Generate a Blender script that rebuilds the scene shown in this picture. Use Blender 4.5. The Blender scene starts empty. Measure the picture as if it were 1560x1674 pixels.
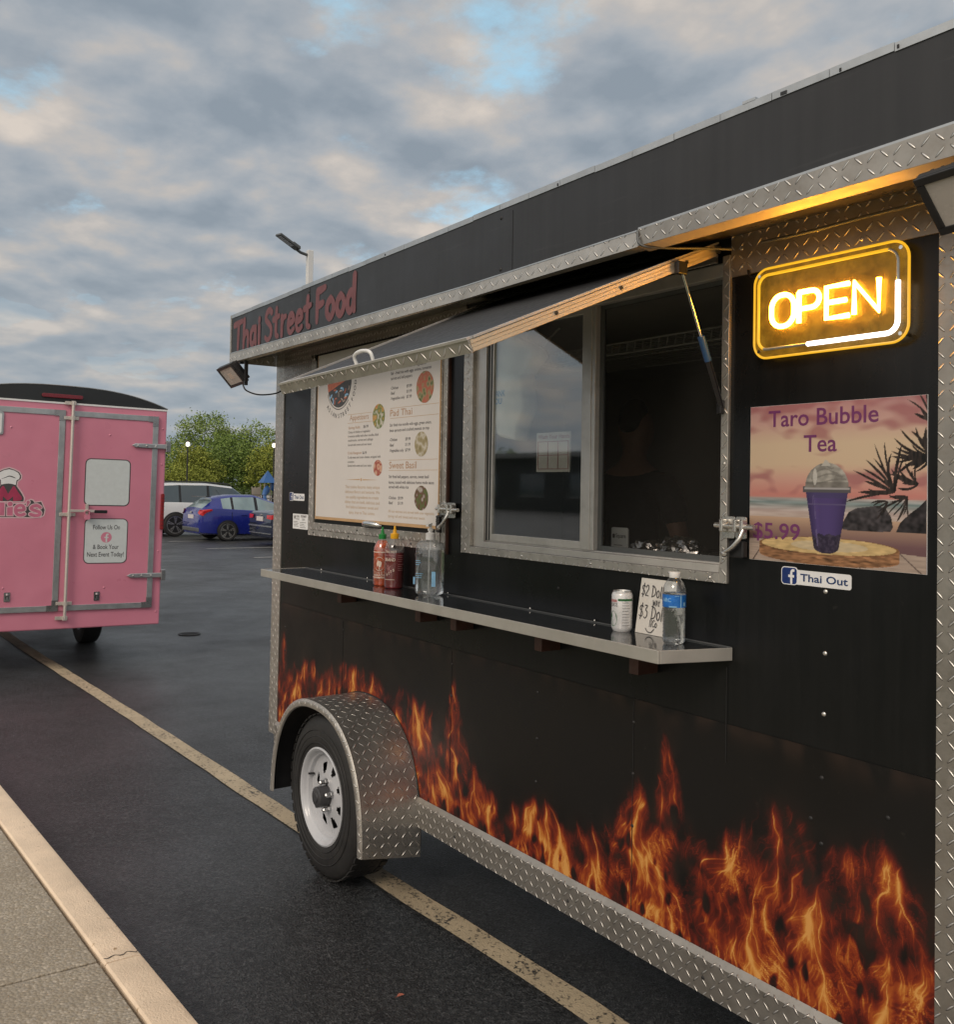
import bpy, bmesh, math, random
import numpy as np
from mathutils import Vector, Matrix
R = math.radians
scn = bpy.context.scene
col = scn.collection
random.seed(7)

# ------------------------------------------------------------------ camera
cam_d = bpy.data.cameras.new('camera')
cam = bpy.data.objects.new('camera', cam_d); col.objects.link(cam)
cam_d.sensor_fit = 'HORIZONTAL'; cam_d.sensor_width = 36.0; cam_d.lens = 36.0
cam_d.shift_y = -0.0498
cam_d.clip_start = 0.05; cam_d.clip_end = 4000
_r = Vector((0.56798279, 0.8228515, 0.01763409)); _u = Vector((0.00952807, -0.02799795, 0.99956257)); _f = Vector((-0.82298528, 0.56756631, 0.02374254))
M = Matrix(((_r.x, _u.x, -_f.x, 0), (_r.y, _u.y, -_f.y, -2.15), (_r.z, _u.z, -_f.z, 1.72), (0, 0, 0, 1)))
cam.matrix_world = M
scn.camera = cam

# ------------------------------------------------------------------ world + sun
SUN_AZ, SUN_EL = R(-62), R(36)          # azimuth in the XY plane (from +X), elevation: low, behind the camera
sd = Vector((math.cos(SUN_AZ)*math.cos(SUN_EL), math.sin(SUN_AZ)*math.cos(SUN_EL), math.sin(SUN_EL)))
w = bpy.data.worlds.new('World'); scn.world = w; w.use_nodes = True
nt = w.node_tree; N = nt.nodes; Lk = nt.links; N.clear()
def wn(t, **k):
    n = N.new(t)
    for a, b in k.items(): setattr(n, a, b)
    return n
def wmath(op, a, b=None, c=None, clamp=False):
    n = N.new('ShaderNodeMath'); n.operation = op; n.use_clamp = clamp
    for i, q in enumerate((a, b, c)):
        if q is None: continue
        if isinstance(q, (int, float)): n.inputs[i].default_value = q
        else: Lk.new(q, n.inputs[i])
    return n.outputs[0]
def wramp(fac, stops, mode='LINEAR'):
    n = N.new('ShaderNodeValToRGB'); cr = n.color_ramp; cr.interpolation = mode
    while len(cr.elements) < len(stops): cr.elements.new(0.5)
    for e, (p, c) in zip(cr.elements, stops):
        e.position = p; e.color = (*c, 1) if len(c) == 3 else c
    Lk.new(fac, n.inputs[0]); return n.outputs[0]
def wmix(fac, a, b, mode='MIX'):
    n = N.new('ShaderNodeMix'); n.data_type = 'RGBA'; n.blend_type = mode
    for i, q in ((0, fac), (6, a), (7, b)):
        if isinstance(q, (int, float)): n.inputs[i].default_value = q
        elif isinstance(q, tuple): n.inputs[i].default_value = (*q, 1)
        else: Lk.new(q, n.inputs[i])
    return n.outputs[2]
tc = wn('ShaderNodeTexCoord')
sep = wn('ShaderNodeSeparateXYZ'); Lk.new(tc.outputs['Generated'], sep.inputs[0])
zc = wmath('ADD', wmath('MAXIMUM', sep.outputs[2], 0.0), 0.20)
px = wmath('DIVIDE', sep.outputs[0], zc); py = wmath('DIVIDE', sep.outputs[1], zc)
cmb = wn('ShaderNodeCombineXYZ'); Lk.new(px, cmb.inputs[0]); Lk.new(py, cmb.inputs[1]); cmb.inputs[2].default_value = 3.7
def wnoise(scale, detail, rough, dist, off=(0, 0, 0)):
    mp = wn('ShaderNodeMapping'); mp.inputs['Location'].default_value = off; Lk.new(cmb.outputs[0], mp.inputs[0])
    n = wn('ShaderNodeTexNoise'); n.inputs['Scale'].default_value = scale; n.inputs['Detail'].default_value = detail
    n.inputs['Roughness'].default_value = rough; n.inputs['Distortion'].default_value = dist
    Lk.new(mp.outputs[0], n.inputs['Vector']); return n.outputs[0]
n_big = wnoise(0.95, 2, 0.5, 0.2, (1.15, 0.55, 0))
n_mid = wnoise(3.5, 9, 0.58, 0.10, (5.2, 1.9, 2))
n_off = wnoise(3.5, 5, 0.50, 0.10, (5.2+.078, 1.9-.024, 2))      # the same field a step towards the light
n_sm = wnoise(3.5, 5, 0.50, 0.10, (5.2, 1.9, 2))
n_fine = wnoise(9.0, 6, 0.6, 0.2, (2.2, 7.9, 4))
def wblob(x0, y0, rx, ry, amt, tilt=0.):
    ca_, sa_ = math.cos(tilt), math.sin(tilt)
    ex_ = wmath('SUBTRACT', px, x0); ey_ = wmath('SUBTRACT', py, y0)
    dx_ = wmath('DIVIDE', wmath('ADD', wmath('MULTIPLY', ex_, ca_), wmath('MULTIPLY', ey_, sa_)), rx)
    dy_ = wmath('DIVIDE', wmath('SUBTRACT', wmath('MULTIPLY', ey_, ca_), wmath('MULTIPLY', ex_, sa_)), ry)
    return wmath('MULTIPLY', wmath('EXPONENT', wmath('MULTIPLY', wmath('ADD', wmath('MULTIPLY', dx_, dx_), wmath('MULTIPLY', dy_, dy_)), -1.0)), amt)
cov = wmath('ADD', wmath('ADD', wmath('MULTIPLY', n_big, 0.32), wmath('MULTIPLY', n_mid, 0.60)), wmath('MULTIPLY', n_fine, 0.08))
gaps = wmath('ADD', wmath('ADD', wblob(-1.36, .605, .17, .060, .125, .6), wblob(-1.225, .93, .14, .085, .070, .3)), wmath('ADD', wblob(-1.20, .57, .12, .08, .10), wblob(-1.03, 1.05, .07, .2, .08)))
cov = wmath('SUBTRACT', wmath('ADD', cov, 0.050), gaps)
mask = wramp(cov, [(0.400, (0, 0, 0)), (0.525, (1, 1, 1))], 'EASE')
lowz = wramp(sep.outputs[2], [(0.06, (1, 1, 1)), (0.30, (0, 0, 0))])
mask = wmath('MAXIMUM', mask, wmath('MULTIPLY', wramp(sep.outputs[2], [(0.16, (1, 1, 1)), (0.33, (0, 0, 0))]), 0.92))
rim = wmath('MULTIPLY', wmath('SUBTRACT', n_sm, n_off), 2.1)
body_ = wmath('MULTIPLY', wmath('SUBTRACT', n_mid, 0.5), -1.15)         # thick middles are the dark bases
drift = wmath('MULTIPLY', wmath('SUBTRACT', n_big, 0.5), -0.55)
shade = wmath('ADD', wmath('ADD', 0.50, rim), wmath('ADD', body_, drift))
ccol = wramp(shade, [(0.18, (0.270, 0.320, 0.375)), (0.35, (0.335, 0.380, 0.430)), (0.50, (0.415, 0.440, 0.470)), (0.64, (0.520, 0.495, 0.475)), (0.82, (0.690, 0.620, 0.555))])
ccol = wmix(wmath('MULTIPLY', lowz, 0.42), ccol, (0.360, 0.410, 0.445))
dot = wn('ShaderNodeVectorMath', operation='DOT_PRODUCT'); Lk.new(tc.outputs['Generated'], dot.inputs[0]); dot.inputs[1].default_value = sd
glow = wmath('POWER', wmath('MAXIMUM', dot.outputs['Value'], 0.0), 1.6)
ccol = wmix(glow, ccol, wmix(1.0, ccol, (3.2, 2.8, 2.4), 'MULTIPLY'))
sky = wn('ShaderNodeTexSky', sky_type='NISHITA'); sky.sun_disc = False
sky.sun_elevation = SUN_EL; sky.sun_rotation = math.pi/2 - SUN_AZ
b1 = wn('ShaderNodeBackground'); Lk.new(sky.outputs[0], b1.inputs[0]); b1.inputs[1].default_value = 0.07
gapw = wn('ShaderNodeBackground'); gapw.inputs[0].default_value = (0.29, 0.49, 0.57, 1); gapw.inputs[1].default_value = 1.0   # thin bright veil in the gaps
addb = wn('ShaderNodeAddShader'); Lk.new(b1.outputs[0], addb.inputs[0]); Lk.new(gapw.outputs[0], addb.inputs[1])
b2 = wn('ShaderNodeBackground'); Lk.new(ccol, b2.inputs[0]); b2.inputs[1].default_value = 1.0
mx = wn('ShaderNodeMixShader'); Lk.new(mask, mx.inputs[0]); Lk.new(addb.outputs[0], mx.inputs[1]); Lk.new(b2.outputs[0], mx.inputs[2])
wo = wn('ShaderNodeOutputWorld'); Lk.new(mx.outputs[0], wo.inputs[0])

sl = bpy.data.lights.new('sun', 'SUN'); sl.energy = 1.2; sl.angle = R(18); sl.color = (1.0, 0.86, 0.72)
so = bpy.data.objects.new('sun', sl); col.objects.link(so); so.location = (4, -8, 9)
so.rotation_euler = (-sd).to_track_quat('-Z', 'Y').to_euler()

vs = scn.view_settings
vs.view_transform = 'Standard'; vs.look = 'None'; vs.exposure = 0.0; vs.gamma = 1.0
try: vs.use_curve_mapping = False
except Exception: pass
scn.cycles.max_bounces = 10; scn.cycles.transparent_max_bounces = 16; scn.cycles.sample_clamp_indirect = 6
scn.cycles.use_denoising = True

# ------------------------------------------------------------------ materials
class NT:
    def __init__(s, name):
        s.m = bpy.data.materials.new(name); s.m.use_nodes = True
        s.t = s.m.node_tree; s.n = s.t.nodes; s.l = s.t.links
        s.b = s.n['Principled BSDF']; s.out = s.n['Material Output']
        s._tc = None
    def add(s, t, **k):
        n = s.n.new(t)
        for a, b in k.items(): setattr(n, a, b)
        return n
    def put(s, sock, v):
        if hasattr(v, 'is_output'): s.l.new(v, sock)
        elif isinstance(v, tuple) and len(v) == 3 and sock.type == 'RGBA': sock.default_value = (*v, 1)
        else: sock.default_value = v
    def tc(s, o='Object'):
        if not s._tc: s._tc = s.add('ShaderNodeTexCoord')
        return s._tc.outputs[o]
    def math(s, op, a, b=None, c=None, clamp=False):
        n = s.add('ShaderNodeMath', operation=op, use_clamp=clamp)
        for i, q in enumerate((a, b, c)):
            if q is not None: s.put(n.inputs[i], q)
        return n.outputs[0]
    def noise(s, scale, detail=4, rough=.55, dist=0, vec=None, sc=None):
        n = s.add('ShaderNodeTexNoise'); n.inputs['Scale'].default_value = scale; n.inputs['Detail'].default_value = detail
        n.inputs['Roughness'].default_value = rough; n.inputs['Distortion'].default_value = dist
        v = vec if vec is not None else s.tc()
        if sc:
            mp = s.add('ShaderNodeMapping'); mp.inputs['Scale'].default_value = sc; s.l.new(v, mp.inputs[0]); v = mp.outputs[0]
        s.l.new(v, n.inputs['Vector']); return n.outputs[0]
    def voro(s, scale, feat='F1', out=0, vec=None):
        n = s.add('ShaderNodeTexVoronoi', feature=feat); n.inputs['Scale'].default_value = scale
        s.l.new(vec if vec is not None else s.tc(), n.inputs['Vector']); return n.outputs[out]
    def ramp(s, f, stops, mode='LINEAR'):
        n = s.add('ShaderNodeValToRGB'); cr = n.color_ramp; cr.interpolation = mode
        while len(cr.elements) < len(stops): cr.elements.new(.5)
        for e, (p, c) in zip(cr.elements, stops):
            e.position = p; e.color = (*c, 1) if isinstance(c, tuple) else (c, c, c, 1)
        s.put(n.inputs[0], f); return n.outputs[0]
    def mix(s, f, a, b, mode='MIX'):
        n = s.add('ShaderNodeMix', data_type='RGBA', blend_type=mode)
        s.put(n.inputs[0], f); s.put(n.inputs[6], a); s.put(n.inputs[7], b); return n.outputs[2]
    def mapr(s, f, a, b, lo, hi):
        n = s.add('ShaderNodeMapRange'); s.put(n.inputs[0], f)
        for i, q in enumerate((a, b, lo, hi)): s.put(n.inputs[i+1], q)
        return n.outputs[0]
    def bump(s, h, strength=.3, dist=.01, prev=None):
        n = s.add('ShaderNodeBump'); n.inputs['Strength'].default_value = strength; n.inputs['Distance'].default_value = dist
        s.put(n.inputs['Height'], h)
        if prev is not None: s.l.new(prev, n.inputs['Normal'])
        return n.outputs[0]
    def set(s, **k):
        names = dict(col='Base Color', rough='Roughness', metal='Metallic', normal='Normal', spec='Specular IOR Level', coat='Coat Weight',
                     trans='Transmission Weight', ior='IOR', emc='Emission Color', ems='Emission Strength', alpha='Alpha', sss='Subsurface Weight', crough='Coat Roughness')
        for a, b in k.items(): s.put(s.b.inputs[names[a]], b)
        return s
def pm(name, c, rough=.5, metal=0., var=.12, vs_=6., bump=0., bs=120., spec=.5, coat=0., rvar=.08, dirt=0.):
    """painted / plain surface with tone variation, roughness variation, optional grain and dirt"""
    t = NT(name)
    n1 = t.noise(vs_, 5); f = t.mapr(n1, .3, .7, 1-var, 1+var)
    cc = t.add('ShaderNodeVectorMath', operation='SCALE'); cc.inputs[0].default_value = c; t.l.new(f, cc.inputs['Scale'])
    c_ = cc.outputs[0]
    if dirt:
        d = t.ramp(t.noise(vs_*2.3, 8, .65, .4), [(.50, 0.), (.72, 1.)])
        c_ = t.mix(t.math('MULTIPLY', d, dirt), c_, (.09, .075, .06))
    t.set(col=c_, metal=metal, spec=spec, coat=coat)
    t.set(rough=t.mapr(t.noise(vs_*3.1, 4), .3, .7, max(0., rough-rvar), min(1., rough+rvar)))
    if bump: t.set(normal=t.bump(t.noise(bs, 3), bump, .003))
    return t.m
def emis(name, c, strength):
    t = NT(name); t.set(col=(0.05, 0.05, 0.05), emc=c, ems=strength); return t.m

def diamond(name, p=.029, c=(.50, .465, .42), rough=.38, hh=.0034, dirt=.12):
    t = NT(name)
    uv = t.tc('UV'); sp = t.add('ShaderNodeSeparateXYZ'); t.l.new(uv, sp.inputs[0])
    x = t.math('DIVIDE', sp.outputs[0], p); y = t.math('DIVIDE', sp.outputs[1], p)
    par = t.math('FLOORED_MODULO', t.math('ADD', t.math('FLOOR', x), t.math('FLOOR', y)), 2.0)
    sg = t.math('SUBTRACT', t.math('MULTIPLY', par, 2.0), 1.0)
    fx = t.math('SUBTRACT', t.math('FRACT', x), .5); fy = t.math('SUBTRACT', t.math('FRACT', y), .5)
    a = t.math('MULTIPLY', t.math('ADD', fx, t.math('MULTIPLY', sg, fy)), 0.7071/.45)
    b = t.math('MULTIPLY', t.math('SUBTRACT', fx, t.math('MULTIPLY', sg, fy)), 0.7071/.092)
    h = t.math('SUBTRACT', 1.0, t.math('ADD', t.math('MULTIPLY', a, a), t.math('MULTIPLY', b, b)), clamp=True)
    h = t.math('POWER', h, .6)
    n1 = t.noise(9, 6, .6); n2 = t.noise(55, 4, .6)
    base = t.mix(t.mapr(n1, .35, .7, 0., 1.), tuple(q*.72 for q in c), tuple(q*.95 for q in c))
    base = t.mix(t.math('MULTIPLY', t.ramp(n2, [(.52, 0.), (.75, 1.)]), dirt), base, (.16, .135, .11))
    n3 = t.ramp(t.noise(3.1, 8, .66, .5), [(.48, 0.), (.70, 1.)]); base = t.mix(t.math('MULTIPLY', n3, .55), base, (.20, .175, .145))
    edge = t.ramp(h, [(0., 0.), (.18, 1.), (.42, 0.)])
    base = t.mix(t.math('MULTIPLY', edge, .62), base, (.10, .085, .07))      # shade painted as a dark ring round each lug
    base = t.mix(t.math('MULTIPLY', t.ramp(h, [(.45, 0.), (.8, 1.)]), .72), base, (.90, .87, .82))  # lug tops lightened as a painted highlight
    rg = t.math('SUBTRACT', t.mapr(n2, .3, .7, rough-.04, rough+.14), t.math('MULTIPLY', h, .08))
    nb = t.bump(h, 1.0, hh); nb2 = t.bump(t.noise(3.5, 3), .25, .02, nb)
    t.set(col=base, metal=.80, rough=rg, normal=nb2)
    return t.m
M_ = {}
M_['tread'] = diamond('tread_plate', p=.033, c=(.64, .605, .55), hh=.0042)  # lighter copy: the sky's reflection on the trim is put into the colour
M_['tread_mid'] = diamond('tread_plate_shaded', p=.031, c=(.46, .43, .385), hh=.0036)  # darker copy: dimmer light on the right and lower trim painted in
M_['tread_dark'] = diamond('tread_plate_dull', c=(.46, .42, .37), rough=.36, dirt=.3)
M_['tread_big'] = diamond('tread_plate_fender', p=.034, c=(.46, .44, .41), rough=.26, hh=.0036)

# black satin vinyl of the trailer wall: faint vertical streaks, fine scuffs
t = NT('black_panel')
st = t.noise(5, 6, .6, 0, sc=(9, 9, .35)); sc_ = t.noise(2.2, 8, .62, .5)
c_ = t.mix(t.mapr(st, .35, .7, 0., 1.), (.0060, .0064, .0068), (.0090, .0092, .0094))
c_ = t.mix(t.ramp(t.noise(24, 8, .7), [(.66, 0.), (.78, .35)]), c_, (.06, .055, .05))
t.set(col=c_, rough=t.mapr(sc_, .3, .7, .22, .42), spec=.30, normal=t.bump(t.noise(1.3, 2), .18, .05)); M_['black'] = t.m
t = NT('fascia_black')
st = t.noise(3.5, 7, .62, 0, sc=(8, 8, .25))
hz_ = t.noise(6, 6, .6, 0, sc=(.5, .5, 9))
c_ = t.mix(t.mapr(st, .35, .72, 0., 1.), (.0165, .017, .0185), (.024, .0245, .026))
c_ = t.mix(t.ramp(hz_, [(.60, 0.), (.75, .4)]), c_, (.055, .055, .055))
t.set(col=c_, rough=t.mapr(t.noise(4, 5), .3, .7, .34, .5), normal=t.bump(t.noise(1.7, 2), .22, .05)); M_['fascia'] = t.m
t = NT('flame_print')
at_ = t.add('ShaderNodeAttribute', attribute_name='print_colour')
sc2 = t.noise(3, 8, .62, .4)
cc = t.mix(t.ramp(t.noise(30, 8, .72), [(.63, 0.), (.78, .34)]), at_.outputs['Color'], (.07, .062, .052))
t.set(col=cc, rough=t.mapr(sc2, .3, .7, .28, .50), spec=.26, normal=t.bump(t.noise(1.3, 2), .15, .05)); M_['flame'] = t.m
t = NT('poster_print'); at_ = t.add('ShaderNodeAttribute', attribute_name='print_colour')
t.set(col=at_.outputs['Color'], rough=.42, spec=.35); M_['poster'] = t.m

# asphalt: sealed, dark, damp sheen, pale chips
t = NT('asphalt')
gv = t.voro(150); g1 = t.noise(260, 3, .6); g2 = t.noise(75, 5, .65); big = t.noise(.55, 6, .6, .4); big2 = t.noise(2.3, 6, .6)
c_ = t.mix(t.mapr(big, .3, .72, 0., 1.), (.0100, .0114, .0122), (.0205, .0225, .0238))
c_ = t.mix(t.mapr(g2, .42, .66, 0., .9), c_, (.058, .0595, .061))
c_ = t.mix(t.ramp(t.voro(62, 'F1', 0), [(.0, .75), (.22, 0.)]), c_, (.004, .004, .0045))
vs1 = t.add('ShaderNodeTexVoronoi'); vs1.inputs['Scale'].default_value = 105; t.l.new(t.tc(), vs1.inputs['Vector'])
bw_ = t.add('ShaderNodeRGBToBW'); t.l.new(vs1.outputs['Color'], bw_.inputs[0])
sc0 = t.add('ShaderNodeVectorMath', operation='SCALE'); t.l.new(c_, sc0.inputs[0]); t.l.new(t.mapr(bw_.outputs[0], .15, .85, .15, 2.3), sc0.inputs['Scale']); c_ = sc0.outputs[0]
chip = t.math('MULTIPLY', t.ramp(t.noise(190, 2, .5), [(.70, 0.), (.74, 1.)]), t.ramp(t.noise(1.6, 5, .6), [(.50, 0.), (.66, 1.)]))
c_ = t.mix(chip, c_, (.36, .35, .33))
oil = t.math('MULTIPLY', t.ramp(t.noise(.8, 3, .5, .6), [(.60, 0.), (.68, 1.)]), t.ramp(t.noise(5, 6, .6), [(.40, 0.), (.60, 1.)]))
c_ = t.mix(t.math('MULTIPLY', oil, .6), c_, (.004, .004, .0045))
wv = t.add('ShaderNodeVectorMath', operation='ADD'); nn = t.add('ShaderNodeTexNoise'); nn.inputs['Scale'].default_value = 2.4; nn.inputs['Detail'].default_value = 6
t.l.new(t.tc(), nn.inputs['Vector']); scn_ = t.add('ShaderNodeVectorMath', operation='SCALE'); t.l.new(nn.outputs[1], scn_.inputs[0]); scn_.inputs['Scale'].default_value = .7
t.l.new(t.tc(), wv.inputs[0]); t.l.new(scn_.outputs[0], wv.inputs[1])
crk = t.voro(.30, 'DISTANCE_TO_EDGE', 0, wv.outputs[0])
c_ = t.mix(t.ramp(crk, [(.0, .75), (.0035, 0.)]), c_, (.006, .006, .006))
rg = t.mapr(big2, .3, .7, .30, .46)
nb = t.bump(g2, .9, .020); nb = t.bump(gv, 1.0, .012, nb); nb = t.bump(g1, .6, .005, nb)
t.set(col=c_, rough=rg, spec=.5, normal=nb, coat=t.mapr(big, .35, .65, .16, .62), crough=.42); M_['asphalt'] = t.m
# worn paint lines
def worn(name, c, under, s1, lo, hi):
    t = NT(name)
    a = t.noise(s1, 8, .68, .3); b = t.noise(s1*.16, 3)
    m_ = t.ramp(t.math('ADD', t.math('MULTIPLY', a, .78), t.math('MULTIPLY', b, .22)), [(lo, 0.), (hi, 1.)])
    cc = t.mix(t.mapr(t.noise(7, 5), .3, .7, 0., 1.), tuple(q*.80 for q in c), c)
    t.set(col=t.mix(m_, cc, under), rough=.62, normal=t.bump(t.noise(160, 4), .7, .006)); return t.m
M_['line'] = worn('line_paint', (.49, .40, .27), (.035, .033, .030), 55, .535, .60)
M_['white_line'] = worn('white_line_paint', (.50, .50, .48), (.05, .05, .05), 20, .55, .62)
M_['curb'] = worn('curb_paint', (.90, .72, .53), (.42, .28, .15), 22, .61, .66)
# exposed aggregate walk
t = NT('aggregate')
v1 = t.add('ShaderNodeTexVoronoi'); v1.inputs['Scale'].default_value = 95; t.l.new(t.tc(), v1.inputs['Vector'])
pc = t.ramp(v1.outputs['Color'], [(0., (.25, .205, .145)), (.35, (.36, .31, .235)), (.6, (.30, .27, .225)), (.8, (.52, .46, .37)), (1., (.17, .135, .10))])
big = t.noise(2.2, 6, .6)
pc = t.mix(t.ramp(v1.outputs['Distance'], [(.0, 0.), (.55, 0.), (.9, 1.)]), pc, (.27, .235, .18))
pc = t.mix(t.mapr(t.noise(45, 5), .35, .7, 0., .55), pc, (.30, .265, .205))
pc = t.mix(t.ramp(big, [(.40, 0.), (.68, .5)]), pc, (.21, .175, .13))
nb = t.bump(v1.outputs['Distance'], .55, -.006); nb = t.bump(t.noise(220, 3), .4, .002, nb)
t.set(col=pc, rough=.8, normal=nb); M_['aggregate'] = t.m
t = NT('grass'); g = t.noise(1.3, 7, .65)
t.set(col=t.ramp(g, [(.3, (.035, .055, .014)), (.7, (.085, .115, .030))]), rough=.9, normal=t.bump(t.noise(30, 4), .6, .05)); M_['grass'] = t.m

M_['alu_ribbed'] = pm('ribbed_aluminium', (.62, .53, .40), .5, .25, .06, 9, dirt=.10)  # base colour warmed to stand in for the sign's amber glow
M_['alu'] = pm('aluminium', (.62, .61, .585), .30, .9, .10, 9, dirt=.18)
M_['alu_white'] = pm('aluminium_frame', (.60, .575, .54), .36, .55, .08, 8, dirt=.15)
M_['alu_edge'] = pm('shelf_edge', (.50, .48, .44), .38, .55, .08, 5, dirt=.12)
M_['zinc'] = pm('zinc_plate', (.66, .64, .60), .28, .85, .10, 30, dirt=.15)
M_['zinc_clean'] = pm('zinc_rod', (.60, .55, .50), .5, .6, .05, 30)
M_['chrome'] = pm('chrome', (.80, .80, .78), .12, 1., .05, 9)
M_['steel'] = pm('stainless', (.42, .42, .42), .28, .9, .10, 5)
M_['dark_steel'] = pm('dark_underside', (.016, .016, .016), .6, 0, .2, 8)
M_['soffit'] = pm('soffit_metal', (.16, .14, .12), .32, .85, .25, 4, dirt=.4)
M_['rubber'] = pm('tyre_rubber', (.017, .0165, .016), .62, 0, .25, 9, .25, 90, dirt=.12)
M_['wheel_white'] = pm('wheel_white', (.45, .46, .48), .33, 0, .06, 10, coat=.3, dirt=.10)
M_['cap_grey'] = pm('hub_cap_grey', (.045, .045, .048), .45, 0, .15, 20)
M_['black_plastic'] = pm('black_plastic', (.013, .013, .014), .42, 0, .15, 15)
M_['black_gloss'] = pm('black_gloss', (.010, .010, .011), .12, 0, .1, 9)
M_['shelf_top'] = pm('shelf_top', (.016, .018, .019), .09, 0, .2, 6, spec=.9, rvar=.05)
M_['wood'] = pm('bracket_wood', (.060, .024, .015), .55, 0, .3, 14, dirt=.3)
M_['letter_red'] = pm('fascia_lettering', (.155, .055, .060), .55, 0, .12, 12)
M_['glow_grey'] = pm('flood_lens', (.50, .46, .42), .25, 0, .06, 9, spec=.6)
M_['menu_white'] = pm('menu_board', (.62, .585, .555), .42, 0, .04, 3, spec=.4)
M_['menu_edge'] = pm('menu_border', (.48, .30, .15), .5, 0, .10, 9)
M_['ink'] = pm('ink', (.060, .058, .060), .5, 0, .1, 60)
M_['ink_soft'] = pm('ink_grey', (.135, .125, .12), .5, 0, .1, 60)
M_['ink_brown'] = pm('ink_brown', (.42, .25, .15), .5, 0, .1, 60)
M_['ink_tan'] = pm('ink_tan', (.50, .36, .24), .5, 0, .1, 60)
M_['orange_red'] = pm('bowl_orange', (.52, .15, .085), .5, 0, .15, 50)
M_['navy'] = pm('navy', (.018, .045, .135), .4, 0, .05, 30)
M_['fb_blue'] = pm('badge_blue', (.010, .030, .145), .38, 0, .05, 30)
M_['decal_white'] = pm('decal_white', (.74, .74, .74), .4, 0, .04, 30)
M_['decal_grey'] = pm('decal_grey', (.58, .62, .62), .4, 0, .04, 30)
M_['purple'] = pm('poster_lettering', (.150, .030, .120), .45, 0, .06, 40)
M_['pink'] = pm('pink_paint', (.62, .205, .275), .34, 0, .05, 2.5, spec=.5, coat=.25, dirt=.05)
t = NT('pink_paint'); n_ = t.noise(2.5, 5); dn = t.noise(9, 8, .68, .4)
pc_ = t.mix(t.mapr(n_, .3, .7, 0., 1.), (.585, .205, .285), (.63, .23, .315)); pc_ = t.mix(t.ramp(dn, [(.60, 0.), (.80, .30)]), pc_, (.30, .16, .16))
t.set(col=pc_, rough=t.mapr(t.noise(6, 5), .3, .7, .26, .44), coat=.25, normal=t.bump(t.noise(1.6, 2), .35, .06)); M_['pink'] = t.m
M_['galv'] = pm('galvanised', (.46, .48, .49), .38, .75, .12, 12, dirt=.12)
M_['roof_black'] = pm('roof_black', (.016, .018, .019), .35, 0, .2, 3)
M_['red_lens'] = pm('red_lens', (.22, .012, .014), .22, 0, .2, 60, .4, 200, spec=.7)
M_['maroon_lens'] = pm('maroon_lens', (.17, .018, .028), .25, 0, .2, 60)
M_['skin'] = pm('skin', (.36, .20, .135), .5, 0, .06, 30)
M_['shirt'] = pm('dark_shirt', (.020, .020, .022), .85, 0, .2, 20)
M_['hair'] = pm('hair', (.010, .009, .008), .6, 0, .2, 60)
M_['bag'] = pm('white_bag', (.90, .91, .86), .45, 0, .06, 6, .3, 14)
M_['wall_in'] = pm('interior_wall', (.62, .62, .60), .5, .2, .08, 3)
M_['foil'] = pm('foil', (.75, .75, .75), .22, 1., .05, 30, 1.0, 45)
M_['car_white'] = pm('car_white', (.66, .67, .68), .25, 0, .03, 2, coat=.6)
M_['car_blue'] = pm('car_blue', (.012, .020, .200), .25, .15, .05, 2, coat=.7)
M_['car_navy'] = pm('car_navy', (.016, .022, .050), .25, .2, .05, 2, coat=.7)
M_['car_glass'] = pm('car_glass', (.045, .065, .075), .06, 0, .05, 2, spec=1.)
M_['car_glass_light'] = pm('car_glass_light', (.20, .27, .28), .06, 0, .3, 1.2, spec=1.)
M_['red_light'] = pm('tail_red', (.50, .015, .018), .15, 0, .2, 20, spec=.8)
M_['plate_white'] = pm('number_plate', (.60, .56, .54), .4, 0, .1, 60)
M_['bark'] = pm('bark', (.055, .042, .032), .85, 0, .3, 8, .6, 30)
M_['blue_play'] = pm('play_blue', (.028, .105, .290), .4, 0, .1, 3)
M_['tan_play'] = pm('play_tan', (.30, .26, .21), .5, 0, .1, 3)
M_['pole_white'] = pm('pole_white', (.66, .66, .65), .45, 0, .05, 3)
M_['lamp_grey'] = pm('lamp_grey', (.11, .115, .115), .45, .3, .1, 6)
M_['iron'] = pm('cast_iron', (.035, .033, .031), .55, .4, .3, 30, .6, 60)
M_['concrete'] = pm('concrete', (.30, .29, .275), .8, 0, .15, 1.2, .4, 40)
M_['paper'] = pm('paper', (.66, .63, .58), .6, 0, .05, 20)
M_['can_white'] = pm('can_white', (.70, .70, .70), .28, .2, .04, 30)
M_['green'] = pm('green_plastic', (.010, .20, .040), .35, 0, .06, 30)
M_['green_dark'] = pm('can_green', (.020, .120, .035), .35, 0, .1, 60)
M_['yellow'] = pm('yellow_plastic', (.72, .37, .010), .35, 0, .05, 30)
M_['sauce_orange'] = pm('sauce_orange', (.40, .062, .016), .25, 0, .55, 55, spec=.7, coat=.6)
M_['sauce_red'] = pm('sauce_red', (.150, .013, .017), .20, 0, .2, 20, spec=.6, coat=.6)
M_['cream_ink'] = pm('bottle_print', (.62, .50, .42), .4, 0, .08, 60)
M_['pink_ink'] = pm('bottle_print_pink', (.42, .19, .19), .4, 0, .1, 60)
M_['label_blue'] = pm('label_blue', (.016, .135, .46), .3, 0, .35, 26, spec=.5)
M_['label_pale'] = pm('label_pale_blue', (.22, .44, .66), .3, 0, .2, 26)
M_['white_plastic'] = pm('white_plastic', (.70, .70, .69), .35, 0, .03, 30)
M_['leaf_red'] = pm('dry_leaf', (.36, .115, .075), .7, 0, .2, 60)
M_['brick'] = pm('brick', (.060, .064, .060), .85, 0, .2, 2)
M_['blue_grip'] = pm('strut_blue', (.020, .065, .16), .4, 0, .1, 30)
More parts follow.
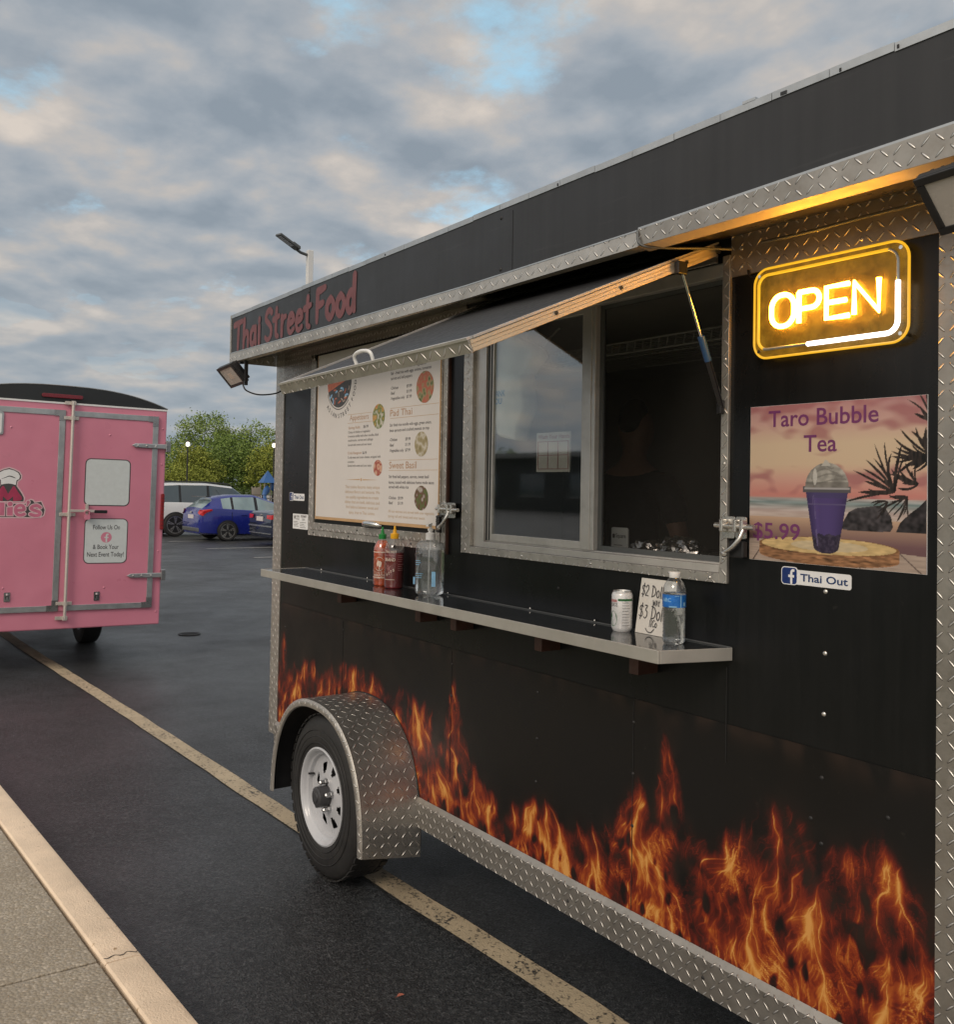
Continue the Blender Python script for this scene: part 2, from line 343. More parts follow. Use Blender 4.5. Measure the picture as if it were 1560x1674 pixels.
for i, cs in enumerate([((.05, .10, .02), (.28, .24, .12), (.42, .09, .05), (.10, .08, .03)), ((.50, .30, .09), (.10, .16, .03), (.55, .50, .42), (.34, .05, .04)),
                        ((.40, .06, .03), (.60, .40, .28), (.30, .03, .02), (.50, .22, .12)), ((.24, .20, .09), (.33, .27, .15), (.52, .48, .40), (.16, .10, .05)),
                        ((.42, .40, .36), (.13, .05, .03), (.10, .14, .04), (.34, .20, .10))]):
    t = NT('food_photo_print'); v = t.add('ShaderNodeTexVoronoi'); v.inputs['Scale'].default_value = 34; t.l.new(t.tc(), v.inputs['Vector'])
    n_ = t.noise(14, 5, .6)
    cc = t.ramp(t.math('ADD', t.math('MULTIPLY', n_, .7), t.math('MULTIPLY', v.outputs['Distance'], .5)), [(.25, cs[3]), (.42, cs[0]), (.56, cs[1]), (.70, cs[2]), (.85, cs[1])])
    t.set(col=cc, rough=.45); M_['food%d' % i] = t.m
def thin_clear(name, tint, refl=.10, diff=.0, dcol=(.5, .5, .5), rough=.03):
    t = NT(name); t.n.remove(t.b)
    tr = t.add('ShaderNodeBsdfTransparent'); tr.inputs[0].default_value = (*tint, 1)
    gl = t.add('ShaderNodeBsdfGlossy'); gl.inputs['Roughness'].default_value = rough; gl.inputs[0].default_value = (1, 1, 1, 1)
    lw = t.add('ShaderNodeLayerWeight'); lw.inputs[0].default_value = .5
    sch = t.math('ADD', .04, t.math('MULTIPLY', t.math('POWER', lw.outputs['Facing'], 5.0), .96))
    ms = t.add('ShaderNodeMixShader'); t.l.new(t.math('ADD', t.math('MULTIPLY', sch, 1.7), refl, clamp=True), ms.inputs[0])
    t.l.new(tr.outputs[0], ms.inputs[1]); t.l.new(gl.outputs[0], ms.inputs[2]); o = ms.outputs[0]
    if diff:
        df = t.add('ShaderNodeBsdfDiffuse'); df.inputs[0].default_value = (*dcol, 1)
        m2 = t.add('ShaderNodeMixShader'); m2.inputs[0].default_value = diff
        t.l.new(o, m2.inputs[1]); t.l.new(df.outputs[0], m2.inputs[2]); o = m2.outputs[0]
    t.l.new(o, t.out.inputs[0]); return t.m
M_['glass'] = thin_clear('sash_glass', (.95, .96, .95), .075)
M_['screen'] = thin_clear('insect_screen', (.74, .72, .70), -.12, .26, (.060, .057, .052), .3)
M_['clear'] = thin_clear('clear_plastic', (.88, .90, .91), .02, .07, (.55, .57, .58))
M_['clear_thin'] = thin_clear('clear_squeeze_bottle', (.95, .94, .93), .0, .015, (.55, .5, .48))
t = NT('acrylic_sheet'); t.n.remove(t.b)
tr = t.add('ShaderNodeBsdfTransparent'); tr.inputs[0].default_value = (.75, .72, .62, 1)
gl = t.add('ShaderNodeBsdfGlossy'); gl.inputs['Roughness'].default_value = .25
df = t.add('ShaderNodeBsdfTranslucent'); df.inputs[0].default_value = (.85, .58, .16, 1); d2 = t.add('ShaderNodeBsdfDiffuse'); d2.inputs[0].default_value = (.80, .54, .14, 1)
m1 = t.add('ShaderNodeMixShader'); m1.inputs[0].default_value = .5; t.l.new(df.outputs[0], m1.inputs[1]); t.l.new(d2.outputs[0], m1.inputs[2])
m2 = t.add('ShaderNodeMixShader'); t.l.new(t.mapr(t.noise(70, 6, .7), 0.4, .75, .035, .085), m2.inputs[0]); t.l.new(tr.outputs[0], m2.inputs[1]); t.l.new(m1.outputs[0], m2.inputs[2])
m3 = t.add('ShaderNodeMixShader'); m3.inputs[0].default_value = .012; t.l.new(m2.outputs[0], m3.inputs[1]); t.l.new(gl.outputs[0], m3.inputs[2])
em_ = t.add('ShaderNodeEmission'); em_.inputs[0].default_value = (1.0, .50, .045, 1); t.l.new(t.mapr(t.noise(26, 7, .7), .35, .70, .045, .16), em_.inputs[1])
ad_ = t.add('ShaderNodeAddShader'); t.l.new(m3.outputs[0], ad_.inputs[0]); t.l.new(em_.outputs[0], ad_.inputs[1])
t.l.new(ad_.outputs[0], t.out.inputs[0]); M_['acrylic'] = t.m
t = NT('water'); t.set(col=(.95, .97, .98), rough=.03, trans=1., ior=1.30, normal=t.bump(t.noise(60, 2), .25, .004)); M_['water'] = t.m
M_['neon_amber'] = emis('neon_amber', (1.0, .42, .032), 58.0)
M_['neon_rim'] = emis('neon_rim_amber', (1.0, .50, .012), .95)
M_['neon_white'] = emis('neon_white', (1.0, .93, .88), 4.0)
M_['lamp_glow'] = emis('lamp_glow', (1.0, .88, .72), 2.2)
t = NT('leaves'); gi = t.add('ShaderNodeNewGeometry')
def leaves(name, a, b, c):
    t = NT(name); gi = t.add('ShaderNodeNewGeometry'); cl = t.noise(.55, 3)
    f = t.math('ADD', t.math('MULTIPLY', gi.outputs['Random Per Island'], .34), t.math('MULTIPLY', cl, .72))
    t.set(col=t.ramp(f, [(.2, a), (.5, b), (.85, c)]), rough=.7, spec=.2); return t.m
M_['leaf_mid'] = leaves('leaves_mid', (.10, .150, .035), (.18, .25, .060), (.26, .33, .095))
M_['leaf_yel'] = leaves('leaves_yellow', (.12, .150, .026), (.23, .26, .045), (.34, .36, .075))
M_['leaf_drk'] = leaves('leaves_dark', (.085, .135, .030), (.15, .22, .052), (.21, .28, .075))

# ------------------------------------------------------------------ mesh helpers
ROOT = {}
SPLIT = {'awning_side_trim', 'bolt_guide', 'corner_bracket', 'door_gap', 'door_handle', 'fascia_joint', 'hinge_bolt', 'label_print', 'ledge_bracket', 'lens_rib', 'menu_heading', 'menu_paragraph', 'menu_text', 'menu_rule', 'panel_seam', 'post', 'poster_lettering', 'roof_rail', 'sealant_spot', 'sticker_lettering', 'window_pillar', 'border_tube'}
def cross_uv(me):
    uv = me.uv_layers.new(name='UVMap').data
    vs_ = me.vertices
    for p in me.polygons:
        n = p.normal; a = (abs(n.x), abs(n.y), abs(n.z)); k = a.index(max(a))
        for li in p.loop_indices:
            co = vs_[me.loops[li].vertex_index].co
            uv[li].uv = ((co.y, co.z), (co.x, co.z), (co.x, co.y))[k]
class MB:
    def __init__(s): s.v = []; s.f = []; s.mi = []; s.uv = None; s.yk = 0
    def add(s, vs_, fs, m=0):
        o = len(s.v); s.v += [tuple(q) for q in vs_]; s.f += [tuple(i+o for i in f) for f in fs]; s.mi += [m]*len(fs); return s
    def box(s, a, b, m=0):
        x0, y0, z0 = a; x1, y1, z1 = b
        return s.add([(x0,y0,z0),(x1,y0,z0),(x1,y1,z0),(x0,y1,z0),(x0,y0,z1),(x1,y0,z1),(x1,y1,z1),(x0,y1,z1)],
                     [(0,3,2,1),(4,5,6,7),(0,1,5,4),(1,2,6,5),(2,3,7,6),(3,0,4,7)], m)
    def prism(s, poly, y0, y1, m=0):          # polygon in XZ (counter-clockwise seen from -Y), extruded along Y
        n = len(poly)
        vs_ = [(x, y0, z) for x, z in poly]+[(x, y1, z) for x, z in poly]
        fs = [tuple(range(n)), tuple(range(2*n-1, n-1, -1))]+[(i, i+n, (i+1) % n+n, (i+1) % n) for i in range(n)]
        return s.add(vs_, fs, m)
    def prism_axis(s, poly, a, b, axis, m=0): # polygon (p,q) extruded along axis 0/2
        n = len(poly)
        mk = (lambda p, q, t: (t, p, q)) if axis == 0 else (lambda p, q, t: (p, q, t))
        vs_ = [mk(p, q, a) for p, q in poly]+[mk(p, q, b) for p, q in poly]
        fs = [tuple(range(n-1, -1, -1)), tuple(range(n, 2*n))]+[(i, (i+1) % n, (i+1) % n+n, i+n) for i in range(n)]
        return s.add(vs_, fs, m)
    def cyl(s, p0, p1, r0, r1=None, n=16, cap=True, m=0):
        r1 = r0 if r1 is None else r1
        p0 = Vector(p0); p1 = Vector(p1); d = (p1-p0).normalized(); a = d.orthogonal().normalized(); b = d.cross(a)
        vs_ = []
        for p, r in ((p0, r0), (p1, r1)):
            for i in range(n):
                t = 2*math.pi*i/n; vs_.append(p+r*(a*math.cos(t)+b*math.sin(t)))
        fs = [(i, (i+1) % n, (i+1) % n+n, i+n) for i in range(n)]
        if cap: fs += [tuple(range(n-1, -1, -1)), tuple(range(n, 2*n))]
        return s.add(vs_, fs, m)
    def tube(s, pts, r, n=8, m=0, closed=False):
        pts = [Vector(p) for p in pts]; k = len(pts); vs_ = []; prev = None
        for i, p in enumerate(pts):
            q = pts[(i+1) % k] if (closed or i < k-1) else pts[i]; o = pts[i-1] if (closed or i > 0) else pts[i]
            d = (q-o).normalized()
            a = d.orthogonal().normalized() if prev is None else (prev-d*prev.dot(d)).normalized()
            prev = a; b = d.cross(a); rr = r[i] if isinstance(r, (list, tuple)) else r
            for j in range(n):
                t = 2*math.pi*j/n; vs_.append(p+rr*(a*math.cos(t)+b*math.sin(t)))
        fs = []
        for i in range(k if closed else k-1):
            i2 = (i+1) % k
            fs += [(i*n+j, i*n+(j+1) % n, i2*n+(j+1) % n, i2*n+j) for j in range(n)]
        if not closed: fs += [tuple(range(n-1, -1, -1)), tuple(range((k-1)*n, k*n))]
        return s.add(vs_, fs, m)
    def lathe(s, prof, c, n=40, axis='z', m=0, a0=0., a1=2*math.pi, cap=False):
        """prof: (radius, height) pairs revolved round the axis through c"""
        full = abs(a1-a0-2*math.pi) < 1e-6; k = n if full else n+1; vs_ = []
        for r, h in prof:
            for i in range(k):
                t = a0+(a1-a0)*i/n
                if axis == 'z': vs_.append((c[0]+r*math.cos(t), c[1]+r*math.sin(t), c[2]+h))
                else: vs_.append((c[0]+r*math.cos(t), c[1]+h, c[2]+r*math.sin(t)))
        fs = []
        for j in range(len(prof)-1):
            for i in range(n):
                i2 = (i+1) % k
                fs.append((j*k+i, j*k+i2, (j+1)*k+i2, (j+1)*k+i))
        if cap and full: fs += [tuple(range(k-1, -1, -1)), tuple(range((len(prof)-1)*k, len(prof)*k))]
        return s.add(vs_, fs, m)
    def ribbon(s, pts, wd, y, m=0, cap=True, yg=0.):   # flat stroke in the XZ plane at depth y
        pts = [Vector(p) for p in pts]; n = len(pts); L = []; Rr = []; dirs = []
        for i in range(n):
            d = pts[min(i+1, n-1)]-pts[max(i-1, 0)]
            d = d.normalized() if d.length > 1e-9 else Vector((1, 0)); dirs.append(d)
            w_ = (wd[i] if isinstance(wd, (list, tuple)) else wd)/2
            nn = Vector((-d.y, d.x)); L.append(pts[i]+nn*w_); Rr.append(pts[i]-nn*w_)
        vs_ = [(p.x, y-yg*i, p.y) for i, p in enumerate(L)]+[(p.x, y-yg*i, p.y) for i, p in enumerate(Rr)]
        fs = [(i, i+n, i+1+n, i+1) for i in range(n-1)]
        if cap:
            for i, sg in ((0, -1), (n-1, 1)):
                w_ = (wd[i] if isinstance(wd, (list, tuple)) else wd)/2; d = dirs[i]*sg; nn = Vector((-d.y, d.x)); b0 = len(vs_)
                fan = []
                for q in range(7):
                    t = math.pi*q/6; v = pts[i]+nn*w_*math.cos(t)+d*w_*math.sin(t); fan.append(len(vs_)); vs_.append((v.x, y-yg*i, v.y))
                fs.append(tuple(fan))
        return s.add(vs_, fs, m)
    def disc(s, cx, cz, rx, rz, y, n=28, m=0):
        return s.add([(cx+rx*math.cos(2*math.pi*i/n), y, cz+rz*math.sin(2*math.pi*i/n)) for i in range(n)], [tuple(range(n))], m)
    def rrect(s, x0, z0, x1, z1, r, y0, y1=None, m=0, k=6):
        poly = rr_poly(x0, z0, x1, z1, r, k)
        if y1 is None: return s.add([(x, y0, z) for x, z in poly], [tuple(range(len(poly)))], m)
        return s.prism(poly, y0, y1, m)
    def text(s, txt, x, z, h, y, width=None, align='L', bold=0., m=0, maxw=None, rot=0.):
        vs_, fs, w0, hc = text_geo(txt, bold)
        sz = h/hc; sx = (width/w0) if width else sz
        if maxw and w0*sx > maxw: sx = maxw/w0
        ox = {'L': 0, 'C': -w0*sx/2, 'R': -w0*sx}[align]; ca, sa = math.cos(rot), math.sin(rot)
        out = []
        for a, b in vs_:
            p, q = a*sx+ox, b*sz
            out.append((x+p*ca-q*sa, y, z+p*sa+q*ca))
        return s.add(out, fs, m)
    def pieces(s):
        """far-apart pieces of this mesh as meshes of their own"""
        p = list(range(len(s.v)))
        def fd(i):
            while p[i] != i: p[i] = p[p[i]]; i = p[i]
            return i
        for f in s.f:
            a = fd(f[0])
            for q in f[1:]:
                b = fd(q)
                if a != b: p[b] = a
        isl = {}
        for i in range(len(s.v)): isl.setdefault(fd(i), []).append(i)
        K = list(isl); B = []
        for k in K:
            P = np.array([s.v[i] for i in isl[k]]); B.append((P.min(0), P.max(0)))
        lo = np.array([b[0] for b in B]); hi = np.array([b[1] for b in B]); sz_ = (hi-lo).max(1); g = list(range(len(K)))
        def gd(i):
            while g[i] != i: g[i] = g[g[i]]; i = g[i]
            return i
        for i in range(len(K)):
            gap = np.maximum(0, np.maximum(lo[i]-hi, lo-hi[i])); near = np.sqrt((gap**2).sum(1)) <= np.maximum(.02, .5*np.maximum(sz_[i], sz_))
            for j in np.nonzero(near)[0]:
                a, b = gd(i), gd(int(j))
                if a != b: g[max(a, b)] = min(a, b)
        grp = {}
        for i, k in enumerate(K): grp.setdefault(gd(i), []).extend(isl[k])
        out = []; own = {}
        for q, vs_ in grp.items():
            for v in vs_: own[v] = q
        for q, vs_ in sorted(grp.items()):
            vs_ = sorted(vs_); mp = {v: i for i, v in enumerate(vs_)}; m = MB(); m.v = [s.v[v] for v in vs_]
            for f, mi in zip(s.f, s.mi):
                if own[f[0]] == q: m.f.append(tuple(mp[v] for v in f)); m.mi.append(mi)
            out.append(m)
        return out
    def build(s, name, mat, parent=None, smooth=None, bevel=0., loc=None, fixn=True, segs=2):
        if name in SPLIT and s.uv is None:
            L = s.pieces()
            if len(L) > 1: return [m.build(name, mat, parent, smooth, bevel, loc, fixn, segs) for m in L][0]
        me = bpy.data.meshes.new(name)
        o = ROOT.get(parent.name, Vector((0, 0, 0))) if parent else (Vector(loc) if loc else Vector((0, 0, 0)))
        me.from_pydata([(v[0]-o.x, v[1]-o.y, v[2]-o.z) for v in s.v], [], s.f)
        for q in (mat if isinstance(mat, (list, tuple)) else [mat]): me.materials.append(M_[q] if isinstance(q, str) else q)
        me.polygons.foreach_set('material_index', s.mi)
        if bevel or fixn:
            bm = bmesh.new(); bm.from_mesh(me)
            if fixn: bmesh.ops.recalc_face_normals(bm, faces=bm.faces)
            if bevel:
                ed = [e for e in bm.edges if len(e.link_faces) == 2 and e.calc_face_angle(0) > .6]
                bmesh.ops.bevel(bm, geom=ed, offset=bevel, segments=segs, profile=.5, affect='EDGES', clamp_overlap=True)
            bm.to_mesh(me); bm.free()
        me.update()
        if s.uv is None: cross_uv(me)
        else:
            uv = me.uv_layers.new(name='UVMap').data
            for l in me.loops: uv[l.index].uv = s.uv[l.vertex_index]
        if smooth is not None:
            me.shade_smooth() if hasattr(me, 'shade_smooth') else None
            me.set_sharp_from_angle(angle=smooth)
        ob = bpy.data.objects.new(name, me); col.objects.link(ob)
        if parent: ob.parent = parent; ROOT[ob.name] = o
        else: ob.location = o; ROOT[ob.name] = o
        return ob
def rr_poly(x0, z0, x1, z1, r, k=6):
    out = []
    for cx, cz, a in ((x1-r, z0+r, -90), (x1-r, z1-r, 0), (x0+r, z1-r, 90), (x0+r, z0+r, 180)):
        for i in range(k+1):
            t = R(a+90*i/k); out.append((cx+r*math.cos(t), cz+r*math.sin(t)))
    return out
def sm(pts, n=8, closed=False):               # Catmull-Rom through points
    P = [Vector(p) for p in pts]; k = len(P); out = []
    for i in range(k if closed else k-1):
        g = (lambda j: P[j % k]) if closed else (lambda j: P[max(0, min(k-1, j))])
        a, b, c, d = g(i-1), g(i), g(i+1), g(i+2)
        for q in range(n):
            t = q/n; out.append(.5*((2*b)+(c-a)*t+(2*a-5*b+4*c-d)*t*t+(3*b-a-3*c+d)*t**3))
    if not closed: out.append(P[-1])
    return out
_tg = {}
def text_geo(txt, bold=0.):
    key = (txt, bold)
    if key in _tg: return _tg[key]
    cu = bpy.data.curves.new('lettering', 'FONT'); cu.body = txt; cu.size = 1; cu.resolution_u = 3; cu.fill_mode = 'FRONT'; cu.offset = bold
    ob = bpy.data.objects.new('lettering', cu); col.objects.link(ob)
    dg = bpy.context.evaluated_depsgraph_get(); dg.update()
    me = bpy.data.meshes.new_from_object(ob.evaluated_get(dg))
    vs_ = [(v.co.x, v.co.y) for v in me.vertices]; fs = [tuple(p.vertices) for p in me.polygons]
    bpy.data.objects.remove(ob); bpy.data.curves.remove(cu); bpy.data.meshes.remove(me)
    xs = [v[0] for v in vs_]; x0 = min(xs); vs_ = [(a-x0, b) for a, b in vs_]
    r = (vs_, fs, max(xs)-x0, .70); _tg[key] = r; return r
def tag(o, label=None, cat=None, group=None, kind=None):
    if label: o['label'] = label
    if cat: o['category'] = cat
    if group: o['group'] = group
    if kind: o['kind'] = kind
    return o
def thing(name, label, cat, loc, rot=(0, 0, 0), group=None, local=False):
    o = bpy.data.objects.new(name, None); col.objects.link(o); o.location = loc; o.rotation_euler = rot
    o.empty_display_size = .1
    ROOT[o.name] = Vector((0, 0, 0)) if local else Vector(loc)
    return tag(o, label, cat, group)
def hide_nothing(): pass
def attr_grid(name, mat, xs, zs, rgb, y, parent):
    """flat printed sheet: a fine grid in the XZ plane with a colour per vertex"""
    W_, H_ = len(xs), len(zs); X, Z = np.meshgrid(xs, zs); off = ROOT[parent.name] if parent else Vector((0, 0, 0))
    co = np.stack([X-off.x, np.full_like(X, y-off.y), Z-off.z], -1).reshape(-1, 3).astype(np.float32)
    i, j = np.meshgrid(np.arange(W_-1), np.arange(H_-1)); a = (j*W_+i).reshape(-1)
    q = np.stack([a, a+1, a+1+W_, a+W_], -1).astype(np.int32)
    me = bpy.data.meshes.new(name); me.vertices.add(len(co)); me.vertices.foreach_set('co', co.reshape(-1))
    me.loops.add(q.size); me.loops.foreach_set('vertex_index', q.reshape(-1))
    me.polygons.add(len(q)); me.polygons.foreach_set('loop_start', np.arange(0, q.size, 4, dtype=np.int32))
    me.update(calc_edges=True)
    at = me.color_attributes.new('print_colour', 'FLOAT_COLOR', 'POINT')
    at.data.foreach_set('color', np.concatenate([rgb.reshape(-1, 3), np.ones((len(co), 1))], 1).astype(np.float32).reshape(-1))
    me.materials.append(M_[mat]); me.update(); me.validate()
    ob = bpy.data.objects.new(name, me); col.objects.link(ob)
    if parent: ob.parent = parent; ROOT[ob.name] = off
    return ob
def frame4(mb, x0, z0, x1, z1, w_, y0, y1, m=0, top=True):
    """mitred rectangular frame"""
    o = [(x0, z0), (x1, z0), (x1, z1), (x0, z1)]; i = [(x0+w_, z0+w_), (x1-w_, z0+w_), (x1-w_, z1-w_), (x0+w_, z1-w_)]
    for k in range(4):
        if k == 2 and not top: continue
        a, b = o[k], o[(k+1) % 4]; c, d = i[(k+1) % 4], i[k]
        mb.prism([a, b, c, d], y0, y1, m)
    return mb

# ------------------------------------------------------------------ the ground
def plane(name, poly, z, mat, kind='structure'):
    m = MB(); m.add([(x, y, z+GZ) for x, y in poly], [tuple(range(len(poly)))])
    return tag(m.build(name, mat, fixn=False), kind=kind)
GZ = -.045
cv = lambda x: -1.1446+.0521*(x+2.890)        # road edge of the kerb
ci = lambda x: -1.2865+.052*(x+2.961)        # walk edge of the kerb
plane('lawn', [(-900, -600), (600, -600), (600, 900), (-900, 900)], -.03, 'grass')
plane('asphalt', [(-62, -45), (60, -45), (60, 70), (-62, 70)], 0, 'asphalt')
plane('far_road', [(-140, 5), (-66, 5), (-66, 90), (-140, 90)], -.015, 'concrete')
m = MB(); xs_ = [-30+.4*i for i in range(101)]
def strip(name, mat, up, lo, z, x0, x1, step=.25):
    n = int((x1-x0)/step); rn = random.Random(3)
    X = [x0+(x1-x0)*i/n for i in range(n+1)]
    vs_ = [(x, up(x)+rn.uniform(-.004, .004), z+GZ) for x in X]+[(x, lo(x)+rn.uniform(-.004, .004), z+GZ) for x in X]
    m = MB(); m.add(vs_, [(i, i+1, i+n+2, i+n+1) for i in range(n)])
    return tag(m.build(name, mat, fixn=False), kind='structure')
ly = lambda x: np.interp(x, [-26, -11.2, -7.6, -6.0, -4.87, -3.84, -2.67, -2.36, 4], [-.64, -.28, -.108, -.043, -.005, .035, .102, .107, .16])
strip('painted_line', 'line', lambda x: float(ly(x)), lambda x: float(ly(x))-.115+.006*(x+3)*.0, .004, -24, 3)
for x0 in (-28.4, -25.05, -31.7, -21.7):
    plane('painted_line', [(x0, 6.4), (x0+.1, 6.4), (x0+.1, 11.6), (x0, 11.6)], .004, 'white_line')
# kerb: several cast lengths, rounded road edge
m = MB(); Xk = [-30, -18, -9, -3.395, 3.0, 14]
for a, b in zip(Xk[:-1], Xk[1:]):
    g = .003
    n = max(2, int((b-a)/.5)); pr = []
    X = [a+g+(b-a-2*g)*i/n for i in range(n+1)]
    prof = lambda x: [(ci(x)+.004, -.01), (ci(x)+.004, .122), (ci(x)+.011, .129), (cv(x)-.030, .130), (cv(x)-.012, .124), (cv(x)-.003, .108), (cv(x)+.006, -.01)]
    vs_ = []; k = 7
    for x in X: vs_ += [(x, y, z+GZ) for y, z in prof(x)]
    fs = [(i*k+j, (i+1)*k+j, (i+1)*k+j+1, i*k+j+1) for i in range(n) for j in range(k-1)]+[tuple(range(k)), tuple(range(n*k+k-1, n*k-1, -1))]
    m.add(vs_, fs)
kerb = tag(m.build('kerb', 'curb', smooth=R(35)), kind='structure')
m = MB(); m.ribbon([(0, 0)], .01, 0) if False else None
cp = [(-3.43+.02*math.sin(i*1.9)+.014*math.sin(i*4.3), ci(-3.4)+.008+i*.0133) for i in range(10)]
vs_ = []
for i, (x, y) in enumerate(cp): wd = .0016+.0014*abs(math.sin(i*2.1)); vs_ += [(x-wd, y, .1312+GZ), (x+wd, y, .1312+GZ)]
m.add(vs_, [(2*i, 2*i+1, 2*i+3, 2*i+2) for i in range(9)]); m.build('crack', 'dark_steel', kerb, fixn=False)
# walk slabs
m = MB(); J = [-30, -23.3, -14.3, -9.2, -5.3, -3.43, -1.5, .4, 2.3, 6, 14]
for a, b in zip(J[:-1], J[1:]):
    g = .006; t_ = .05
    P = [(a+g, ci(a)-.010), (b-g, ci(b)-.010), (b-g-.02, ci(b)-1.9), (a+g-.02, ci(a)-1.9)]
    m.prism_axis([(x, y) for x, y in P], .02+GZ, .126+GZ, 2)
tag(m.build('sidewalk', 'aggregate', bevel=.004), kind='structure')
plane('sidewalk_bed', [(-30, ci(-30)+.02), (14, ci(14)+.02), (14, ci(14)-1.9), (-30, ci(-30)-1.9)], .095, 'dark_steel')
plane('verge', [(-30, ci(-30)-1.9), (14, ci(14)-1.9), (60, -5), (60, -14), (-62, -14), (-62, -8)], .118, 'grass')

# ------------------------------------------------------------------ the black food trailer
T = thing('food_trailer', 'black food trailer with flame graphics, tread-plate trim and an open service awning', 'food trailer', (-3.12, 1.05, GZ))
XL, XR, YB, ZT = -5.14, -1.10, 2.12, 2.42
m = MB(); w0 = .045
WX0, WX1, WZ0, WZ1 = -3.145, -1.862, 1.484, 2.385
m.box((XL, 0, .37), (WX0, w0, ZT)); m.box((WX1, 0, .37), (XR, w0, ZT)); m.box((WX0, 0, .37), (WX1, w0, WZ0)); m.box((WX0, 0, WZ1), (WX1, w0, ZT))
m.build('side_wall', 'black', T)
m = MB(); m.box((XL, w0, .37), (XL+.045, YB, ZT)); rear = m.build('rear_wall', 'black', T)
m = MB(); m.box((XR-.045, w0, .37), (XR, YB, ZT)); m.build('front_wall', 'black', T)
m = MB(); m.box((XL+.045, YB-.045, .37), (XR-.045, YB, ZT)); m.build('back_wall', 'wall_in', T)
m = MB(); m.box((XL+.045, w0, .37), (XR-.045, YB-.045, .44)); m.build('floor', 'dark_steel', T)
m = MB(); m.box((XL+.045, w0, .44), (XL+.06, YB-.045, ZT)); m.box((XR-.06, w0, .44), (XR-.045, YB-.045, ZT)); m.box((XL+.061, w0, ZT-.02), (XR-.061, YB-.046, ZT-.003)); m.build('wall_lining', 'wall_in', T)
m = MB(); m.box((XL, 0, ZT), (XR, YB, 2.62)); m.build('roof', 'roof_black', T, bevel=.01)
# chassis seen as darkness below the floor
m = MB()
for y in (.25, 1.85): m.box((XL+.1, y-.03, .25), (XR+1.2, y+.03, .368))
for x in (-4.6, -3.95, -3.2, -2.5, -1.7): m.box((x-.03, .282, .26), (x+.03, 1.818, .36))
m.build('chassis', 'dark_steel', T)
for x0, x1, y0, y1, z0_ in ((-2.62, -1.55, .30, .95, .115), (-3.35, -2.72, .75, 1.75, .13), (-4.95, -4.55, .35, 1.75, .17), (-2.5, -1.3, 1.2, 1.8, .10)):  # first box is the tank, the others are added to block light
    m = MB(); m.box((x0, y0, z0_), (x1, y1, .2495)); m.build('tank_light_block', 'dark_steel', T, bevel=.02)
m = MB(); m.cyl((-3.95, -.03, .318), (-3.95, 2.15, .318), .03); m.build('axle', 'dark_steel', T)

# flame wrap: a printed vinyl sheet with a colour for every point of a fine grid
FL=[(-5.03,.80),(-4.97,.98),(-4.90,.72),(-4.838,.745),(-4.641,.80),(-4.532,.794),(-4.40,.83),(-4.275,.86),(-4.061,.86),(-3.91,.85),(-3.764,.80),(-3.657,.84),(-3.55,.80),(-3.499,.80),(-3.30,.79),(-3.244,1.0),(-3.20,.79),(-3.127,.76),(-3.08,.62),(-2.996,.56),(-2.876,.53),(-2.73,.60),(-2.626,.61),(-2.52,.55),(-2.477,.59),(-2.37,.58),(-2.30,.68),(-2.19,.83),(-2.13,.70),(-2.085,.99),(-2.03,.93),(-1.98,.72),(-1.90,.70),(-1.811,.80),(-1.748,.84),(-1.627,.90),(-1.588,.87),(-1.532,.80),(-1.426,.84),(-1.36,.88),(-1.312,.83),(-1.266,.79),(-1.21,.84)]
